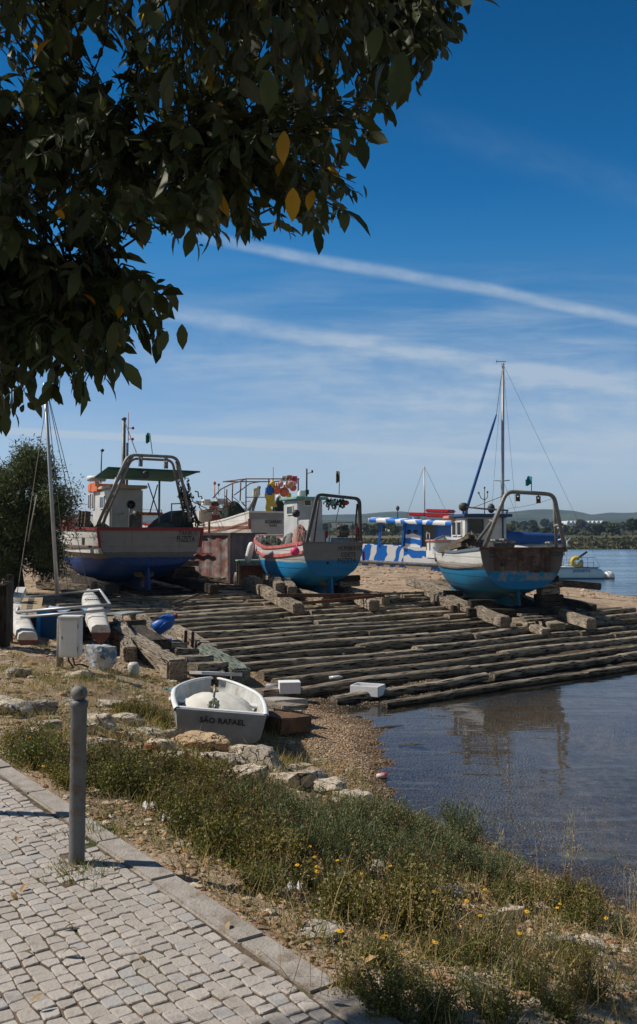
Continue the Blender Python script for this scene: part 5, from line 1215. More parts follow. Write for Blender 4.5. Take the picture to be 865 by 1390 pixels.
# white-hulled craft shed on the left flank: plastic boxes
mb = MB(); v = gp(98, 786); mb.bbox(v + Vector((-.6, 0, .25)), (.55, .45, .5), .04); tag(mb.build('storage_box', M_white2), 'small white plastic box beside the covered white boat', 'box')

# ---------------------------------------------------------------- beach catamaran
def beach_cat():
    c = gp(88, 862); c = Vector((c.x, 17.6, H(c.x, 17.6)))
    t = empty('beach_catamaran', c, R(2), 'old beach catamaran with white hulls, tube frame and a tall bare mast leaning left', 'catamaran')
    M = Matrix.Translation(c) @ Matrix.Rotation(R(2), 4, 'Z'); Mi = M.inverted()
    def W(px, py, Y): return Mi @ at(px, py, Y)
    top = pm('weathered_gelcoat', (.66, .64, .60), (.50, .47, .42), 5, .6, .1, 20, stain=(.26, .18, .12), stamt=.36, stscale=5); low = pm('red_brown_antifoul', (.20, .07, .05), (.13, .05, .04), 5, .7)
    for (n0, n1, f0, f1, nm) in ((W(38, 858, 16.0), W(20, 822, 18.0), W(24, 812, 19.5), W(33, 806, 20.3), 'l'), (W(137, 848, 16.3), W(128, 822, 18.0), W(122, 806, 19.5), W(120, 799, 20.6), 'r')):
        P_ = [n0, n0.lerp(n1, .5), n1, f0, f1]; ws = [.17, .2, .21, .17, .05]; hs = [.30, .34, .36, .32, .15]; up = []; lo = []
        pts = []; 
        for i in range(4):
            for k in range(4): f = k / 4; pts.append((P_[i].lerp(P_[i + 1], f), ws[i] + (ws[i + 1] - ws[i]) * f, hs[i] + (hs[i + 1] - hs[i]) * f))
        pts.append((P_[4], ws[4], hs[4]))
        for (p, w_, h_) in pts:
            up.append([p + Vector((-w_, 0, -h_ * .45)), p + Vector((-w_ * .9, 0, -.04)), p + Vector((-w_ * .5, 0, 0)), p + Vector((w_ * .5, 0, 0)), p + Vector((w_ * .9, 0, -.04)), p + Vector((w_, 0, -h_ * .45))])
            lo.append([p + Vector((w_, 0, -h_ * .45)), p + Vector((w_ * .72, 0, -h_ * .8)), p + Vector((.02, 0, -h_ * 1.15)), p + Vector((-.02, 0, -h_ * 1.15)), p + Vector((-w_ * .72, 0, -h_ * .8)), p + Vector((-w_, 0, -h_ * .45))])
        mb = MB(); mb.smooth = True; mb.grid([q[::-1] for q in up]); mb.add(up[0], [tuple(range(6))], False); h = mb.build('pontoon', top, t)
        mb = MB(); mb.smooth = True; mb.grid([q[::-1] for q in lo]); mb.add(lo[0], [tuple(range(6))], False); mb.build('lower_hull', low, h)
        if nm == 'r':
            p = (n1 + f0) / 2
            text_mesh('lettering', 'CHAMA', .15, M_ink, h, n1.lerp(f0, .45) + Vector((.0, 0, .008)), (R(8), 0, R(0)), .30)
    rr = .03; mb = MB(); a, b, c_, d = W(23, 831, 17.3), W(150, 821, 17.3), W(136, 801, 19.6), W(31, 811, 19.6)
    mb.tube([a, b, c_, d, a], rr, 8); mb.tube([W(28, 838, 17.0), W(150, 828, 17.0)], .028, 8); mb.build('tube_frame', M_alu, t)
    for s_ in (0, .12, .24):
        mb = MB(); p, q = W(33 + s_ * 70, 829, 17.5), W(36 + s_ * 70, 812, 19.4); mb.bar(p, q, .16, .03); mb.build('slat', pm('slat_wood', (.42, .32, .18), (.30, .22, .13), 8, .7) if s_ != .12 else M_plank, t)
    m0, m1 = W(78, 808, 19.5), W(60.5, 520, 19.5); mb = MB(); mb.tube([m0, m0.lerp(m1, .5), m1], [.042, .038, .032], 10); mb.build('mast', M_alu, t)
    for (p, q) in (((64, 540), (23, 808)), ((62, 522), (120, 803)), ((62, 522), (104, 690)), ((63, 530), (92, 800))):
        mb = MB(); mb.tube([W(p[0], p[1], 19.5), W(q[0], q[1], 20.0 if q[0] != 23 else 18.5)], .008, 5, False); mb.build('stay', M_rope if q[0] == 23 else M_wire, t)
    mb = MB(); q = W(50, 672, 19.4); mb.tube([W(38, 735, 19), q], .014, 5); mb.build('halyard', M_rope, t)
    mb = MB(); mb.box(W(26, 807, 18.6), (.18, .4, .10), Matrix.Rotation(.5, 3, 'X')); mb.build('rudder_stock', M_white, t)
beach_cat()
def blue_box():
    v = gp(84, 866); t = empty('blue_crate', Vector((v.x, 17.8, H(v.x, 17.8))), R(4), 'open blue plastic tub with brighter edge standing under the catamaran frame', 'tub')
    mb = MB(); W_, D_2, H_ = .72, .6, .52
    for (x, y, a, b) in ((0, -D_2 / 2, W_, .03), (0, D_2 / 2, W_, .03), (-W_ / 2, 0, .03, D_2 - .04), (W_ / 2, 0, .03, D_2 - .04)): mb.box((x, y, H_ / 2), (a, b, H_))
    mb.box((0, 0, .03), (W_, D_2, .04)); mb.build('tub', pm('navy_plastic', (.01, .07, .18), (.012, .09, .24), 3, .5), t)
    mb = MB(); mb.box((-W_ / 2 - .02, -D_2 / 2 - .02, H_ / 2), (.07, .03, H_ + .02)); mb.box((-W_ / 2 + .1, -D_2 / 2 - .02, H_ - .02), (.28, .02, .05)); mb.build('edge_trim', pm('bright_blue', (.02, .28, .70), (.02, .24, .6), 3, .5), t)
    mb = MB(); rows = [[Vector((-.34 + .8 * i / 7, -.3 + .6 * j / 4, H_ + .03 + .04 * math.sin(i * 1.3 + j * 2))) for j in range(5)] for i in range(8)]; mb.grid([q[::-1] for q in rows]); mb.grid([[p - Vector((0, 0, .008)) for p in q] for q in rows]); tag(mb.build('tarpaulin', pm('faded_blue_cloth', (.16, .40, .62), (.45, .34, .42), 3, .8)), 'crumpled pale blue and pink cloth over the blue tub', 'cloth').location = t.location
blue_box()
mb = MB(); v = gp(112, 858); mb.bbox((v.x - .05, 18.4, H(v.x, 18.4) + .16), (.5, .4, .32), .03); tag(mb.build('storage_box', pm('dusty_blue_box', (.12, .18, .30), (.09, .13, .2), 4, .6)), 'dusty dark blue box between the tub and the right catamaran hull', 'box')

# ---------------------------------------------------------------- dinghy
def dinghy():
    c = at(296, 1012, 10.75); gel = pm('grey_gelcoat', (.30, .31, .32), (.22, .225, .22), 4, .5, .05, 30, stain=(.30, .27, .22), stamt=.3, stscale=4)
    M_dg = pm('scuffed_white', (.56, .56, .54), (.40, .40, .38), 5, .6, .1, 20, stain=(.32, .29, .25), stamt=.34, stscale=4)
    t = empty('dinghy', c, R(8), 'small white dinghy lettered on its stern, tilted on the gravel beside the rocks', 'dinghy')
    t.rotation_euler = (R(-.5), R(6), R(8)); L, h = 2.5, .36
    rows = []; nb = 26
    for i in range(nb):
        u = i / (nb - 1); w_ = .515 * (1 + .10 * math.sin(min(1, u / .8) * math.pi)) * (1 if u < .5 else max(.02, math.cos((u - .5) / .5 * math.pi / 2)) ** .55); zs = h * (1 + .06 * u * u) + .02; zb = .0 + .22 * max(0, (u - .55) / .45) ** 2
        prof = [(0, 0), (.30, .045), (.55, .10), (.80, .17), (.84, .22), (.90, .27), (.93, .42), (.96, .65), (1.0, 1.0)]
        rows.append([Vector((w_ * a, L * u + .1 * u ** 3 * (b - .5), zb + (zs - zb) * b)) for a, b in prof])
    full = [[Vector((-p.x, p.y, p.z)) for p in r_[::-1]][:-1] + r_ for r_ in rows]
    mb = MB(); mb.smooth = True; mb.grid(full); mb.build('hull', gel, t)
    mb = MB(); tr = [Vector((p.x, p.y, p.z)) for p in full[0]]; mb.poly([p + Vector((0, -.03, 0)) for p in tr], .04, (0, 1, 0)); mb.build('transom', gel, t)
    inn = [[Vector((p.x * .93, max(.035, min(L * .97, p.y)), max(p.z, .085))) for p in r_][::-1] for r_ in full]
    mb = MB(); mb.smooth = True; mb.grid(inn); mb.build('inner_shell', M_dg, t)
    mb = MB()
    for sx in (0, -1):
        rr = [[r_[sx] + Vector((dx * (1 if sx else -1), 0, dz)) for (dx, dz) in ((.026, -.006), (.0, .016), (-.035, .010), (-.035, -.01), (.020, -.04))] for r_ in full]
        mb.smooth = True; mb.grid(rr if sx else [q[::-1] for q in rr], closed=True)
    mb.build('gunwale', M_white2, t)
    mb = MB(); mb.bbox((0, .10, h + .0), (1.0, .10, .05), .01); mb.bbox((0, .24, h - .10), (.98, .22, .03), .008); mb.build('stern_bench', M_white2, t)
    mb = MB(); mb.bbox((0, 1.25, h - .09), (1.22, .24, .03), .008); mb.build('thwart', M_white2, t)
    mb = MB(); mb.smooth = True
    rr = [[Vector((-.46 + .94 * i / 11, .42 + 1.3 * j / 7, .18 + .23 * math.sin(math.pi * i / 11) ** .5 * math.sin(math.pi * j / 7) ** .5 + .02 * math.sin(i * 2 + j * 1.7))) for j in range(8)] for i in range(12)]
    mb.grid([q[::-1] for q in rr]); tag(mb.build('sack', pm('sack_cloth', (.70, .68, .62), (.60, .57, .50), 3, .9, .5, 9)), 'crumpled white cloth lying in the bottom of the dinghy', 'cloth').parent = None
    sk = bpy.data.objects['sack']; sk.matrix_world = t.matrix_basis.copy()
    mb = MB(); pts = []
    for k in range(110): a = k * .63; rr_ = .030 + .028 * abs(math.sin(k * 1.37)); pts.append(Vector((-.08 + rr_ * math.cos(a) + .012 * math.sin(k * 2.1), .40 + .03 * math.sin(k), .37 + 1.25 * rr_ * math.sin(a) - .02 * math.cos(k * .9))))
    mb.tube(pts, .010, 5, False); pts2 = [Vector((-.08, .40, .44)), Vector((-.10, 1.0, .52)), Vector((-.12, 2.2, .53))]; mb.tube([Vector((-.09, .4, .5)), Vector((-.10, .32, .62)), Vector((-.10, .24, .50))], .010, 5, False)
    o = mb.build('rope_coil', pm('green_rope', (.22, .26, .18), (.33, .33, .26), 30, .9, .5, 90)); o.matrix_world = t.matrix_basis.copy(); tag(o, 'coil of greenish rope hanging inside the dinghy', 'rope')
    mb = MB(); mb.tube([(-.09, .28, .22), (-.09, .28, h + .24)], .012, 6); mb.build('tiller_post', M_galv, t)
    text_mesh('lettering', 'SÃO RAFAEL', .085, M_ink, t, (.02, -.037, .275), (R(90), 0, 0), .52, bold=.001)
    return t
dinghy()
def stern_block():
    v = gp(378, 1002); 
    beam((356, 972), (404, 968), .40, .16, 'pale stone block right of the dinghy, upper one', pm('pale_stone', (.46, .42, .36), (.34, .30, .26), 6, .85, .5, 25), 'blocks right of the dinghy', 'stone_block', up=.06, cat='stone')
    beam((362, 995), (404, 992), .55, .22, 'crumbling rust brown block under the pale one, right of the dinghy', pm('rust_crust', (.20, .10, .05), (.10, .06, .04), 9, .95, .9, 25), 'blocks right of the dinghy', 'stone_block', up=.02, cat='stone', rough=.03)
    beam((365, 982), (402, 980), .45, .05, 'thin grey board between the two blocks right of the dinghy', M_timber, 'blocks right of the dinghy', 'board', up=.20)
    beam((350, 950), (400, 946), .30, .12, 'sawn timber end lying above the dinghy bow', group='timbers above the dinghy', up=.05)
stern_block()

# ---------------------------------------------------------------- styrofoam boxes
def foam_box(c, deg, size, label, open_=True):
    mt = pm('styrofoam', (.82, .82, .83), (.74, .74, .76), 20, .8, .15, 90); t = empty('styrofoam_box', c, R(deg), label, 'box', 'styrofoam fish boxes'); w_, d, h = size; th = .03; mb = MB()
    for (x, y, a, b) in ((0, -d / 2 + th / 2, w_, th), (0, d / 2 - th / 2, w_, th), (-w_ / 2 + th / 2, 0, th, d - 2 * th), (w_ / 2 - th / 2, 0, th, d - 2 * th)): mb.bbox((x, y, h / 2), (a, b, h), .006)
    mb.box((0, 0, th / 2), (w_ - 2 * th, d - 2 * th, th)); mb.build('box_body', mt, t)
    if not open_: mb = MB(); mb.bbox((0, 0, h + .012), (w_ + .01, d + .01, .025), .006); mb.build('lid', mt, t)
    return t
v = gp(500, 951); foam_box(Vector((v.x, v.y + .15, max(v.z, WATER) + .07)), -24, (.50, .36, .17), 'open white styrofoam box at the water edge, on the lowest logs')
v = gp(393, 953); foam_box(Vector((v.x, v.y - .05, v.z + .16)), 8, (.34, .26, .16), 'closed smaller styrofoam box above the blocks right of the dinghy', False)
mb = MB(); v = gp(372, 938); mb.tube([v + Vector((-.14, 0, .07)), v + Vector((.16, .05, .07))], .055, 14); tag(mb.build('pipe_offcut', pm('grey_pvc', (.28, .30, .32), (.22, .23, .25), 4, .5)), 'grey plastic pipe offcut on the lower logs left of the smaller foam box', 'pipe')
mb = MB(); v = gp(456, 932) + Vector((0, 0, .16)); mb.lathe([(.001, -.12), (.035, -.12), (.037, .06), (.014, .10), (.014, .125), (.001, .125)], v, 12, Matrix.Rotation(R(85), 3, 'Y')); tag(mb.build('plastic_bottle', pm('clear_bottle', (.55, .60, .62), (.45, .5, .52), 5, .2)), 'clear plastic bottle lying between logs above the open foam box', 'bottle')
mb = MB(); v = gp(518, 1057); mb.lathe([(.001, -.06), (.028, -.055), (.033, -.045), (.033, .045), (.028, .06), (.001, .06)], v + Vector((0, 0, .03)), 14, Matrix.Rotation(R(80), 3, 'Y')); tag(mb.build('drink_can', pm('can_red', (.55, .03, .05), (.75, .72, .70), 9, .35)), 'red and white drink can lying at the edge of the water', 'can')
# blue jug
def jug(v, label):
    t = empty('plastic_jug', v, R(20), label, 'jug'); mb = MB(); Q = Matrix.Rotation(R(58), 3, 'Y')
    mb.smooth = True; mb.lathe([(.001, -.24), (.13, -.235), (.16, -.2), (.16, .08), (.13, .17), (.055, .23), (.05, .28), (.001, .28)], (0, 0, .16), 18, Q); mb.build('jug_body', M_bluejug, t)
    mb = MB(); mb.lathe([(.001, 0), (.058, 0), (.058, .05), (.001, .05)], Vector((0, 0, .16)) + Q @ Vector((0, 0, .275)), 14, Q); mb.build('cap', M_red, t)
    mb = MB(); mb.tube([Vector((0, -.165, .16)) + Q @ Vector((0, 0, -.12)), Vector((0, -.20, .20)), Vector((0, -.165, .18)) + Q @ Vector((0, 0, .1))], .016, 6); mb.build('handle', M_bluejug, t)
jug(gp(222, 876) + Vector((0, 0, .28)), 'bright blue plastic jug lying on the timber heap left of the slipway')
mb = MB(); v = gp(222, 882); mb.bbox(v + Vector((0, 0, .16)), (.35, .25, .10), .03); tag(mb.build('plastic_scrap', M_bluejug), 'small blue plastic scrap just under the blue jug', 'scrap')
mb = MB(); v = gp(181, 917); mb.smooth = True; mb.lathe([(.001, 0), (.08, .0), (.09, .04), (.09, .16), (.06, .2), (.001, .2)], v, 14); tag(mb.build('plastic_tub', pm('milky_plastic', (.60, .57, .50), (.5, .47, .40), 5, .4)), 'milky plastic tub on the dirt below the thick cracked baulk', 'tub')
mb = MB(); v = gp(236, 938); rr = [[v + Vector((-.15 + .3 * i / 6, -.06 + .14 * j / 3, .03 + .025 * math.sin(i * 2 + j))) for j in range(4)] for i in range(7)]; mb.grid([q[::-1] for q in rr]); tag(mb.build('cloth_scrap', pm('cyan_cloth', (.02, .33, .50), (.02, .25, .4), 4, .8)), 'crumpled turquoise cloth left of the dinghy bow', 'cloth')

# ---------------------------------------------------------------- electrical box
def meter_box():
    v = gp(84, 906); t = empty('utility_box', v, R(0), 'white utility cabinet on a grey pipe post standing on the dirt', 'cabinet')
    k = 27 / FPX * v.y; top = (at(84, 838, v.y).z - v.z); mb = MB(); mb.tube([(-.03, 0, -.1), (-.03, 0, top - .02)], .052, 14); mb.build('post', pm('cement_pipe', (.20, .19, .175), (.12, .11, .10), 8, .85, .4, 30), t)
    zb = at(84, 891, v.y).z - v.z; mb = MB(); mb.bbox((.13, -.02, (top + zb) / 2), (.29, .24, top - zb), .012); mb.build('cabinet_body', M_white, t)
    mb = MB(); mb.bbox((.13, -.02, top + .012), (.33, .28, .03), .01); mb.build('cabinet_cap', M_white2, t)
    mb = MB(); mb.bbox((.135, -.146, (top + zb) / 2), (.245, .012, top - zb - .06), .004); d = mb.build('door', M_white2, t)
    mb = MB(); mb.box((.04, -.155, (top + zb) / 2), (.012, .01, .04)); mb.build('latch', M_dkpipe, d)
    for zz in (top - .12, zb + .12): mb = MB(); mb.tube([(.262, -.150, zz - .03), (.262, -.150, zz + .03)], .009, 6); mb.build('hinge', M_galv, d)
    mb = MB(); mb.tube([(.16, -.02, zb), (.2, -.05, zb - .12), (.30, -.1, .06), (.42, -.12, .02)], .014, 6); mb.tube([(.1, 0, zb), (.1, -.02, .1), (.2, -.1, .01)], .012, 6); mb.build('cable', M_black, t)
meter_box()

# ---------------------------------------------------------------- bollards (the second casts its shadow in from the left)
def bollard(v, label):
    t = empty('bollard', v, 0, label, 'bollard', 'bollards along the kerb'); m = pm('bollard_paint', (.17, .18, .185), (.13, .135, .14), 6, .5, .15, 60, stain=(.12, .075, .05), stamt=.44, stscale=9); mb = MB(); mb.smooth = True
    mb.lathe([(.056, -.02), (.056, .0), (.042, .004), (.0405, .02), (.0405, .775), (.046, .785), (.047, .80), (.043, .812), (.034, .818), (.0001, .82)], n=28, smooth=True); mb.build('post', m, t)
    mb = MB(); mb.smooth = True; pr = [(max(1e-5, .042 * math.sin(math.pi * i / 14)), .852 - .042 * math.cos(math.pi * i / 14)) for i in range(15)]; mb.lathe(pr, n=28); mb.build('ball_top', pm('bollard_ball', (.23, .225, .21), (.14, .14, .135), 30, .6, .3, 90, stain=(.08, .075, .06), stamt=.4, stscale=30), t)
    return t
vb = onz(104, 1171, 0); vb.z = -.004; b1 = bollard(vb, 'grey cylindrical bollard with ball top on the cobbled pavement')
b2 = copy_tree(b1); tip = onz(140, 1109, 0); b2.location = (tip.x - (vb.z + .89) / math.tan(R(SUN_EL)) * math.cos(R(SUN_AZ)), tip.y + .89 / math.tan(R(SUN_EL)) * math.sin(R(SUN_AZ)), vb.z); b2['label'] = 'grey bollard just outside the left edge, whose shadow crosses the cobbles'

# ---------------------------------------------------------------- fence posts at the left edge
for k, (px, t_, b_, w_, Y) in enumerate(((2, 793, 868, .26, 15.5), (10, 789, 862, .17, 16.2), (12, 780, 835, .16, 18.5), (-14, 786, 872, .3, 15.2))):
    a = at(px, b_, Y); a.z = H(a.x, a.y) - .1; b = at(px + 1, t_, Y)
    beam3(a, b, w_, w_ * .8, ['thick dark wooden post at the left edge of the picture', 'slimmer dark post touching the thick one', 'short grey post behind the two dark posts', 'broad post beyond the left edge'][k], M_dktimber, 'old posts at the left edge', 'fence_post', 'post', .01)
# ---------------------------------------------------------------- zebra striped tour boat
def zebra_boat():
    Y = 56.0; c = at(498, 742, Y); c.z = -.95
    t = empty('tour_boat', c, 0, 'blue and white zebra striped tour boat with matching roof, moored behind the dirt bank', 'tour boat'); t.rotation_euler = (0, R(2.0), R(-30))
    Mi = (Matrix.Translation(c) @ t.rotation_euler.to_matrix().to_4x4()).inverted()
    def L(px, py, yl=0.0):
        o = Mi @ Vector((0, 0, EYE)); d = Mi.to_3x3() @ ray(px, py); k = (yl - o.y) / d.y; return o + d * k
    m, tt = newmat('zebra_paint'); tcn = tt.n('ShaderNodeTexCoord').outputs['Object']
    sp_ = tt.n('ShaderNodeSeparateXYZ', {0: tcn}); nz = tt.noise(tt.mapping(tcn, (.75, .75, .5)), 1.0, 2, .4)
    v1 = tt.m('ADD', tt.m('ADD', tt.m('MULTIPLY', sp_.outputs[0], 1.45), tt.m('MULTIPLY', sp_.outputs[2], -.35)), tt.m('MULTIPLY', nz, 3.4))
    s_ = tt.m('SINE', tt.m('MULTIPLY', v1, 4.4)); col = tt.mix(tt.ss(s_, .02, .10), (.008, .17, .66, 1), (.85, .86, .87, 1)); finish(tt, col, .4, 0, None, .5)
    m2, tt = newmat('zebra_swirl'); tcn = tt.n('ShaderNodeTexCoord').outputs['Object']; sp_ = tt.n('ShaderNodeSeparateXYZ', {0: tcn}); nz = tt.noise(tt.mapping(tcn, (.6, .6, .9)), 1.0, 2, .4)
    v1 = tt.m('ADD', tt.m('MULTIPLY', sp_.outputs[2], 2.2), tt.m('MULTIPLY', nz, 3.4)); s_ = tt.m('SINE', tt.m('MULTIPLY', v1, 3.4)); col = tt.mix(tt.ss(s_, -.05, .05), (.008, .17, .66, 1), (.85, .86, .87, 1)); finish(tt, col, .4, 0, None, .5)
    blue = pm('boat_blue', (.008, .13, .50), (.01, .11, .42), 3, .4)
    W_ = 2.3; x0, x1 = L(452, 740).x, L(640, 748).x; xs = L(548, 745).x; zt = L(500, 740).z; zb = .25
    def side(xa, xb, mt, name, bow=False):
        mb = MB(); n = 14; rows = []
        for i in range(n + 1):
            f = i / n; x = xa + (xb - xa) * f; u = (x - x0) / (x1 - x0); w_ = W_ / 2 * (1 if u < .72 else max(.03, math.cos((u - .72) / .28 * math.pi / 2)) ** .7); zz = zt + .06 * u
            rows.append([Vector((x, W_ / 2 - w_ * .80, zb)), Vector((x, W_ / 2 - w_ * .96, zb + .5)), Vector((x, W_ / 2 - w_, zz)), Vector((x, W_ / 2 - w_ + .06, zz)), Vector((x, W_ / 2 + w_ - .06, zz)), Vector((x, W_ / 2 + w_, zz)), Vector((x, W_ / 2 + w_ * .8, zb))])
        mb.grid([r_[:3] for r_ in rows], smooth=False); mb.grid([r_[2:4] for r_ in rows], smooth=False); mb.grid([r_[4:6] for r_ in rows], smooth=False); mb.grid([r_[5:] for r_ in rows], smooth=False)
        mb.grid([[r_[3], r_[4]] for r_ in rows], smooth=False) if bow else mb.grid([[r_[3] - Vector((0, 0, .7)), r_[4] - Vector((0, 0, .7))] for r_ in rows], smooth=False)
        if not bow:
            mb.grid([[r_[3], r_[3] - Vector((0, 0, .7))] for r_ in rows], smooth=False); mb.grid([[r_[4] - Vector((0, 0, .7)), r_[4]] for r_ in rows], smooth=False)
        if not bow: r_ = rows[0]; mb.add([r_[0], r_[1], r_[2], r_[5], r_[6]], [(0, 1, 2, 3, 4)], False)
        mb.build(name, mt, t)
    side(x0, xs, m, 'hull'); side(xs, x1, m2, 'bow_hull', True)
    mb = MB(); mb.smooth = True; mb.tube([L(452, 760, -.05), L(600, 768, -.05), L(622, 769, .3)], .11, 8); mb.build('fender_rail', pm('rubber_fender', (.06, .06, .07), (.14, .14, .15), 6, .7), t)
    mb = MB(); za = L(480, 763, -.1).z
    # roof
    ra, rb = L(503, 706), L(618, 711); mb = MB(); n = 16; rows = []
    for i in range(n + 1):
        f = i / n; x = ra.x + (rb.x - ra.x) * f; z = ra.z + (rb.z - ra.z) * f; rows.append([Vector((x, -.25, z - .12)), Vector((x, -.32, z + .10)), Vector((x, .3, z + .17)), Vector((x, W_ / 2, z + .20)), Vector((x, W_ - .3, z + .17)), Vector((x, W_ + .3, z + .10)), Vector((x, W_ + .25, z - .10))])
    mb.grid([r_[::-1] for r_ in rows], smooth=True); mb.add(rows[0], [tuple(range(7))], False); mb.add(rows[-1], [tuple(range(7))[::-1]], False); mb.grid([[r_[0], r_[-1]] for r_ in rows], smooth=False); mb.build('roof', m, t)
    for px, w_ in ((515, .16), (547.5, .30)):
        for yl in (.05, W_ - .05):
            a = L(px - .5, 742, yl); b = Vector((a.x + .12, yl, ra.z + (rb.z - ra.z) * ((a.x - ra.x) / (rb.x - ra.x)) - .05)); a.z = zt - .02; mb = MB(); mb.bar(a, b, w_, .12); mb.build('roof_post', blue, t)
    # enclosed cabin
    a, b = L(550, 742, .04), L(592, 746, .04); zr = ra.z - .16; zs = zt; gx = L(572, 745, .04).x; mb = MB(); mb.box(((a.x + gx) / 2, .10, (zr + zs) / 2), (gx - a.x, .10, zr - zs)); mb.build('cabin_panel', m2, t)
    for (u, v_) in ((555.5, 722), (564.5, 722)): mb = MB(); q = L(u, v_, .03); mb.tube([q, q + Vector((0, .03, 0))], .13, 14); mb.build('porthole', M_glass, t)
    mb = MB(); mb.box(((gx + b.x) / 2 + .02, .12, (zr + zs) / 2), (b.x - gx - .05, .08, zr - zs)); mb.build('cabin_window', M_glass, t)
    mb = MB(); mb.box((b.x, W_ / 2, (zr + zs) / 2), (.2, W_ - .1, zr - zs)); mb.box((gx, .06, (zr + zs) / 2), (.10, .14, zr - zs)); mb.build('cabin_front', blue, t)
    mb = MB(); mb.box(((a.x + b.x) / 2, W_ - .10, (zr + zs) / 2), (b.x - a.x, .10, zr - zs)); mb.build('cabin_wall', blue, t)
    mb = MB(); mb.tube([L(593, 746, .1), L(593, 732, .1), L(612, 736, .2), L(612, 750, .2)], .025, 6); mb.tube([L(602, 749, .1), L(602, 733, .1)], .02, 6); mb.build('handrail', M_alu, t)
    mb = MB(); mb.box(L(606, 744, 1.1), (1.1, .8, .8)); mb.build('bow_seat', M_red, t)
    # life floats on the roof
    for k, (x0_, x1_, yt, yb) in enumerate(((555, 577, 701.5, 706.5), (578, 610, 697, 702.5), (578, 610, 702.5, 708.5))):
        p, q = L(x0_, yt, .3), L(x1_, yb, .3); mb = MB(); w_ = q.x - p.x; h_ = p.z - q.z; z = (p.z + q.z) / 2 + .26
        mb.bbox(((p.x + q.x) / 2, .75, z), (w_, 1.1, h_ * 1.05), .06)
        for i in range(6): mb.bar((p.x + w_ * (i + .3) / 6, .18, z + h_ * .3), (p.x + w_ * (i + .8) / 6, .17, z - h_ * .3), .035)
        tag(mb.build('life_float', pm('liferaft_red', (.55, .025, .04), (.42, .02, .03), 6, .5, stain=(.6, .5, .5), stamt=.18, stscale=9)), ['single flat red life float on the tour boat roof, left one', 'upper of the two stacked red life floats on the tour boat roof', 'lower of the two stacked red life floats on the tour boat roof'][k], 'life float', 'red life floats').matrix_world = t.matrix_basis.copy()
    mb = MB(); mb.box(L(565, 704, .8), (.35, .3, .3)); mb.build('roof_box', M_white2, t)
    mb = MB(); mb.tube([L(540, 705, 1), L(540, 688, 1)], .03, 6); mb.ball(L(540, 690, 1), .12, 8, (1, 1, 1.3)); mb.build('light_pole', M_dkpipe, t)
zebra_boat()

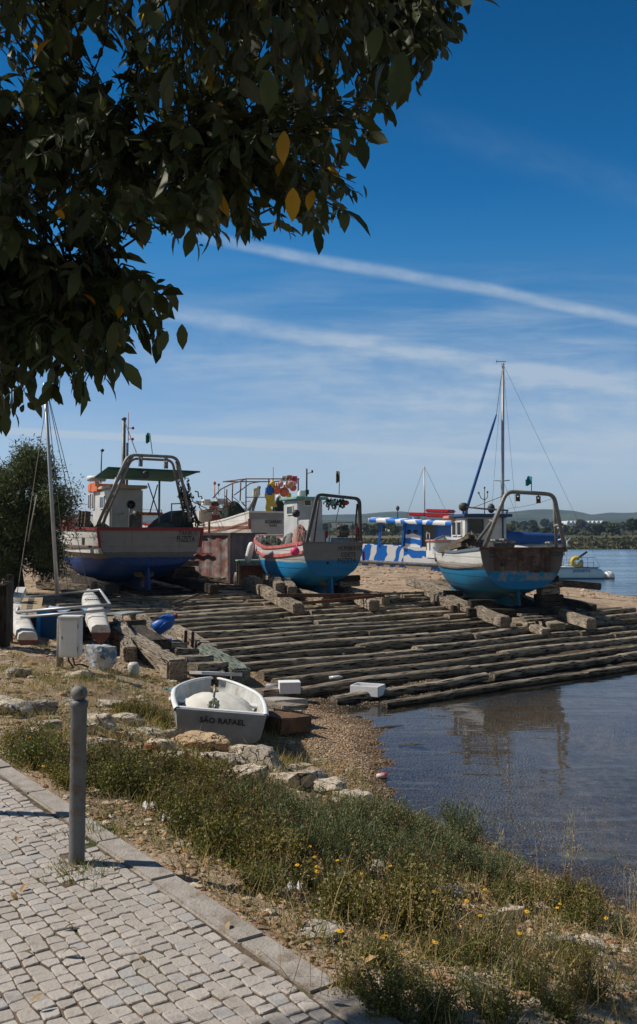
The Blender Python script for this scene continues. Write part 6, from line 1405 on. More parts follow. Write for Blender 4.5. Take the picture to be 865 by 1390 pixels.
# ---------------------------------------------------------------- sailing catamaran afloat
def sail_cat():
    Y = 60.0; c = at(712, 787.5, Y); c.z = WATER
    t = empty('sailing_catamaran', c, R(2), 'white sailing catamaran afloat with tall mast and blue sail covers, behind the rusty transom boat', 'catamaran')
    Mi = (Matrix.Translation(c) @ Matrix.Rotation(R(2), 4, 'Z')).inverted()
    def L(px, py, yl=0.0):
        o = Mi @ Vector((0, 0, EYE)); d = Mi.to_3x3() @ ray(px, py); k = (yl - o.y) / d.y; return o + d * k
    pale = pm('cat_hull', (.55, .66, .72), (.50, .60, .66), 2, .35); x0, x1 = L(606, 780).x, L(821, 780).x; h = .78
    for yl, nm in ((0, 'near'), (3.6, 'far')):
        mb = MB(); mb.smooth = True; rows = []; n = 30
        for i in range(n + 1):
            f = i / n; w_ = .42 * min(1, (f / .25) ** .5 + .04) * (1 if f < .93 else math.sqrt(max(0.02, 1 - ((f - .93) / .07) ** 2))); hh = h * (1 + .12 * (1 - f)) * (1 if f < .9 else math.sqrt(max(.03, 1 - ((f - .9) / .1) ** 2 * .75))); x = x0 + (x1 - x0) * f
            rows.append([Vector((x, yl, -.3)), Vector((x, yl - w_ * .8, -.05)), Vector((x, yl - w_, hh * .5)), Vector((x, yl - w_ * .96, hh)), Vector((x, yl, hh + .04)), Vector((x, yl + w_ * .96, hh)), Vector((x, yl + w_, hh * .5)), Vector((x, yl + w_ * .8, -.05))])
        mb.grid(rows, closed=True); h_ = mb.build('pontoon', pale, t)
        mb = MB(); mb.box(((x0 + x1) / 2 + .1, yl - .40, .04), (x1 - x0 - .5, .06, .12)); mb.box(((x0 + x1) / 2, yl - .42, h * .97), (x1 - x0 - 1.0, .05, .05)); mb.build('boot_stripe', pm('navy_trim', (.03, .07, .18)), h_)
    text_mesh('lettering', 'JAMARTA', .3, pm('navy_lettering', (.02, .10, .30), (.02, .1, .3), 3, .5), t, L(790, 775.2, -.45), (R(90), 0, 0), 1.15)
    xc = L(690, 770).x; mb = MB(); rows = []
    for i in range(12):
        f = i / 11; x = L(640, 760).x + (L(768, 760).x - L(640, 760).x) * f; hh = .45 + 1.0 * math.sin(math.pi * min(1, max(0.02, f)) ** .8) ** .6
        rows.append([Vector((x, .3, .75)), Vector((x, .4, .75 + hh * .8)), Vector((x, 1.2, .75 + hh)), Vector((x, 2.4, .75 + hh)), Vector((x, 3.2, .75 + hh * .8)), Vector((x, 3.3, .75))])
    mb.grid([r_[::-1] for r_ in rows], smooth=True); mb.add(rows[0], [tuple(range(6))], False); mb.add(rows[-1], [tuple(range(6))[::-1]], False); mb.build('cabin', M_white, t)
    mb = MB(); mb.box(((x0 + x1) / 2, 1.8, .62), ((x1 - x0) * .72, 3.2, .22)); mb.build('bridge_deck', M_white, t)
    mp = L(680, 700, 1.8); mx = mp.x; mt_ = L(683, 493, 1.8); mb = MB(); mb.tube([Vector((mx, 1.8, .8)), Vector((mx + (mt_.x - mx) * .5, 1.8, 6)), mt_], [.13, .12, .09], 10); mb.build('mast', M_alu, t)
    q = L(681, 653, 1.8); mb = MB(); mb.tube([q + Vector((-.55, 0, .05)), q, q + Vector((.55, 0, .05))], .035, 6); mb.build('spreader', M_alu, t)
    mb = MB(); mb.tube([mt_ + Vector((-.45, 0, .12)), mt_ + Vector((.2, 0, .1))], .025, 5); mb.tube([mt_ + Vector((-.42, 0, .0)), mt_ + Vector((-.42, 0, .22))], .02, 5); mb.build('wind_vane', M_dkpipe, t)
    mb = MB(); mb.smooth = True; a, b = L(674, 563, 1.8), L(620, 735, 1.8); mb.tube([a, a.lerp(b, .1), a.lerp(b, .5), a.lerp(b, .95), b], [.05, .085, .10, .10, .06], 8); mb.build('furled_jib', pm('sail_cover_blue', (.015, .07, .24), (.02, .09, .30), 3, .8, .3, 8), t)
    mb = MB(); mb.tube([mt_, a], .02, 5, False); mb.build('forestay', M_wire, t)
    for (p, q) in (((683, 495), (700, 690)), ((682, 497), (668, 690)), ((684, 655), (712, 725)), ((684, 496), (815, 770))):
        mb = MB(); mb.tube([L(p[0], p[1], 1.8), L(q[0], q[1], .2 if q[0] != 815 else 1.8)], .010, 4, False); mb.build('shroud', M_wire, t)
    mb = MB(); mb.smooth = True; a, b = L(684, 730, 1.8), L(766, 731, 1.8); rows = []
    for i in range(14):
        f = i / 13; p = a.lerp(b, f); r_ = .48 - .14 * f; rows.append([p + Vector((0, r_ * .35 * math.cos(k * math.pi / 4 + .4), r_ * math.sin(k * math.pi / 4 + .4) * (1 + .05 * math.sin(i * 2)))) for k in range(8)])
    mb.grid(rows, closed=True); mb.add(rows[0], [tuple(range(8))], False); mb.add(rows[-1], [tuple(range(8))[::-1]], False); mb.build('sail_cover', pm('sail_cover_blue', (0, 0, 0)), t)
    mb = MB(); mb.tube([a - Vector((0, 0, .55)), b - Vector((0, 0, .42))], .09, 8); mb.build('boom', M_alu, t)
    mb = MB()
    for px in (772, 781, 790, 798, 806): mb.tube([L(px, 771.5, -.2), L(px, 757, -.2)], .022, 5)
    mb.tube([L(772, 757, -.2), L(806, 757, -.2)], .02, 5); mb.tube([L(772, 764, -.2), L(806, 764, -.2)], .015, 5); mb.tube([L(806, 757, -.2), L(808, 757, 3.4)], .02, 5); mb.build('guard_rail', M_alu, t)
    mb = MB(); q = L(782.5, 763, -.28); pts = [q + Vector((.27 * math.cos(k * .45 + .9), 0, .27 * math.sin(k * .45 + .9))) for k in range(13)]; mb.tube(pts, .13, 8); mb.build('lifebuoy', M_yellow, t)
    mb = MB(); mb.bbox(L(789.5, 765, -.28), (.22, .14, .45), .03); mb.build('throw_bag', pm('pale_blue_bag', (.25, .35, .6), (.2, .3, .5), 3, .7), t)
    mb = MB(); mb.bar(L(786, 757, 1.0), L(797, 749, 1.0), .12); mb.build('outboard_shaft', M_dkpipe, t)
    mb = MB(); mb.tube([L(768, 769, -.1), L(770, 735, -.1), L(775, 730, 0)], .03, 6); mb.tube([L(762, 745, .2), L(771, 741, .2), L(768, 730, .2), L(758, 733, .2)], .05, 6); mb.build('davit', M_white2, t)
sail_cat()
mb = MB(); mb.smooth = True; v = onz(827, 786, WATER); mb.ball(Vector((v.x, v.y, WATER + .16)), .36, 18); t_ = mb.build('mooring_buoy', M_white2); tag(t_, 'round white mooring buoy floating right of the sailing catamaran', 'buoy')
mb = MB(); mb.lathe([(.36, -.01), (.372, -.0), (.372, .05), (.36, .06)], (v.x, v.y, WATER + .05), 18); mb.build('rust_band', M_rust, t_); 
mb = MB(); mb.tube([(v.x, v.y, WATER + .5), (v.x, v.y, WATER + .62)], .03); mb.build('ring', M_galv, t_)
def far_sailboat():
    c = at(585, 745, 95); c.z = WATER; t = empty('sailboat', c, R(80), 'distant moored sailboat whose bare mast shows above the tour boat roof', 'sailboat')
    mb = MB(); mb.smooth = True; rows = []
    for i in range(14):
        f = i / 13; w_ = 1.1 * math.sin(math.pi * (.18 + .82 * f)) ** .7 if f < 1 else .02; rows.append([Vector((-w_ if False else w_ * a, -4 + 8 * f, z)) for a, z in ((0, -.3), (.8, 0), (1, .9), (0, 1.05), (-1, .9), (-.8, 0))])
    mb.grid(rows, closed=True); mb.build('hull', M_white, t); mb = MB(); mb.bbox((0, -.3, 1.25), (1.3, 3, .5), .15); mb.build('cabin', M_white, t)
    top = at(577, 633, 95).z - WATER; mb = MB(); mb.tube([(-.05, .6, .9), (-.1, .6, top)], [.085, .06], 8); mb.build('mast', M_alu, t)
    mb = MB(); mb.tube([(-.1, .6, top), (-.35, -3.6, 1.0)], .02, 4); mb.tube([(-.1, .6, top), (0, 3.8, 1.0)], .02, 4); mb.build('stay', M_wire, t)
far_sailboat()

# ---------------------------------------------------------------- far shore: houses, greenhouse, trees, scrub
def house(px, py, Y, w_, d, h, label, roof=None, flat=False, deg=0, wall=None):
    c = at(px, py, Y); c.z = H(c.x, c.y) - .3; lift = max(0, at(px, py, Y).z - c.z); t = empty('house', c, R(deg), label, 'house', 'houses on the far shore'); h += lift
    wm = wall or M_white; mb = MB(); mb.box((0, 0, h / 2), (w_, d, h)); mb.build('wall', wm, t)
    if flat: mb = MB(); mb.box((0, 0, h + .15), (w_ + .3, d + .3, .3)); mb.build('roof', roof or M_white2, t)
    else:
        mb = MB(); e = .4; zr = h + w_ * .16 + .6; vs = [(-w_ / 2 - e, -d / 2 - e, h), (w_ / 2 + e, -d / 2 - e, h), (w_ / 2 + e, d / 2 + e, h), (-w_ / 2 - e, d / 2 + e, h), (-w_ / 3, 0, zr), (w_ / 3, 0, zr)]
        mb.add(vs, [(0, 1, 5, 4), (1, 2, 5), (2, 3, 4, 5), (3, 0, 4), (3, 2, 1, 0)], False); r = mb.build('roof', roof, t)
        mb = MB(); mb.box((w_ * .2, .5, zr), (.8, .8, 1.4)); mb.build('chimney', wm, r)
    n = max(2, int(w_ / 3.5))
    for i in range(n):
        mb = MB(); mb.box((-w_ / 2 + w_ * (i + .5) / n, -d / 2 - .03, h - .9), (.9, .06, .9)); mb.build('window' if i != n // 2 else 'door', M_glass, t)
tile = pm('roof_tile', (.50, .14, .06), (.40, .12, .06), .3, .8)
pinkw = pm('pink_wall', (.60, .36, .33), (.52, .32, .30), .3, .8)
cream = pm('cream_wall', (.55, .48, .38), (.5, .42, .33), .3, .8)
HS = [(845, 721, 15, 'pink walled house with orange tiled roof on the right of the far shore', tile, False, pinkw, 5, 1.5), (810, 720, 16, 'low white house left of the orange roofed one', None, True, None, 4, 1), (822, 721, 7, 'tiny white annex beside the low white house', None, True, None, 3, 1),
      (773, 721, 12, 'white house with pale roof above the blue sail cover', pm('blue_grey_roof', (.3, .36, .4), (.25, .3, .33), .3, .7), True, None, 6, 1), (500, 725, 9, 'white flat house behind the tour boat open deck', None, True, None, 5, 1), (508, 731, 6, 'small white shed nearer the water behind the tour boat', None, True, None, 3, 1),
      (525, 731, 14, 'cream house with pale hipped roof behind the tour boat', cream, False, cream, 4, 1), (545, 729, 12, 'long low white building behind the tour boat posts', None, True, None, 3, 1), (491, 729, 6, 'pinkish house at the left of the buildings behind the tour boat', tile, False, pinkw, 4, 1), (470, 725, 8, 'cream house seen through the gantry of the small sky blue boat', cream, False, cream, 4, 1), (862, 722, 10, 'low brown shed at the right edge of the far shore', None, True, cream, 3, 1), (788, 722, 5, 'very small cream hut among the far trees', None, True, cream, 3, 1)]
for (px, py, wp, lab, rf, fl, wl, hp_, _) in HS:
    Y = 640 if py < 727 else 420
    house(px, py, Y, wp / FPX * Y, wp / FPX * Y * .6, hp_ / FPX * Y, lab, rf, fl, deg=-8, wall=wl)
def greenhouse():
    a, b = at(762, 709, 900), at(813, 709, 900); c = (a + b) / 2; z0 = H(c.x, c.y); t = empty('greenhouse', Vector((c.x, c.y, z0)), 0, 'long low white greenhouse roofs at the foot of the hills', 'greenhouse')
    n = 9; w_ = (b.x - a.x) / n; mt = pm('greenhouse_film', (.62, .66, .68), (.55, .6, .62), .1, .5); hh = c.z - z0
    for i in range(n):
        mb = MB(); mb.smooth = True; x = a.x - c.x + w_ * (i + .5); rows = []
        for y in (-20, 20): rows.append([Vector((x - w_ / 2 + .3, y, 0)), Vector((x - w_ / 2 + .3, y, hh - 1)), Vector((x - w_ / 4, y, hh + .6)), Vector((x, y, hh + 1.2)), Vector((x + w_ / 4, y, hh + .6)), Vector((x + w_ / 2 - .3, y, hh - 1)), Vector((x + w_ / 2 - .3, y, 0))])
        mb.grid(rows, smooth=False); mb.add(rows[0], [tuple(range(7))], False); mb.add(rows[1], [tuple(range(7))[::-1]], False); mb.build('bay', mt, t)
greenhouse()
def quay():
    """pale salt-works wall and moored pontoon across the water behind the tour boat"""
    a, b = at(440, 741, 150), at(560, 741, 150); c = (a + b) / 2; t = empty('sea_wall', Vector((c.x, c.y, WATER)), 0, 'long pale grey sea wall across the water behind the tour boat', 'wall'); mb = MB(); mb.box((0, 0, .35), (b.x - a.x + 6, 3, 1.1)); mb.build('wall', pm('pale_concrete', (.42, .43, .43), (.34, .35, .35), .5, .8), t)
    mb = MB(); mb.box((0, 0, .95), (b.x - a.x + 6.2, 3.3, .12)); mb.build('coping', pm('pale_coping', (.5, .5, .5), (.42, .42, .42), .5, .8), t)
quay()
def blob_tree_mesh(name, rg, r, h, mt, leaf=.9, n=260, flat=.7):
    """far tree crown: clump of leaf-sprays over several lobes"""
    V = []; F = []
    lob = [(rg.uniform(-.5, .5) * r, rg.uniform(-.4, .4) * r, h * rg.uniform(.45, .8), r * rg.uniform(.4, .65)) for _ in range(6)]
    for _ in range(n):
        l = rg.choice(lob); d = Vector((rg.gauss(0, 1), rg.gauss(0, 1), rg.gauss(0, 1))).normalized() * l[3] * rg.uniform(.75, 1.05); p = Vector(l[:3]) + Vector((d.x, d.y, d.z * flat))
        a = Vector((rg.gauss(0, 1), rg.gauss(0, 1), rg.gauss(0, .6))).normalized() * leaf * rg.uniform(.5, 1.1); b = a.cross(Vector((rg.gauss(0, 1), rg.gauss(0, 1), rg.gauss(0, 1)))).normalized() * leaf * rg.uniform(.3, .8)
        o = len(V); V += [p - a, p - b, p + a, p + b]; F.append((o, o + 1, o + 2, o + 3))
    return mesh_np(name, V, F, mt, False)
FT = [leaf_mat('far_leaf_%s' % k, a, b, None, .8, .15, .2) for k, (a, b) in {'dark': ((.030, .042, .016), (.060, .072, .030)), 'mid': ((.045, .058, .025), (.085, .095, .045)), 'olive': ((.08, .07, .04), (.14, .11, .07))}.items()]
M_bark = wood_mat('bark', (.09, .07, .05), (.05, .04, .03), (.13, .11, .08), axis=2)
rg = random.Random(33)
crowns = [[blob_tree_mesh('crown', rg, 3.2, 6.0, FT[k], .75, 420) for _ in range(2)] for k in range(3)]
def far_tree(x, y, s_, k, label):
    z = H(x, y); t = empty('tree', (x, y, z - .1), rg.uniform(0, 6), label, 'tree', 'trees on the far shore'); t.scale = (s_, s_, s_ * rg.uniform(.8, 1.1))
    o = bpy.data.objects.new('crown', rg.choice(crowns[k])); C.objects.link(o); o.parent = t; o2 = bpy.data.objects.new('trunk', trunk_me); C.objects.link(o2); o2.parent = t
mb = MB(); mb.tube([(0, 0, -.3), (.1, 0, 1.5), (0, .1, 3.6)], [.28, .2, .12], 7); trunk_me = mb.mesh('trunk', M_bark)
kinds = ['dark rounded tree on the far shore plain', 'mid green tree on the far shore plain', 'grey green olive like tree on the far shore plain']
for i in range(110):
    Y = 260 + 460 * rg.random() ** 1.2; px = rg.uniform(440, 900); x = (px - PCX) / FPX * Y; k = rg.choice((0, 0, 1, 1, 2)); far_tree(x, Y, rg.uniform(.4, .9), k, kinds[k])
for (px, Y, s_) in ((826, 400, 1.6), (790, 520, 1.6), (740, 560, 1.7), (724, 540, 1.5), (754, 540, 1.5), (700, 520, 1.4), (855, 520, 1.4), (836, 480, 1.3), (712, 600, 1.7)):
    far_tree((px - PCX) / FPX * Y, Y, s_ * .75, 0, kinds[0])
def scrub():
    """thousands of bushes along the far bank and across the plain: one mass"""
    r2 = np.random.RandomState(4); V = []; F = []; n = 15000
    px = r2.uniform(430, 930, n); sel = r2.rand(n); Y = np.where(sel < .5, 200 + r2.rand(n) * 34, 330 + 500 * r2.rand(n) ** 1.2); x = (px - PCX) / FPX * Y
    keep = vnoise(x * .03, Y * .03, 2.0) + r2.normal(0, .35, n) > -.1; x, Y = x[keep], Y[keep]; z = HN(x, Y); m_ = len(x); s_ = r2.uniform(.5, 1.5, m_) * np.where(Y < 235, .42, .8)
    cen = np.stack([x, Y, z + s_ * .45], -1); nl = 7; allV = []
    for k in range(nl):
        d = r2.normal(0, 1, (m_, 3)) * [1, 1, .5] * .6; p = cen + d * s_[:, None]; a = r2.normal(0, 1, (m_, 3)); a /= np.linalg.norm(a, axis=1)[:, None]; b = np.cross(a, r2.normal(0, 1, (m_, 3))); b /= np.linalg.norm(b, axis=1)[:, None]
        a = a * (s_ * .75)[:, None]; b = b * (s_ * .5)[:, None]; allV.append(np.stack([p - a, p - b, p + a, p + b], 1).reshape(-1, 3))
    V = np.concatenate(allV); F = np.arange(len(V)).reshape(-1, 4); mi = np.repeat(r2.randint(0, 3, len(F)), 1)
    o = obj_np('scrub', V, F, FT, None, False, mi); o['kind'] = 'stuff'
scrub()
# ---------------------------------------------------------------- rocks
def rock_mat(name, c1, c2, c3):
    m, t = newmat(name); tcn = t.n('ShaderNodeTexCoord').outputs['Object']; oi = t.n('ShaderNodeObjectInfo').outputs['Random']
    v = t.n('ShaderNodeVectorMath', {0: tcn, 1: t.n('ShaderNodeCombineXYZ', {0: t.m('MULTIPLY', oi, 31.0), 1: t.m('MULTIPLY', oi, 17.0)}).outputs[0]}, operation='ADD').outputs[0]
    w1 = t.noise(v, 3.2, 6, .65); w2 = t.noise(v, 17, 5, .7); col = t.mix(t.ss(w1, .35, .65), c4(c1), c4(c2)); col = t.mix(t.m('MULTIPLY', t.ss(w2, .52, .64), .75), col, c4(c3))
    lich = t.ss(t.noise(v, 9, 4, .6, .8), .60, .66); col = t.mix(t.m('MULTIPLY', lich, .6), col, (.12, .105, .085, 1))
    wv = t.mapping(t.n('ShaderNodeVectorMath', {0: v, 1: t.n('ShaderNodeVectorMath', {0: t.noise(v, 4, 3, .5, 0, 1), 3: .35}, operation='SCALE').outputs[0]}, operation='ADD').outputs[0], (1, 1, 2.6))
    vo = t.n('ShaderNodeTexVoronoi', {'Vector': wv, 'Scale': 3.6}, feature='DISTANCE_TO_EDGE').outputs['Distance']; ck = t.ss(vo, .0, .035); col = t.mix(ck, (.07, .05, .035, 1), col)
    h = t.m('ADD', t.m('MULTIPLY', w1, .7), t.m('ADD', t.m('MULTIPLY', w2, .45), t.m('MULTIPLY', ck, .6)))
    finish(t, col, .9, 0, t.n('ShaderNodeBump', {'Strength': 1.0, 'Distance': .05, 'Height': h}).outputs[0], .2); MATS[name] = m; return m
M_rock = [rock_mat('limestone_pale', (.62, .54, .43), (.48, .40, .30), (.30, .25, .19)), rock_mat('limestone_grey', (.48, .43, .36), (.33, .29, .24), (.22, .19, .15)), rock_mat('limestone_ochre', (.58, .42, .26), (.44, .30, .18), (.30, .21, .13))]
def rock(px, base_py, wpx, hpx, mt, label, group='rocks along the bank', rot=None, seed=0, name='rock', sink=.35, depth=None, loc=None):
    v = loc or gp(px, base_py - hpx * .3); rg = random.Random(seed * 7 + int(px)); w_ = wpx / FPX * v.y; h_ = hpx / FPX * v.y * 1.35; w_ *= 1.28; d = depth or w_ * rg.uniform(.55, .8)
    bm = bmesh.new(); bmesh.ops.create_icosphere(bm, subdivisions=4, radius=1)
    pl = [(Vector((rg.gauss(0, 1), rg.gauss(0, 1), rg.gauss(.1, .6))).normalized(), rg.uniform(.45, .85)) for _ in range(16)] + [(Vector((rg.uniform(-.15, .15), rg.uniform(-.15, .15), 1)).normalized(), .55)]
    for q in bm.verts:
        for (n, k) in pl:                      # chisel flat faces into the ball
            e = q.co.dot(n) - k
            if e > 0: q.co -= n * e * .92
        f = q.co * 3.1; q.co *= 1 + .06 * math.sin(f.x * 2 + seed) * math.sin(f.y * 2.3) + .035 * math.sin(f.z * 5 + f.x * 4 + seed) + .02 * math.sin(f.y * 9 + f.x * 7 + seed) + rg.uniform(-.012, .012)
        q.co = Vector((q.co.x * w_ / 2 * 1.1, q.co.y * d / 2 * 1.1, q.co.z * h_ / 1.5))
    mb = MB(); mb.addbm(bm, None, False); o = mb.build(name, mt); o.location = (v.x, v.y + d * .2, v.z + h_ * (.42 - sink)); o.rotation_euler = (rg.uniform(-.12, .12), rg.uniform(-.12, .12), rot if rot is not None else rg.uniform(-.5, .5))
    return tag(o, label, 'rock', group)
RK = [(15, 978, 62, 27, 0, 'flat pale slab at the left edge above the pavement'), (50, 978, 44, 28, 1, 'grey rock right of the flat slab at the left edge'), (20, 923, 42, 17, 1, 'grey rock near the left edge below the dark posts'), (38, 1003, 36, 12, 0, 'small pale slab showing through the weeds by the kerb'),
      (104, 925, 46, 14, 0, 'flat sandy slab at the foot of the utility cabinet'), (132, 1000, 44, 30, 0, 'pale rock just right of the bollard top'), (170, 988, 50, 18, 0, 'long pale rock behind the ochre rock'), (163, 1006, 28, 15, 2, 'ochre yellow rock right of the bollard'), (178, 1010, 26, 16, 1, 'grey lump beside the ochre rock'),
      (138, 1020, 42, 17, 0, 'low pale rock behind the bushes right of the bollard'), (215, 1028, 52, 24, 0, 'pale rock left of the dinghy stern'), (192, 1045, 40, 20, 0, 'pale rock among the bush tops'), (262, 1023, 76, 26, 2, 'broad ochre slab right under the dinghy'), (236, 1040, 44, 20, 0, 'pale boulder lower left of the broad ochre slab'),
      (300, 1048, 64, 24, 0, 'pale rock below the dinghy keel'), (358, 1052, 64, 38, 1, 'large rounded grey rock right of the dinghy shadow'), (330, 1066, 70, 22, 0, 'pale slab in front of the large rounded rock'), (400, 1053, 20, 16, 1, 'small round stone beside the large rounded rock'), (388, 1074, 62, 24, 0, 'pale slab where the bushes meet the gravel'),
      (440, 1082, 56, 20, 0, 'long pale slab leading down to the water'), (484, 1098, 58, 22, 0, 'last long slab before the water edge'), (150, 962, 50, 10, 0, 'low flat stone above the weeds in the middle left'), (95, 962, 34, 12, 1, 'grey low stone left of the bollard top'), (198, 1000, 36, 12, 0, 'pale flat stone beyond the ochre rock'),
      (515, 1192, 46, 18, 0, 'pale grey stone among the yellow flowers'), (474, 1226, 22, 11, 0, 'small pale stone below the yellow flowers'), (436, 1282, 76, 20, 1, 'flat grey slab lying in the dry leaves beside the kerb'), (600, 1222, 44, 20, 0, 'pale rock in the middle of the bank weeds'), (642, 1230, 24, 20, 2, 'reddish rock in the bank weeds'),
      (694, 1250, 38, 18, 0, 'pale rock half hidden at the lower right'), (800, 1298, 50, 20, 0, 'pale stone in the lower right corner weeds'), (760, 1290, 34, 16, 1, 'grey stone in the lower right corner weeds'), (318, 1108, 44, 10, 0, 'low pale stone in the weeds beside the kerb'), (236, 1112, 46, 10, 1, 'grey low stone at the kerb under the bush'), (620, 1290, 30, 14, 0, 'pale stone near the bottom edge'),
      (272, 1002, 50, 18, 0, 'slab whose end runs under the dinghy'), (345, 1036, 60, 22, 0, 'long pale slab just below the dinghy shadow'), (286, 1072, 54, 22, 0, 'white slab edge above the bush tops'), (250, 1058, 40, 18, 1, 'grey broken slab above the bush tops'), (415, 1066, 44, 20, 1, 'grey slab beside the gravel'), (200, 1022, 36, 14, 0, 'flat stone left of the brick piece'), (110, 1000, 30, 16, 0, 'pale stone just left of the bollard top'),
      (120, 985, 36, 14, 1, 'grey stone behind the bollard ball'), (228, 1004, 30, 12, 1, 'low stone between dinghy and ochre rock'), (312, 1088, 40, 14, 0, 'pale stone among bush tops below the white slab'), (180, 1060, 30, 12, 0, 'small stone among the bushes'), (65, 992, 40, 14, 0, 'low pale slab left of the bollard'),
      (575, 1200, 30, 14, 1, 'grey stone left of the pale rock in the bank weeds')]
for i, (px, py, w_, h_, mi, lab) in enumerate(RK): rock(px, py, w_, h_, M_rock[mi], lab, seed=i)
M_sub = pm('submerged_stone', (.20, .18, .13), (.13, .12, .09), 6, .9, .6, 14)
v = onz(790, 1160, -1.2); rock(790, 1160, 110, 40, M_sub, 'large flat rock under the clear water at the lower right', group='rocks in the water', seed=77, rot=-.2, loc=Vector((v.x, v.y, -1.42)), sink=.3)
def painted_lump():
    v = gp(138, 918); m, t = newmat('chipped_blue_white'); tcn = t.n('ShaderNodeTexCoord').outputs['Object']; n = t.noise(tcn, 7, 6, .7); col = t.mix(t.ss(n, .5, .58), (.48, .50, .50, 1), (.12, .22, .34, 1)); col = t.mix(t.ss(t.noise(tcn, 14, 4, .6), .6, .66), col, (.14, .11, .09, 1)); finish(t, col, .7, 0, t.n('ShaderNodeBump', {'Strength': .6, 'Distance': .02, 'Height': n}).outputs[0], .3)
    o = rock(138, 920, 42, 34, m, 'broken lump with chipped white and blue paint below the utility cabinet', group=None, seed=91, name='painted_lump', sink=.1); o['category'] = 'lump'
painted_lump()
v = gp(199, 1018); mb = MB(); mb.bbox(v + Vector((.05, 0, .03)), (.16, .10, .05), .012, Matrix.Rotation(.4, 3, 'Z')); tag(mb.build('brick_piece', pm('brick_red', (.42, .13, .07), (.34, .10, .06), 9, .85, .5, 30)), 'broken red brick piece on the rocks left of the dinghy', 'brick')

# ---------------------------------------------------------------- leaf and grass builders
def proj(P):
    """world points -> photo pixels"""
    X, Y, Z = P[:, 0], P[:, 1], P[:, 2] - EYE; cy = Y * math.cos(PITCH) + Z * math.sin(PITCH); cz = -Y * math.sin(PITCH) + Z * math.cos(PITCH)
    return PCX + FPX * X / cy, PCY - FPX * cz / cy
def inpoly(px, py, poly):
    c = np.zeros(len(px), bool); n = len(poly)
    for i in range(n):
        (x0, y0), (x1, y1) = poly[i], poly[(i + 1) % n]; k = ((y0 > py) != (y1 > py)); xx = (x1 - x0) * (py - y0) / ((y1 - y0) if y1 != y0 else 1e-9) + x0; c ^= k & (px < xx)
    return c
def norm(a): return a / (np.linalg.norm(a, axis=-1, keepdims=True) + 1e-9)
def leaves(base, d, L, W, r2, curl=.15, seg=2, nrm=None):
    """folded, curved leaves: base (n,3), direction (n,3), lengths, widths -> verts, quads"""
    n = len(base); d = norm(d); side = norm(np.cross(d, nrm if nrm is not None else r2.normal(0, 1, (n, 3)))); up = np.cross(side, d)
    prof = {1: [(0, .15), (.55, 1.0), (1, .1)], 2: [(0, .12), (.3, .8), (.62, .95), (1, .06)], 3: [(0, .10), (.18, .62), (.42, 1.0), (.72, .80), (1, .04)]}[seg]
    rows = []
    for (f, w_) in prof:
        c = base + d * (L * f)[:, None] - up * (L * curl * f * f)[:, None]; rows.append((c - side * (W * w_ * .5)[:, None] + up * (W * w_ * .16)[:, None], c, c + side * (W * w_ * .5)[:, None] + up * (W * w_ * .16)[:, None]))
    k = len(prof); V = np.stack([p for r_ in rows for p in r_], 1).reshape(-1, 3); F = []
    o = (np.arange(n) * k * 3)[:, None]
    for i in range(k - 1):
        for j in range(2): F.append(o + np.array([[i * 3 + j, i * 3 + j + 1, (i + 1) * 3 + j + 1, (i + 1) * 3 + j]]))
    return V, np.concatenate(F, 0)
def flat_leaves(base, d, L, W, r2):
    n = len(base); d = norm(d); side = norm(np.cross(d, r2.normal(0, 1, (n, 3)))); m = base + d * (L * .5)[:, None]
    V = np.stack([base, m - side * (W * .5)[:, None], base + d * L[:, None], m + side * (W * .5)[:, None]], 1).reshape(-1, 3); return V, np.arange(4 * n).reshape(-1, 4)
def merge(parts):
    Vs, Fs, o = [], [], 0
    for V, F in parts: Vs.append(V); Fs.append(F + o); o += len(V)
    return np.concatenate(Vs), np.concatenate(Fs)
def stems_np(a, b, r, r2, n=4, bend=.1):
    """thin 3-sided stems from a to b"""
    N = len(a); d = b - a; mid = a + d * .5 + r2.normal(0, 1, (N, 3)) * np.linalg.norm(d, axis=1)[:, None] * bend; s1 = norm(np.cross(d, r2.normal(0, 1, (N, 3)))); s2 = norm(np.cross(d, s1)); V = []
    for p, k in ((a, 1.0), (mid, .75), (b, .45)):
        for t_ in range(3): V.append(p + (s1 * math.cos(t_ * 2.094) + s2 * math.sin(t_ * 2.094)) * (r * k)[:, None])
    V = np.stack(V, 1).reshape(-1, 3); o = (np.arange(N) * 9)[:, None]; F = []
    for i in range(2):
        for j in range(3): F.append(o + np.array([[i * 3 + j, i * 3 + (j + 1) % 3, (i + 1) * 3 + (j + 1) % 3, (i + 1) * 3 + j]]))
    return V, np.concatenate(F, 0)

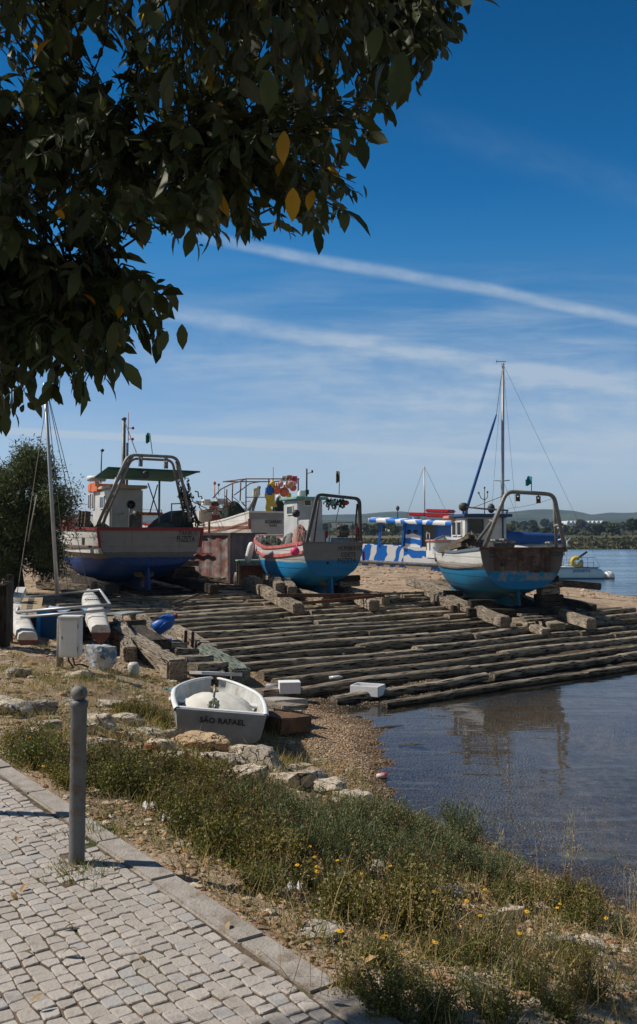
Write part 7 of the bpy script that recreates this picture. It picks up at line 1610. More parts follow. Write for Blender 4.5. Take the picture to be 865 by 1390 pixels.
LM = dict(
    succ=leaf_mat('succulent_leaf', (.085, .13, .06), (.15, .19, .095), None, .55, .12, 3, .4),
    bush=leaf_mat('bush_leaf', (.06, .085, .018), (.22, .20, .065), None, .6, .2, 3, .4),
    red=leaf_mat('reddish_seed', (.13, .055, .03), (.20, .11, .055), None, .8, .1, 3),
    dry=leaf_mat('dry_grass', (.36, .27, .14), (.50, .39, .23), None, .8, .2, 2),
    grass=leaf_mat('green_grass', (.06, .10, .02), (.13, .17, .04), None, .6, .25, 2),
    litter=leaf_mat('dry_leaf', (.24, .15, .075), (.46, .33, .19), None, .75, .1, 2),
    petal=leaf_mat('yellow_petal', (.75, .42, .01), (.80, .50, .02), None, .6, .2, 2),
    stem=pm('stem', (.13, .10, .05), (.09, .08, .04), 9, .8))
def shrub_mesh(kind, seed):
    r2 = np.random.RandomState(seed); R_, Hh = (.32, .40) if kind == 'succ' else (.30, .36); ns = 85
    a = np.stack([r2.normal(0, .07, ns), r2.normal(0, .07, ns), np.zeros(ns)], -1); th = r2.uniform(0, 6.28, ns); q = np.sqrt(r2.rand(ns)); hh = Hh * np.sqrt(np.maximum(.05, 1 - (q * .9) ** 2)) * r2.uniform(.75, 1.15, ns)
    b = np.stack([R_ * q * np.cos(th), R_ * q * np.sin(th), hh], -1); st_ = stems_np(a, b, np.full(ns, .003), r2, bend=.06)
    nl = 26 if kind == 'succ' else 24; t_ = r2.uniform(.25, 1.0, (ns, nl)); P = a[:, None] + (b - a)[:, None] * t_[..., None] + r2.normal(0, .018, (ns, nl, 3)); d0 = norm(b - a)[:, None] * (1.3 if kind == 'succ' else .3) + r2.normal(0, .6 if kind == 'succ' else 1, (ns, nl, 3))
    P = P.reshape(-1, 3); P[:, 2] = np.maximum(P[:, 2], .01); d0 = d0.reshape(-1, 3); n = len(P)
    if kind == 'succ': lv = leaves(P, d0, r2.uniform(.022, .042, n), r2.uniform(.005, .009, n), r2, .1, 1)
    else: lv = leaves(P, d0, r2.uniform(.018, .038, n), r2.uniform(.011, .021, n), r2, .2, 1)
    ex = []
    ne = 26 if kind == 'bush' else 6
    k = r2.choice(ns, ne, replace=False); top = b[k] + np.stack([r2.normal(0, .03, ne), r2.normal(0, .03, ne), r2.uniform(.03, .13, ne)], -1); es = stems_np(b[k], top, np.full(ne, .0022), r2)
    sp = np.repeat(top, 9, 0) + r2.normal(0, .012, (ne * 9, 3)) * [1, 1, 1.8]; sd = leaves(sp, r2.normal(0, 1, sp.shape), np.full(len(sp), .012), np.full(len(sp), .009), r2, .1, 1)
    return (lv, merge([st_, es]), sd)
def shrub_proto(kind, seed):
    lv, stm, sd = shrub_mesh(kind, seed)
    t = empty('shrub', (0, 0, 0), 0, 'x', 'shrub'); obj_np('foliage', lv[0], lv[1], LM[kind], t, False); obj_np('stem', stm[0], stm[1], LM['stem'], t, False); obj_np('seed_head', sd[0], sd[1], LM['red'], t, False)['kind'] = 'stuff'; return t
protos = {'succ': [shrub_proto('succ', 1), shrub_proto('succ', 2)], 'bush': [shrub_proto('bush', 3), shrub_proto('bush', 4)]}
used = set()
def place(px, py):
    if px < 130: return 'left of the bollard'
    if py > 1320: return 'below the lower picture edge'
    if px < 240: return 'just right of the bollard'
    if py < 1100 and px < 345: return 'below the dinghy'
    if px < 345: return 'between kerb and rocks'
    if py < 1130: return 'by the last rocks of the beach'
    if py < 1170: return 'between beach and yellow flowers' if px < 500 else 'where the beach meets the water'
    if px < 520: return 'beside the yellow flowers and dry leaves'
    if py < 1225: return 'in front of the oat grass' if px > 700 else 'left of the submerged rock'
    return 'in the lower right corner' if px > 700 else 'at the lower middle of the picture'
LBL = {'succ': 'grey green narrow leaved shrub on the bank', 'bush': 'brownish green bush with reddish seed heads'}
GRP = {'succ': 'grey green shrubs on the bank', 'bush': 'brownish green bushes on the bank'}
def shrub(kind, px, py, s_, rg, label=None):
    v = gp(px, py); ps = protos[kind]; p = rg.choice(ps); o = p if p.name not in used else copy_tree(p); used.add(p.name)
    o.location = v - Vector((0, 0, .02)); o.rotation_euler = (rg.uniform(-.1, .1), rg.uniform(-.1, .1), rg.uniform(0, 6.28)); s2 = s_ * rg.uniform(.85, 1.15) * (.62 if py > 1262 else (.78 if kind == 'succ' and py < 1114 else 1)); o.scale = (s2, s2, s2 * rg.uniform(.85, 1.1)); o['label'] = label or (LBL[kind] + ' ' + place(px, py)); o['group'] = GRP[kind]; o['category'] = 'shrub'
rg = random.Random(17)
SUCC = [(370, 1098), (402, 1106), (438, 1112), (470, 1122), (500, 1130), (534, 1140), (562, 1150), (592, 1158), (380, 1132), (418, 1140), (455, 1150), (492, 1162), (530, 1168), (568, 1178), (604, 1180), (640, 1182), (440, 1172), (404, 1166), (476, 1190), (548, 1196), (625, 1160), (350, 1120), (588, 1200), (655, 1198), (360, 1160), (330, 1140), (680, 1192)]
BUSH = [(150, 1050), (178, 1056), (206, 1066), (236, 1076), (266, 1086), (296, 1096), (326, 1108), (356, 1124), (160, 1080), (192, 1088), (222, 1100), (252, 1112), (284, 1124), (312, 1138), (342, 1152), (138, 1068), (300, 1160), (330, 1178), (250, 1134), (372, 1186), (360, 1212), (396, 1206), (120, 1048), (280, 1076), (244, 1062), (320, 1090),
        (60, 1046), (84, 1056), (40, 1032), (100, 1075), (26, 1020)]
BUSH2 = [(430, 1216), (470, 1246), (520, 1236), (560, 1256), (600, 1262), (640, 1262), (680, 1272), (720, 1262), (760, 1268), (800, 1256), (840, 1270), (540, 1290), (590, 1300), (650, 1304), (700, 1300), (745, 1302), (790, 1312), (835, 1304), (690, 1228), (740, 1236), (786, 1236), (830, 1244), (500, 1212), (560, 1222), (635, 1232), (510, 1306), (860, 1290),
         (560, 1340), (640, 1350), (720, 1350), (800, 1350), (860, 1340), (480, 1350), (520, 1380), (600, 1385), (680, 1385), (760, 1385), (840, 1385)]
for p in SUCC: shrub('succ', p[0] + rg.uniform(-6, 6), p[1] + rg.uniform(-4, 4), rg.uniform(.62, .9), rg)
for p in BUSH: shrub('bush', p[0] + rg.uniform(-6, 6), p[1] + rg.uniform(-4, 4), (.8 if p[0] < 130 or p[1] > 1170 else .92) * rg.uniform(.7, 1.0), rg)
for p in BUSH2:
  if rg.random() < .55: shrub('bush' if rg.random() < .72 else 'succ', p[0] + rg.uniform(-8, 8), p[1] + rg.uniform(-6, 6), rg.uniform(.45, .8), rg)
for (x, y, s_) in ((200, 975, .55), (170, 972, .5), (222, 985, .5), (186, 968, .45), (215, 978, .5)): shrub('bush', x, y, s_ * 1.2, rg, 'low weedy bush on the dirt behind the bollard top, left of the dinghy')

def band_points(n, r2, t0, t1, s_lo=-9, s_hi=9):
    s_ = s0 + r2.uniform(s_lo, s_hi, n); t_ = TK + r2.uniform(t0, t1, n); x = dK.x * s_ + nK.x * t_; y = dK.y * s_ + nK.y * t_; z = HN(x, y); return np.stack([x, y, z], -1)
def clump(P, px, f): return vnoise(P[:, 0], P[:, 1], f)
def ground_cover():
    r2 = np.random.RandomState(8)
    # low weeds and grass blades on the bank
    P = band_points(52000, r2, .05, 4.4); px, py = proj(P); k = (P[:, 1] > 2.2) & (px > -150) & (px < 1050) & (P[:, 2] > -1.06); P = P[k]
    n = len(P); dn = clump(P, 0, 3.0) + r2.normal(0, .18, n); P1 = P[dn > -.02]; n = len(P1); L = r2.uniform(.05, .17, n) * np.where(r2.rand(n) < .1, 1.8, 1)
    V, F = leaves(P1, np.stack([r2.normal(0, .45, n), r2.normal(0, .45, n), np.ones(n)], -1), L, r2.uniform(.002, .005, n), r2, .35, 2)
    fk = len(F) // n; mi = np.tile(np.where(r2.rand(n) < .36, 0, 1), fk)
    o = obj_np('grass', V, F, [LM['grass'], LM['dry']], None, False, mi); o['kind'] = 'stuff'
    # round-leaf ground weeds
    P2 = P[(clump(P, 0, 2.2) + r2.normal(0, .2, len(P))) > .12]; P2 = np.repeat(P2, 3, 0) + r2.normal(0, .012, (len(P2) * 3, 3)); n = len(P2); P2[:, 2] += r2.uniform(.0, .05, n)
    V, F = leaves(P2, np.stack([r2.normal(0, 1, n), r2.normal(0, 1, n), r2.uniform(.1, 1, n)], -1), r2.uniform(.012, .028, n), r2.uniform(.008, .014, n), r2, .2, 1)
    o = obj_np('weeds', V, F, [LM['bush']], None, False); o['kind'] = 'stuff'
    # tufts over the dirt yard on the left and in the pavement joints
    cen = []
    for _ in range(120):
        px_, py_ = r2.uniform(-40, 420), 868 + 180 * r2.rand() ** 1.2
        if py_ > 1030 + .0 * px_ and px_ < 150: continue
        v = gp(px_, py_)
        if v.z > -.85: cen.append((v.x, v.y, v.z, r2.uniform(.04, .12)))
    for q in ((120, 1132), (128, 1136), (88, 1194), (96, 1193), (114, 1193), (560, 1110), (20, 1008), (40, 1016), (60, 1008), (75, 1020), (30, 1040), (100, 985), (118, 960), (60, 1000), (85, 1000), (68, 988), (75, 1035), (110, 1040), (60, 925), (50, 938), (45, 930), (40, 900), (25, 890), (52, 880), (75, 880)):
        v = gp(*q); cen += [(v.x + r2.normal(0, .04), v.y + r2.normal(0, .05), v.z, .08) for _ in range(3)]
    cen = np.array(cen); rep = 42; B_ = np.repeat(cen, rep, 0); n = len(B_); B2 = B_[:, :3] + np.stack([r2.normal(0, 1, n) * B_[:, 3], r2.normal(0, 1, n) * B_[:, 3], np.zeros(n)], -1); B2[:, 2] = HN(B2[:, 0], B2[:, 1])
    V, F = leaves(B2, np.stack([r2.normal(0, .6, n), r2.normal(0, .6, n), np.ones(n)], -1), r2.uniform(.03, .09, n), r2.uniform(.003, .006, n), r2, .4, 2); fk = len(F) // n
    o = obj_np('grass', V, F, [LM['grass'], LM['dry']], None, False, np.tile(np.where(np.repeat(r2.rand(len(cen)) < .5, rep), 0, 1), fk)); o['kind'] = 'stuff'
    # tall dry stalks with seed sprays at the right
    sp_ = []; st_ = []
    for _ in range(480):
        px_, py_ = r2.uniform(380, 890), r2.uniform(1130, 1390)
        if r2.rand() > .35 + (px_ - 380) / 600: continue
        v = np.array(gp(px_, py_)); h_ = r2.uniform(.12, .40); a = v[None]; b = (v + [r2.normal(0, .06), r2.normal(0, .06), h_])[None]; st_.append(stems_np(a, b, np.full(1, .0016), r2, bend=.08)); nn = 12
        q = b + r2.normal(0, .012, (nn, 3)) * [1, 1, 2.5] - [0, 0, .02]; sp_.append(leaves(q, r2.normal(0, 1, (nn, 3)) + [0, 0, .6], r2.uniform(.008, .018, nn), np.full(nn, .005), r2, .1, 1))
    V, F = merge(st_ + sp_); o = obj_np('dry_stalks', V, F, [LM['dry']], None, False); o['kind'] = 'stuff'
    # fallen dry leaves
    P = band_points(8500, r2, .02, 2.4, -4, 8); px, py = proj(P); w_ = 1.4 * np.exp(-((px - 470) / 130) ** 2 - ((py - 1245) / 60) ** 2) + .55 * np.exp(-((px - 300) / 70) ** 2 - ((py - 1150) / 30) ** 2) + .06 + .4 * np.exp(-((px - 660) / 160) ** 2 - ((py - 1270) / 50) ** 2)
    P = P[r2.rand(len(P)) < w_ * .95]; Q = band_points(90, r2, -1.6, -.1, -4, 4); P = np.concatenate([P, Q + [0, 0, .035]]); n = len(P); P[:, 2] += r2.uniform(.005, .03, n)
    V, F = leaves(P, np.stack([r2.normal(0, 1, n), r2.normal(0, 1, n), r2.normal(.1, .3, n)], -1), r2.uniform(.03, .065, n), r2.uniform(.018, .032, n), r2, .55, 2, nrm=np.stack([r2.normal(0, .5, n), r2.normal(0, .5, n), np.ones(n)], -1))
    o = obj_np('dry_leaves', V, F, LM['litter'], None, False); o['kind'] = 'stuff'
ground_cover()
def pebbles():
    r2 = np.random.RandomState(12)
    bm = bmesh.new(); bmesh.ops.create_icosphere(bm, subdivisions=1, radius=1); bv = np.array([v.co[:] for v in bm.verts]); bf = np.array([[v.index for v in f.verts] for f in bm.faces]); bm.free()
    pts = []
    def add(n, x0, x1, y0, y1, s_lo, s_hi, cond):
        x = r2.uniform(x0, x1, n); y = r2.uniform(y0, y1, n); z = HN(x, y); s_ = s_lo + (s_hi - s_lo) * r2.rand(n) ** 2.5; k = cond(x, y, z); pts.append(np.stack([x, y, z, s_], -1)[k])
    add(30000, -2.5, 2.5, 8.5, 17.5, .007, .022, lambda x, y, z: (z < -.72) & (z > -1.2) & (r2.rand(len(x)) < .8))
    add(22000, -9, 1, 7.2, 22, .010, .055, lambda x, y, z: (z > -.78) & (x * nK.x + y * nK.y > TK + .1) & (vnoise(x, y, 2.5) + r2.normal(0, .2, len(x)) > -.05))
    add(700, -9, 3, 5, 20, .05, .11, lambda x, y, z: (x * nK.x + y * nK.y > TK + .3) & (z > -1.0) & (y > 6.5))
    add(11000, -2, 4, 2.5, 10, .008, .04, lambda x, y, z: (x * nK.x + y * nK.y > TK + .05) & (z > -1.2))
    add(6000, -1, 16, 24, 52, .02, .11, lambda x, y, z: (z > -1.15) & (z < .1) & (vnoise(x, y, 1.2) + r2.normal(0, .25, len(x)) > .05) & (x * up_s.x + y * up_s.y > 20))
    add(2500, -14, -1, 17, 34, .015, .08, lambda x, y, z: z > -.6)
    P = np.concatenate(pts); n = len(P); print('pebbles', n); sc_ = P[:, 3][:, None, None] * np.stack([r2.uniform(.8, 1.3, n), r2.uniform(.7, 1.1, n), r2.uniform(.35, .7, n)], -1)[:, None, :]
    V = bv[None] * (1 + r2.uniform(-.18, .18, (n, len(bv), 1))) * sc_; a = r2.uniform(0, 6.28, n); ca, sa = np.cos(a)[:, None], np.sin(a)[:, None]; X = V[..., 0] * ca - V[..., 1] * sa; Y = V[..., 0] * sa + V[..., 1] * ca; V = np.stack([X, Y, V[..., 2]], -1) + P[:, None, :3] + np.array([0, 0, .0])
    F = bf[None] + (np.arange(n) * len(bv))[:, None, None]
    m, t = newmat('pebble'); isl = t.n('ShaderNodeNewGeometry').outputs['Random Per Island']; Z = t.n('ShaderNodeSeparateXYZ', {0: t.n('ShaderNodeNewGeometry').outputs['Position']}).outputs[2]
    rp = t.n('ShaderNodeValToRGB', {0: isl}); cr = rp.color_ramp; cr.elements[0].color = (.24, .12, .06, 1); cr.elements[1].color = (.55, .48, .38, 1); e = cr.elements.new(.35); e.color = (.36, .22, .12, 1); e = cr.elements.new(.7); e.color = (.38, .30, .21, 1)
    col = t.mix(t.m('SUBTRACT', 1.0, t.ss(Z, -1.11, -1.03)), rp.outputs[0], t.mix(1.0, rp.outputs[0], (.40, .38, .36, 1), 'MULTIPLY')); finish(t, col, .8, 0, None, .3)
    o = obj_np('pebbles', V.reshape(-1, 3), F.reshape(-1, 3), m, None, False); o['kind'] = 'stuff'
pebbles()

# ---------------------------------------------------------------- yellow flowers
def flower_mesh(seed, h_=.22):
    r2 = random.Random(seed); mb = MB(); top = Vector((r2.uniform(-.05, .05), r2.uniform(-.05, .05), h_)); mb.tube([(0, 0, 0), top * .5 + Vector((r2.uniform(-.02, .02), 0, 0)), top], .0018, 5); st_ = mb.mesh('stem', LM['grass'])
    mb = MB(); n = Vector((r2.uniform(-.4, .4), r2.uniform(-.6, -.1), 1)).normalized(); a = n.orthogonal().normalized(); b = n.cross(a)
    for k in range(11):
        th = k * 2 * math.pi / 11; d = a * math.cos(th) + b * math.sin(th); s_ = n.cross(d); p = top; mb.add([p + d * .003, p + d * .011 + s_ * .0042 + n * .002, p + d * .0185, p + d * .011 - s_ * .0042 + n * .002], [(0, 1, 2, 3)], False)
    mb.ball(top + n * .001, .006, 8); return st_, mb.mesh('flower_head', LM['petal'])
fm = [flower_mesh(i, .16 + .03 * i) for i in range(4)]
FL = [(410, 1118), (400, 1134), (414, 1140), (424, 1152), (390, 1166), (408, 1172), (420, 1176), (436, 1182), (442, 1134), (426, 1186), (464, 1196), (500, 1192), (506, 1190), (520, 1178), (544, 1182), (540, 1176), (575, 1180), (585, 1198), (588, 1208), (596, 1212), (642, 1206), (650, 1210), (466, 1278), (470, 1284), (489, 1272), (512, 1274), (516, 1280), (535, 1278), (545, 1298),
      (746, 1234), (754, 1232), (765, 1228), (810, 1246), (818, 1248), (742, 1238), (726, 1240), (590, 1222), (704, 1276), (500, 1298), (598, 1296), (355, 1078), (350, 1102), (372, 1096), (352, 1112), (380, 1126), (450, 1170), (475, 1176), (560, 1172), (614, 1216), (630, 1226), (608, 1238), (660, 1246), (684, 1232), (30, 1002), (70, 1010), (62, 1040), (455, 1186), (483, 1186), (528, 1196), (404, 1150), (416, 1160), (398, 1180), (440, 1160), (432, 1168), (394, 1144)]
for i, (px, py) in enumerate([q for k, q in enumerate(FL) if k % 2]):
    st_, hd = fm[i % 4]; v = gp(px, py + 34); s_ = rg.uniform(.65, .95); t = empty('flower', v, rg.uniform(-.5, .5), 'small yellow daisy like flower on a thin stem in the bank weeds', 'flower', 'yellow flowers on the bank')
    for nm, me in (('stem', st_), ('flower_head', hd)):
        o = bpy.data.objects.new(nm, me); C.objects.link(o); o.parent = t
    tgt = at(px, py, v.y).z - v.z; t.scale = (s_, s_, max(.6, min(2.2, tgt / (.16 + .03 * (i % 4)))))
# tall pale oat grass in front of the water
def oat(px, py_base, py_top, label, seed):
    v = gp(px, py_base); r2 = np.random.RandomState(seed); h_ = at(px, py_top, v.y).z - v.z; mb = MB(); ph = [Vector((.03 * math.sin(f * 2), 0, h_ * f)) for f in (0, .3, .6, .85, 1)]; mb.tube(ph, [.003, .0028, .0022, .0015, .001], 5)
    t = empty('oat_grass', v, 0, label, 'grass'); mb.build('stem', LM['dry'], t); P = []; D = []
    for k in range(46):
        f = r2.uniform(.35, 1.0); p = ph[0].lerp(ph[-1], f); sx = r2.choice([-1, 1]) * r2.uniform(.008, .05) * (1.3 - f); P.append((p.x + sx, r2.normal(0, .012), p.z + r2.uniform(-.01, .03))); D.append((sx * 6, r2.normal(0, .15), 1.2))
    n = len(P); V, F = leaves(np.array(P), np.array(D), r2.uniform(.018, .034, n), r2.uniform(.005, .008, n), r2, .1, 1); obj_np('spikelets', V, F, leaf_mat('oat_pale', (.50, .45, .33), (.62, .56, .42), None, .7, .3, 2) if 'oat_pale' not in MATS else MATS['oat_pale'], t, False)
oat(774, 1215, 1098, 'tall pale oat grass stalk standing before the submerged rock', 1); oat(858, 1260, 1188, 'pale oat grass stalk at the right edge above the weeds', 2); oat(676, 1190, 1126, 'short dry grass head before the water, left of the tall oat stalk', 3)
for k, (px, py, c1) in enumerate(((466, 1190, (.45, .60, .75)), (520, 1196, (.75, .75, .75)), (399, 1213, (.7, .7, .75)), (202, 1100, (.75, .75, .75)), (228, 1116, (.7, .72, .8)), (330, 1285, (.7, .6, .4)))):
    if k == 5: continue
    v = gp(px, py); r2 = random.Random(k); mb = MB(); rr = [[v + Vector((-.04 + .08 * i / 5 + r2.uniform(-.006, .006), -.03 + .06 * j / 4, .03 + .025 * math.sin(i * 2 + j + k) + r2.uniform(-.006, .006))) for j in range(5)] for i in range(6)]; mb.grid([q[::-1] for q in rr], smooth=False)
    tag(mb.build('litter_scrap', pm('scrap_%s' % 'abcde'[k], c1, None, 20, .5)), ['pale blue plastic scrap among the flowers', 'white scrap of wrapping beside the pale grey stone', 'crumpled whitish paper near the dry leaves', 'white wrapper caught low in the bush near the kerb', 'small white and blue wrapper below the bush'][k], 'litter', 'litter on the bank')

# ---------------------------------------------------------------- tree at the left, mid distance
def left_tree():
    Y0 = 27.0; r2 = np.random.RandomState(5); poly = [(-120, 650), (-60, 625), (0, 626), (22, 619), (45, 624), (60, 632), (68, 650), (66, 664), (84, 668), (92, 684), (88, 700), (94, 720), (90, 748), (74, 760), (60, 775), (30, 770), (-40, 780), (-130, 760)]
    b = at(22, 812, Y0); b.z = H(b.x, b.y); t = empty('tree', b, 0, 'bushy dark green tree at the left edge behind the beach catamaran', 'tree')
    mb = MB(); T = lambda px, py, y: at(px, py, y) - b
    mb.tube([T(22, 815, Y0), T(20, 785, Y0), T(18, 755, Y0), T(12, 735, Y0)], [.30, .24, .22, .15], 10); mb.tube([T(18, 758, Y0), T(30, 742, Y0 - .1), T(38, 735, Y0 - .3)], [.15, .12, .11], 8); mb.tube([T(12, 745, Y0), T(-20, 700, Y0 + .5), T(-50, 660, Y0 + .6)], [.14, .10, .04], 8); mb.tube([T(13, 740, Y0), T(28, 690, Y0 - .2), T(36, 640, Y0)], [.14, .09, .03], 8); mb.tube([T(20, 730, Y0), T(55, 705, Y0 - .3), T(80, 690, Y0)], [.12, .07, .02], 8); mb.tube([T(20, 750, Y0), T(55, 745, Y0 - .2), T(85, 735, Y0)], [.10, .06, .02], 8)
    mb.build('trunk', wood_mat('dark_bark', (.05, .04, .03), (.03, .025, .02), (.08, .065, .05), axis=2), t)
    lob = []
    while len(lob) < 84:
        q = (r2.uniform(-125, 84), r2.uniform(620, 775))
        if inpoly(np.array([q[0]]), np.array([q[1]]), poly)[0]: lob.append(at(q[0], q[1], Y0 + r2.uniform(-1.5, 1.5))[:])
    lob = np.array(lob); k = r2.randint(0, len(lob), 2300); cl = lob[k] + r2.normal(0, 1, (2300, 3)) * (np.array([.20, .30, .20]) * r2.uniform(.5, 1.35, len(lob))[k][:, None]); n = len(cl)
    m_ = 46; P = np.repeat(cl, m_, 0) + r2.normal(0, .15, (n * m_, 3)); N = len(P); d = norm(r2.normal(0, 1, (N, 3)) + [0, 0, .25]); V, F = leaves(P - np.array(b[:]), d, r2.uniform(.07, .14, N), r2.uniform(.022, .040, N), r2, .2, 1)
    obj_np('crown', V, F, leaf_mat('tamarisk_leaf', (.035, .05, .016), (.09, .11, .035), None, .6, .2, .9), t, False)
    a = np.repeat(cl[:], 1, 0); V, F = stems_np(a - np.array(b[:]), a + r2.normal(0, .22, a.shape) - np.array(b[:]), np.full(len(a), .008), r2); obj_np('twigs', V, F, bpy.data.materials['dark_bark'], t, False)
left_tree()
for k, (px, py, s_) in enumerate(((4, 800, 1.5), (60, 790, 1.6), (-30, 800, 1.8))):
    v = gp(px, py, y0=12); p = protos['bush'][k % 2]; o = copy_tree(p); o.location = (v.x, 26 + k, H(v.x, 26 + k)); o.scale = (s_ * 1.4,) * 3; o['label'] = ['dark undergrowth bush at the foot of the left tree', 'low bush right of the left tree trunk', 'bush beyond the left edge beside the left tree'][k]; o['group'] = 'undergrowth below the left tree'

# ---------------------------------------------------------------- overhanging tree
def overhang():
    r2 = np.random.RandomState(19); rg = random.Random(19)
    trunk0 = Vector((-3.4, 2.6, -.02)); t = empty('tree', trunk0, 0, 'big leafed tree overhanging the top left of the picture, with a few yellow leaves', 'tree')
    polyA = [(-260, -60), (672, -60), (655, 0), (630, 35), (608, 75), (572, 100), (548, 140), (515, 165), (500, 190), (478, 215), (488, 265), (470, 295), (440, 325), (400, 318), (350, 330), (330, 318), (270, 335), (248, 325), (215, 300), (190, 295), (168, 315), (160, 365), (200, 378), (240, 388), (246, 430), (225, 450), (190, 470), (165, 490), (150, 520), (120, 530), (60, 540), (20, 560), (-10, 575), (-260, 560)]
    tips = []
    # twigs seen in the frame
    for _ in range(16000):
        if len(tips) >= 1550: break
        px, py = r2.uniform(-250, 650), r2.uniform(-50, 575)
        if not inpoly(np.array([px]), np.array([py]), polyA)[0]: continue
        edge = py > 330 or px > 470
        Y = r2.uniform(2.5, 3.5) if edge else r2.uniform(2.35, 4.3)
        hole = vnoise(np.array([px * .02]), np.array([py * .02]), 2.2)[0]
        if hole < -.12 and r2.rand() < .85: continue
        tips.append(at(px, py, Y))
    nin = len(tips)
    # the rest of the crown above and left of the frame
    for _ in range(30000):
        if len(tips) >= nin + 1250: break
        x, y, z = r2.uniform(-5.6, 1.2), r2.uniform(1.8, 7.4), r2.uniform(2.9, 6.6); e = ((x + 2.4) / 3.4) ** 2 + ((y - 4.2) / 3.2) ** 2 + ((z - 4.2) / 2.3) ** 2
        if e > 1: continue
        P = np.array([[x, y, z]]); px, py = proj(P)
        if px[0] > -60 and py[0] > -70: continue
        sl_ = z / math.tan(R(SUN_EL)); gx, gy = x + sl_ * math.cos(R(SUN_AZ)), y - sl_ * math.sin(R(SUN_AZ))     # where its shade falls
        if gy > 3.0 and (gx * nK.x + gy * nK.y < TK + 1.7 or gy > 5.6): continue
        tips.append(Vector((x, y, z)))
    # limbs
    fork = Vector((-3.0, 2.9, 2.5)); mb = MB(); mb.smooth = True
    T = lambda v: Vector(v) - trunk0
    mb.tube([T((-3.4, 2.6, -.1)), T((-3.35, 2.6, .6)), T((-3.2, 2.7, 1.6)), T(fork)], [.26, .20, .17, .15], 12)
    limbs = [[fork, (-2.2, 3.0, 3.3), (-1.2, 3.1, 3.65), (-.3, 3.1, 3.8), (.35, 3.1, 3.55)], [fork, (-2.0, 3.1, 2.95), (-1.4, 3.15, 3.0), (-.8, 3.1, 3.0), (-.35, 3.1, 2.9)], [fork, (-1.9, 3.1, 2.7), (-1.2, 3.1, 2.55), (-.75, 3.1, 2.5)], [fork, (-2.5, 4.0, 3.6), (-1.5, 5.0, 4.8), (-.6, 5.4, 5.4)], [fork, (-3.6, 3.8, 4.2), (-4, 4.6, 5.2)], [fork, (-2.6, 3.0, 4.2), (-1.6, 3.4, 5.2), (-.7, 3.4, 5.2)], [fork, (-2.4, 2.6, 3.2), (-1.2, 2.4, 3.6), (-.2, 2.5, 3.5)]]
    lp = []
    for L_ in limbs:
        pts = []; L_ = [Vector(p) for p in L_]
        for i in range(len(L_) - 1):
            for k in range(5): pts.append(L_[i].lerp(L_[i + 1], k / 5) + Vector((rg.gauss(0, .02), rg.gauss(0, .02), rg.gauss(0, .02))))
        pts.append(L_[-1]); n = len(pts); mb.tube([T(p) for p in pts], [.085 * (1 - i / n) + .012 for i in range(n)], 8); lp += pts
    mb.build('trunk', wood_mat('smooth_bark', (.10, .085, .07), (.06, .05, .04), (.15, .13, .11), axis=2), t)
    LP = np.array([p[:] for p in lp]); TP = np.array([p[:] for p in tips]); n = len(TP)
    d2 = ((TP[:, None] - LP[None]) ** 2).sum(-1) + r2.uniform(0, .1, (n, len(LP))); A_ = LP[d2.argmin(1)]
    # twig start: most of the way from the limb; twigs hook down at their tips
    start = A_ + (TP - A_) * np.minimum(1, np.maximum(0, 1 - .30 / (np.linalg.norm(TP - A_, axis=1) + 1e-6)))[:, None] + [0, 0, .06]
    V1, F1 = stems_np(A_, start, np.full(n, .007), r2, bend=.08); V2, F2 = stems_np(start, TP, np.full(n, .0035), r2, bend=.06); V, F = merge([(V1, F1), (V2, F2)])
    obj_np('twigs', V - np.array(trunk0[:]), F, bpy.data.materials['smooth_bark'], t, False)
    m_ = 10; f = np.tile(np.linspace(.15, 1.0, m_), (n, 1)) + r2.normal(0, .05, (n, m_)); P = start[:, None] + (TP - start)[:, None] * f[..., None]; ax = norm(TP - start)[:, None] + np.zeros((n, m_, 3))
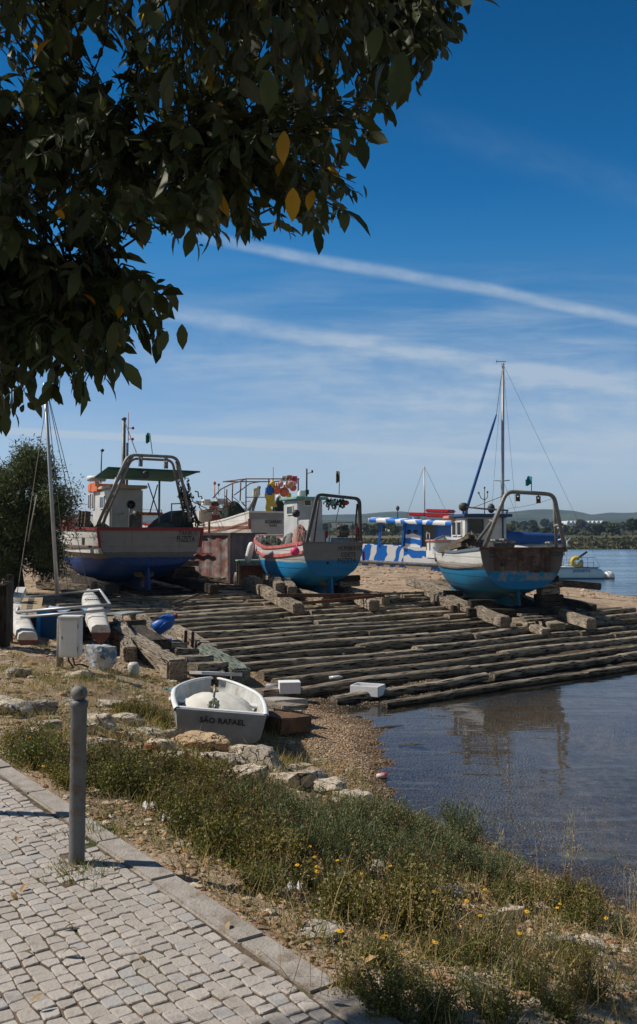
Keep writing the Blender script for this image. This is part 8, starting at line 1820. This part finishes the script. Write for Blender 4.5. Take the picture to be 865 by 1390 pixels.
    rad = r2.normal(0, 1, (n, m_, 3)); d = norm(ax * .7 + norm(rad) * .9 + np.array([0, 0, -.45])); P = P.reshape(-1, 3); d = d.reshape(-1, 3); N = len(P); L = (.040 + .072 * r2.rand(N) ** 1.5) * np.where(np.arange(N) % m_ == m_ - 1, .7, 1); nr = norm(np.array([0, 0, 1.0]) + r2.normal(0, .55, (N, 3)))
    V, F = leaves(P, d, L, L * r2.uniform(.32, .50, N), r2, .26, 3, nrm=nr)
    # a handful of yellow leaves
    yel = r2.rand(N) < .006; fk = len(F) // N; mi = np.tile(np.where(yel, 1, 0), fk)
    lm = leaf_mat('broad_leaf', (.034, .048, .016), (.085, .105, .036), (.095, .105, .055), .6, .14, 1.2); ly = leaf_mat('yellow_leaf', (.45, .22, .02), (.50, .28, .03), None, .5, .4, 2)
    obj_np('crown', V - np.array(trunk0[:]), F, [lm, ly], t, True, mi)
    # the large single leaves that hang clear of the mass
    big = [((365, 95), (364, 152), 2.1, 0), ((398, 255), (397, 300), 2.3, 1), ((386, 178), (384, 222), 2.4, 1), ((548, 70), (534, 140), 2.3, 0), ((262, 310), (252, 348), 2.6, 0), ((170, 492), (192, 528), 2.5, 0), ((247, 440), (248, 474), 2.6, 0), ((8, 560), (8, 592), 2.6, 0), ((488, 185), (496, 228), 2.6, 0), ((430, 310), (434, 345), 2.7, 0), ((425, 258), (418, 285), 2.6, 1), ((160, 440), (163, 470), 2.7, 1)]
    for sub, mt in ((0, lm), (1, ly)):
        B = [(at(*a, Y), at(*b_, Y - .02)) for a, b_, Y, k in big if k == sub]; p0 = np.array([a[:] for a, _ in B]); p1 = np.array([b_[:] for _, b_ in B]); L = np.linalg.norm(p1 - p0, axis=1); V, F = leaves(p0, p1 - p0, L, L * .42, r2, .06, 3, nrm=np.tile([.25, -1.0, .2], (len(B), 1)) + r2.normal(0, .25, (len(B), 3)))
        obj_np('hanging_leaves', V - np.array(trunk0[:]), F, mt, t, True)
overhang()

# ---------------------------------------------------------------- bookkeeping
for o in C.objects:
    if o.parent is None and o.get('category') and not o.get('kind'): o['kind'] = 'thing'
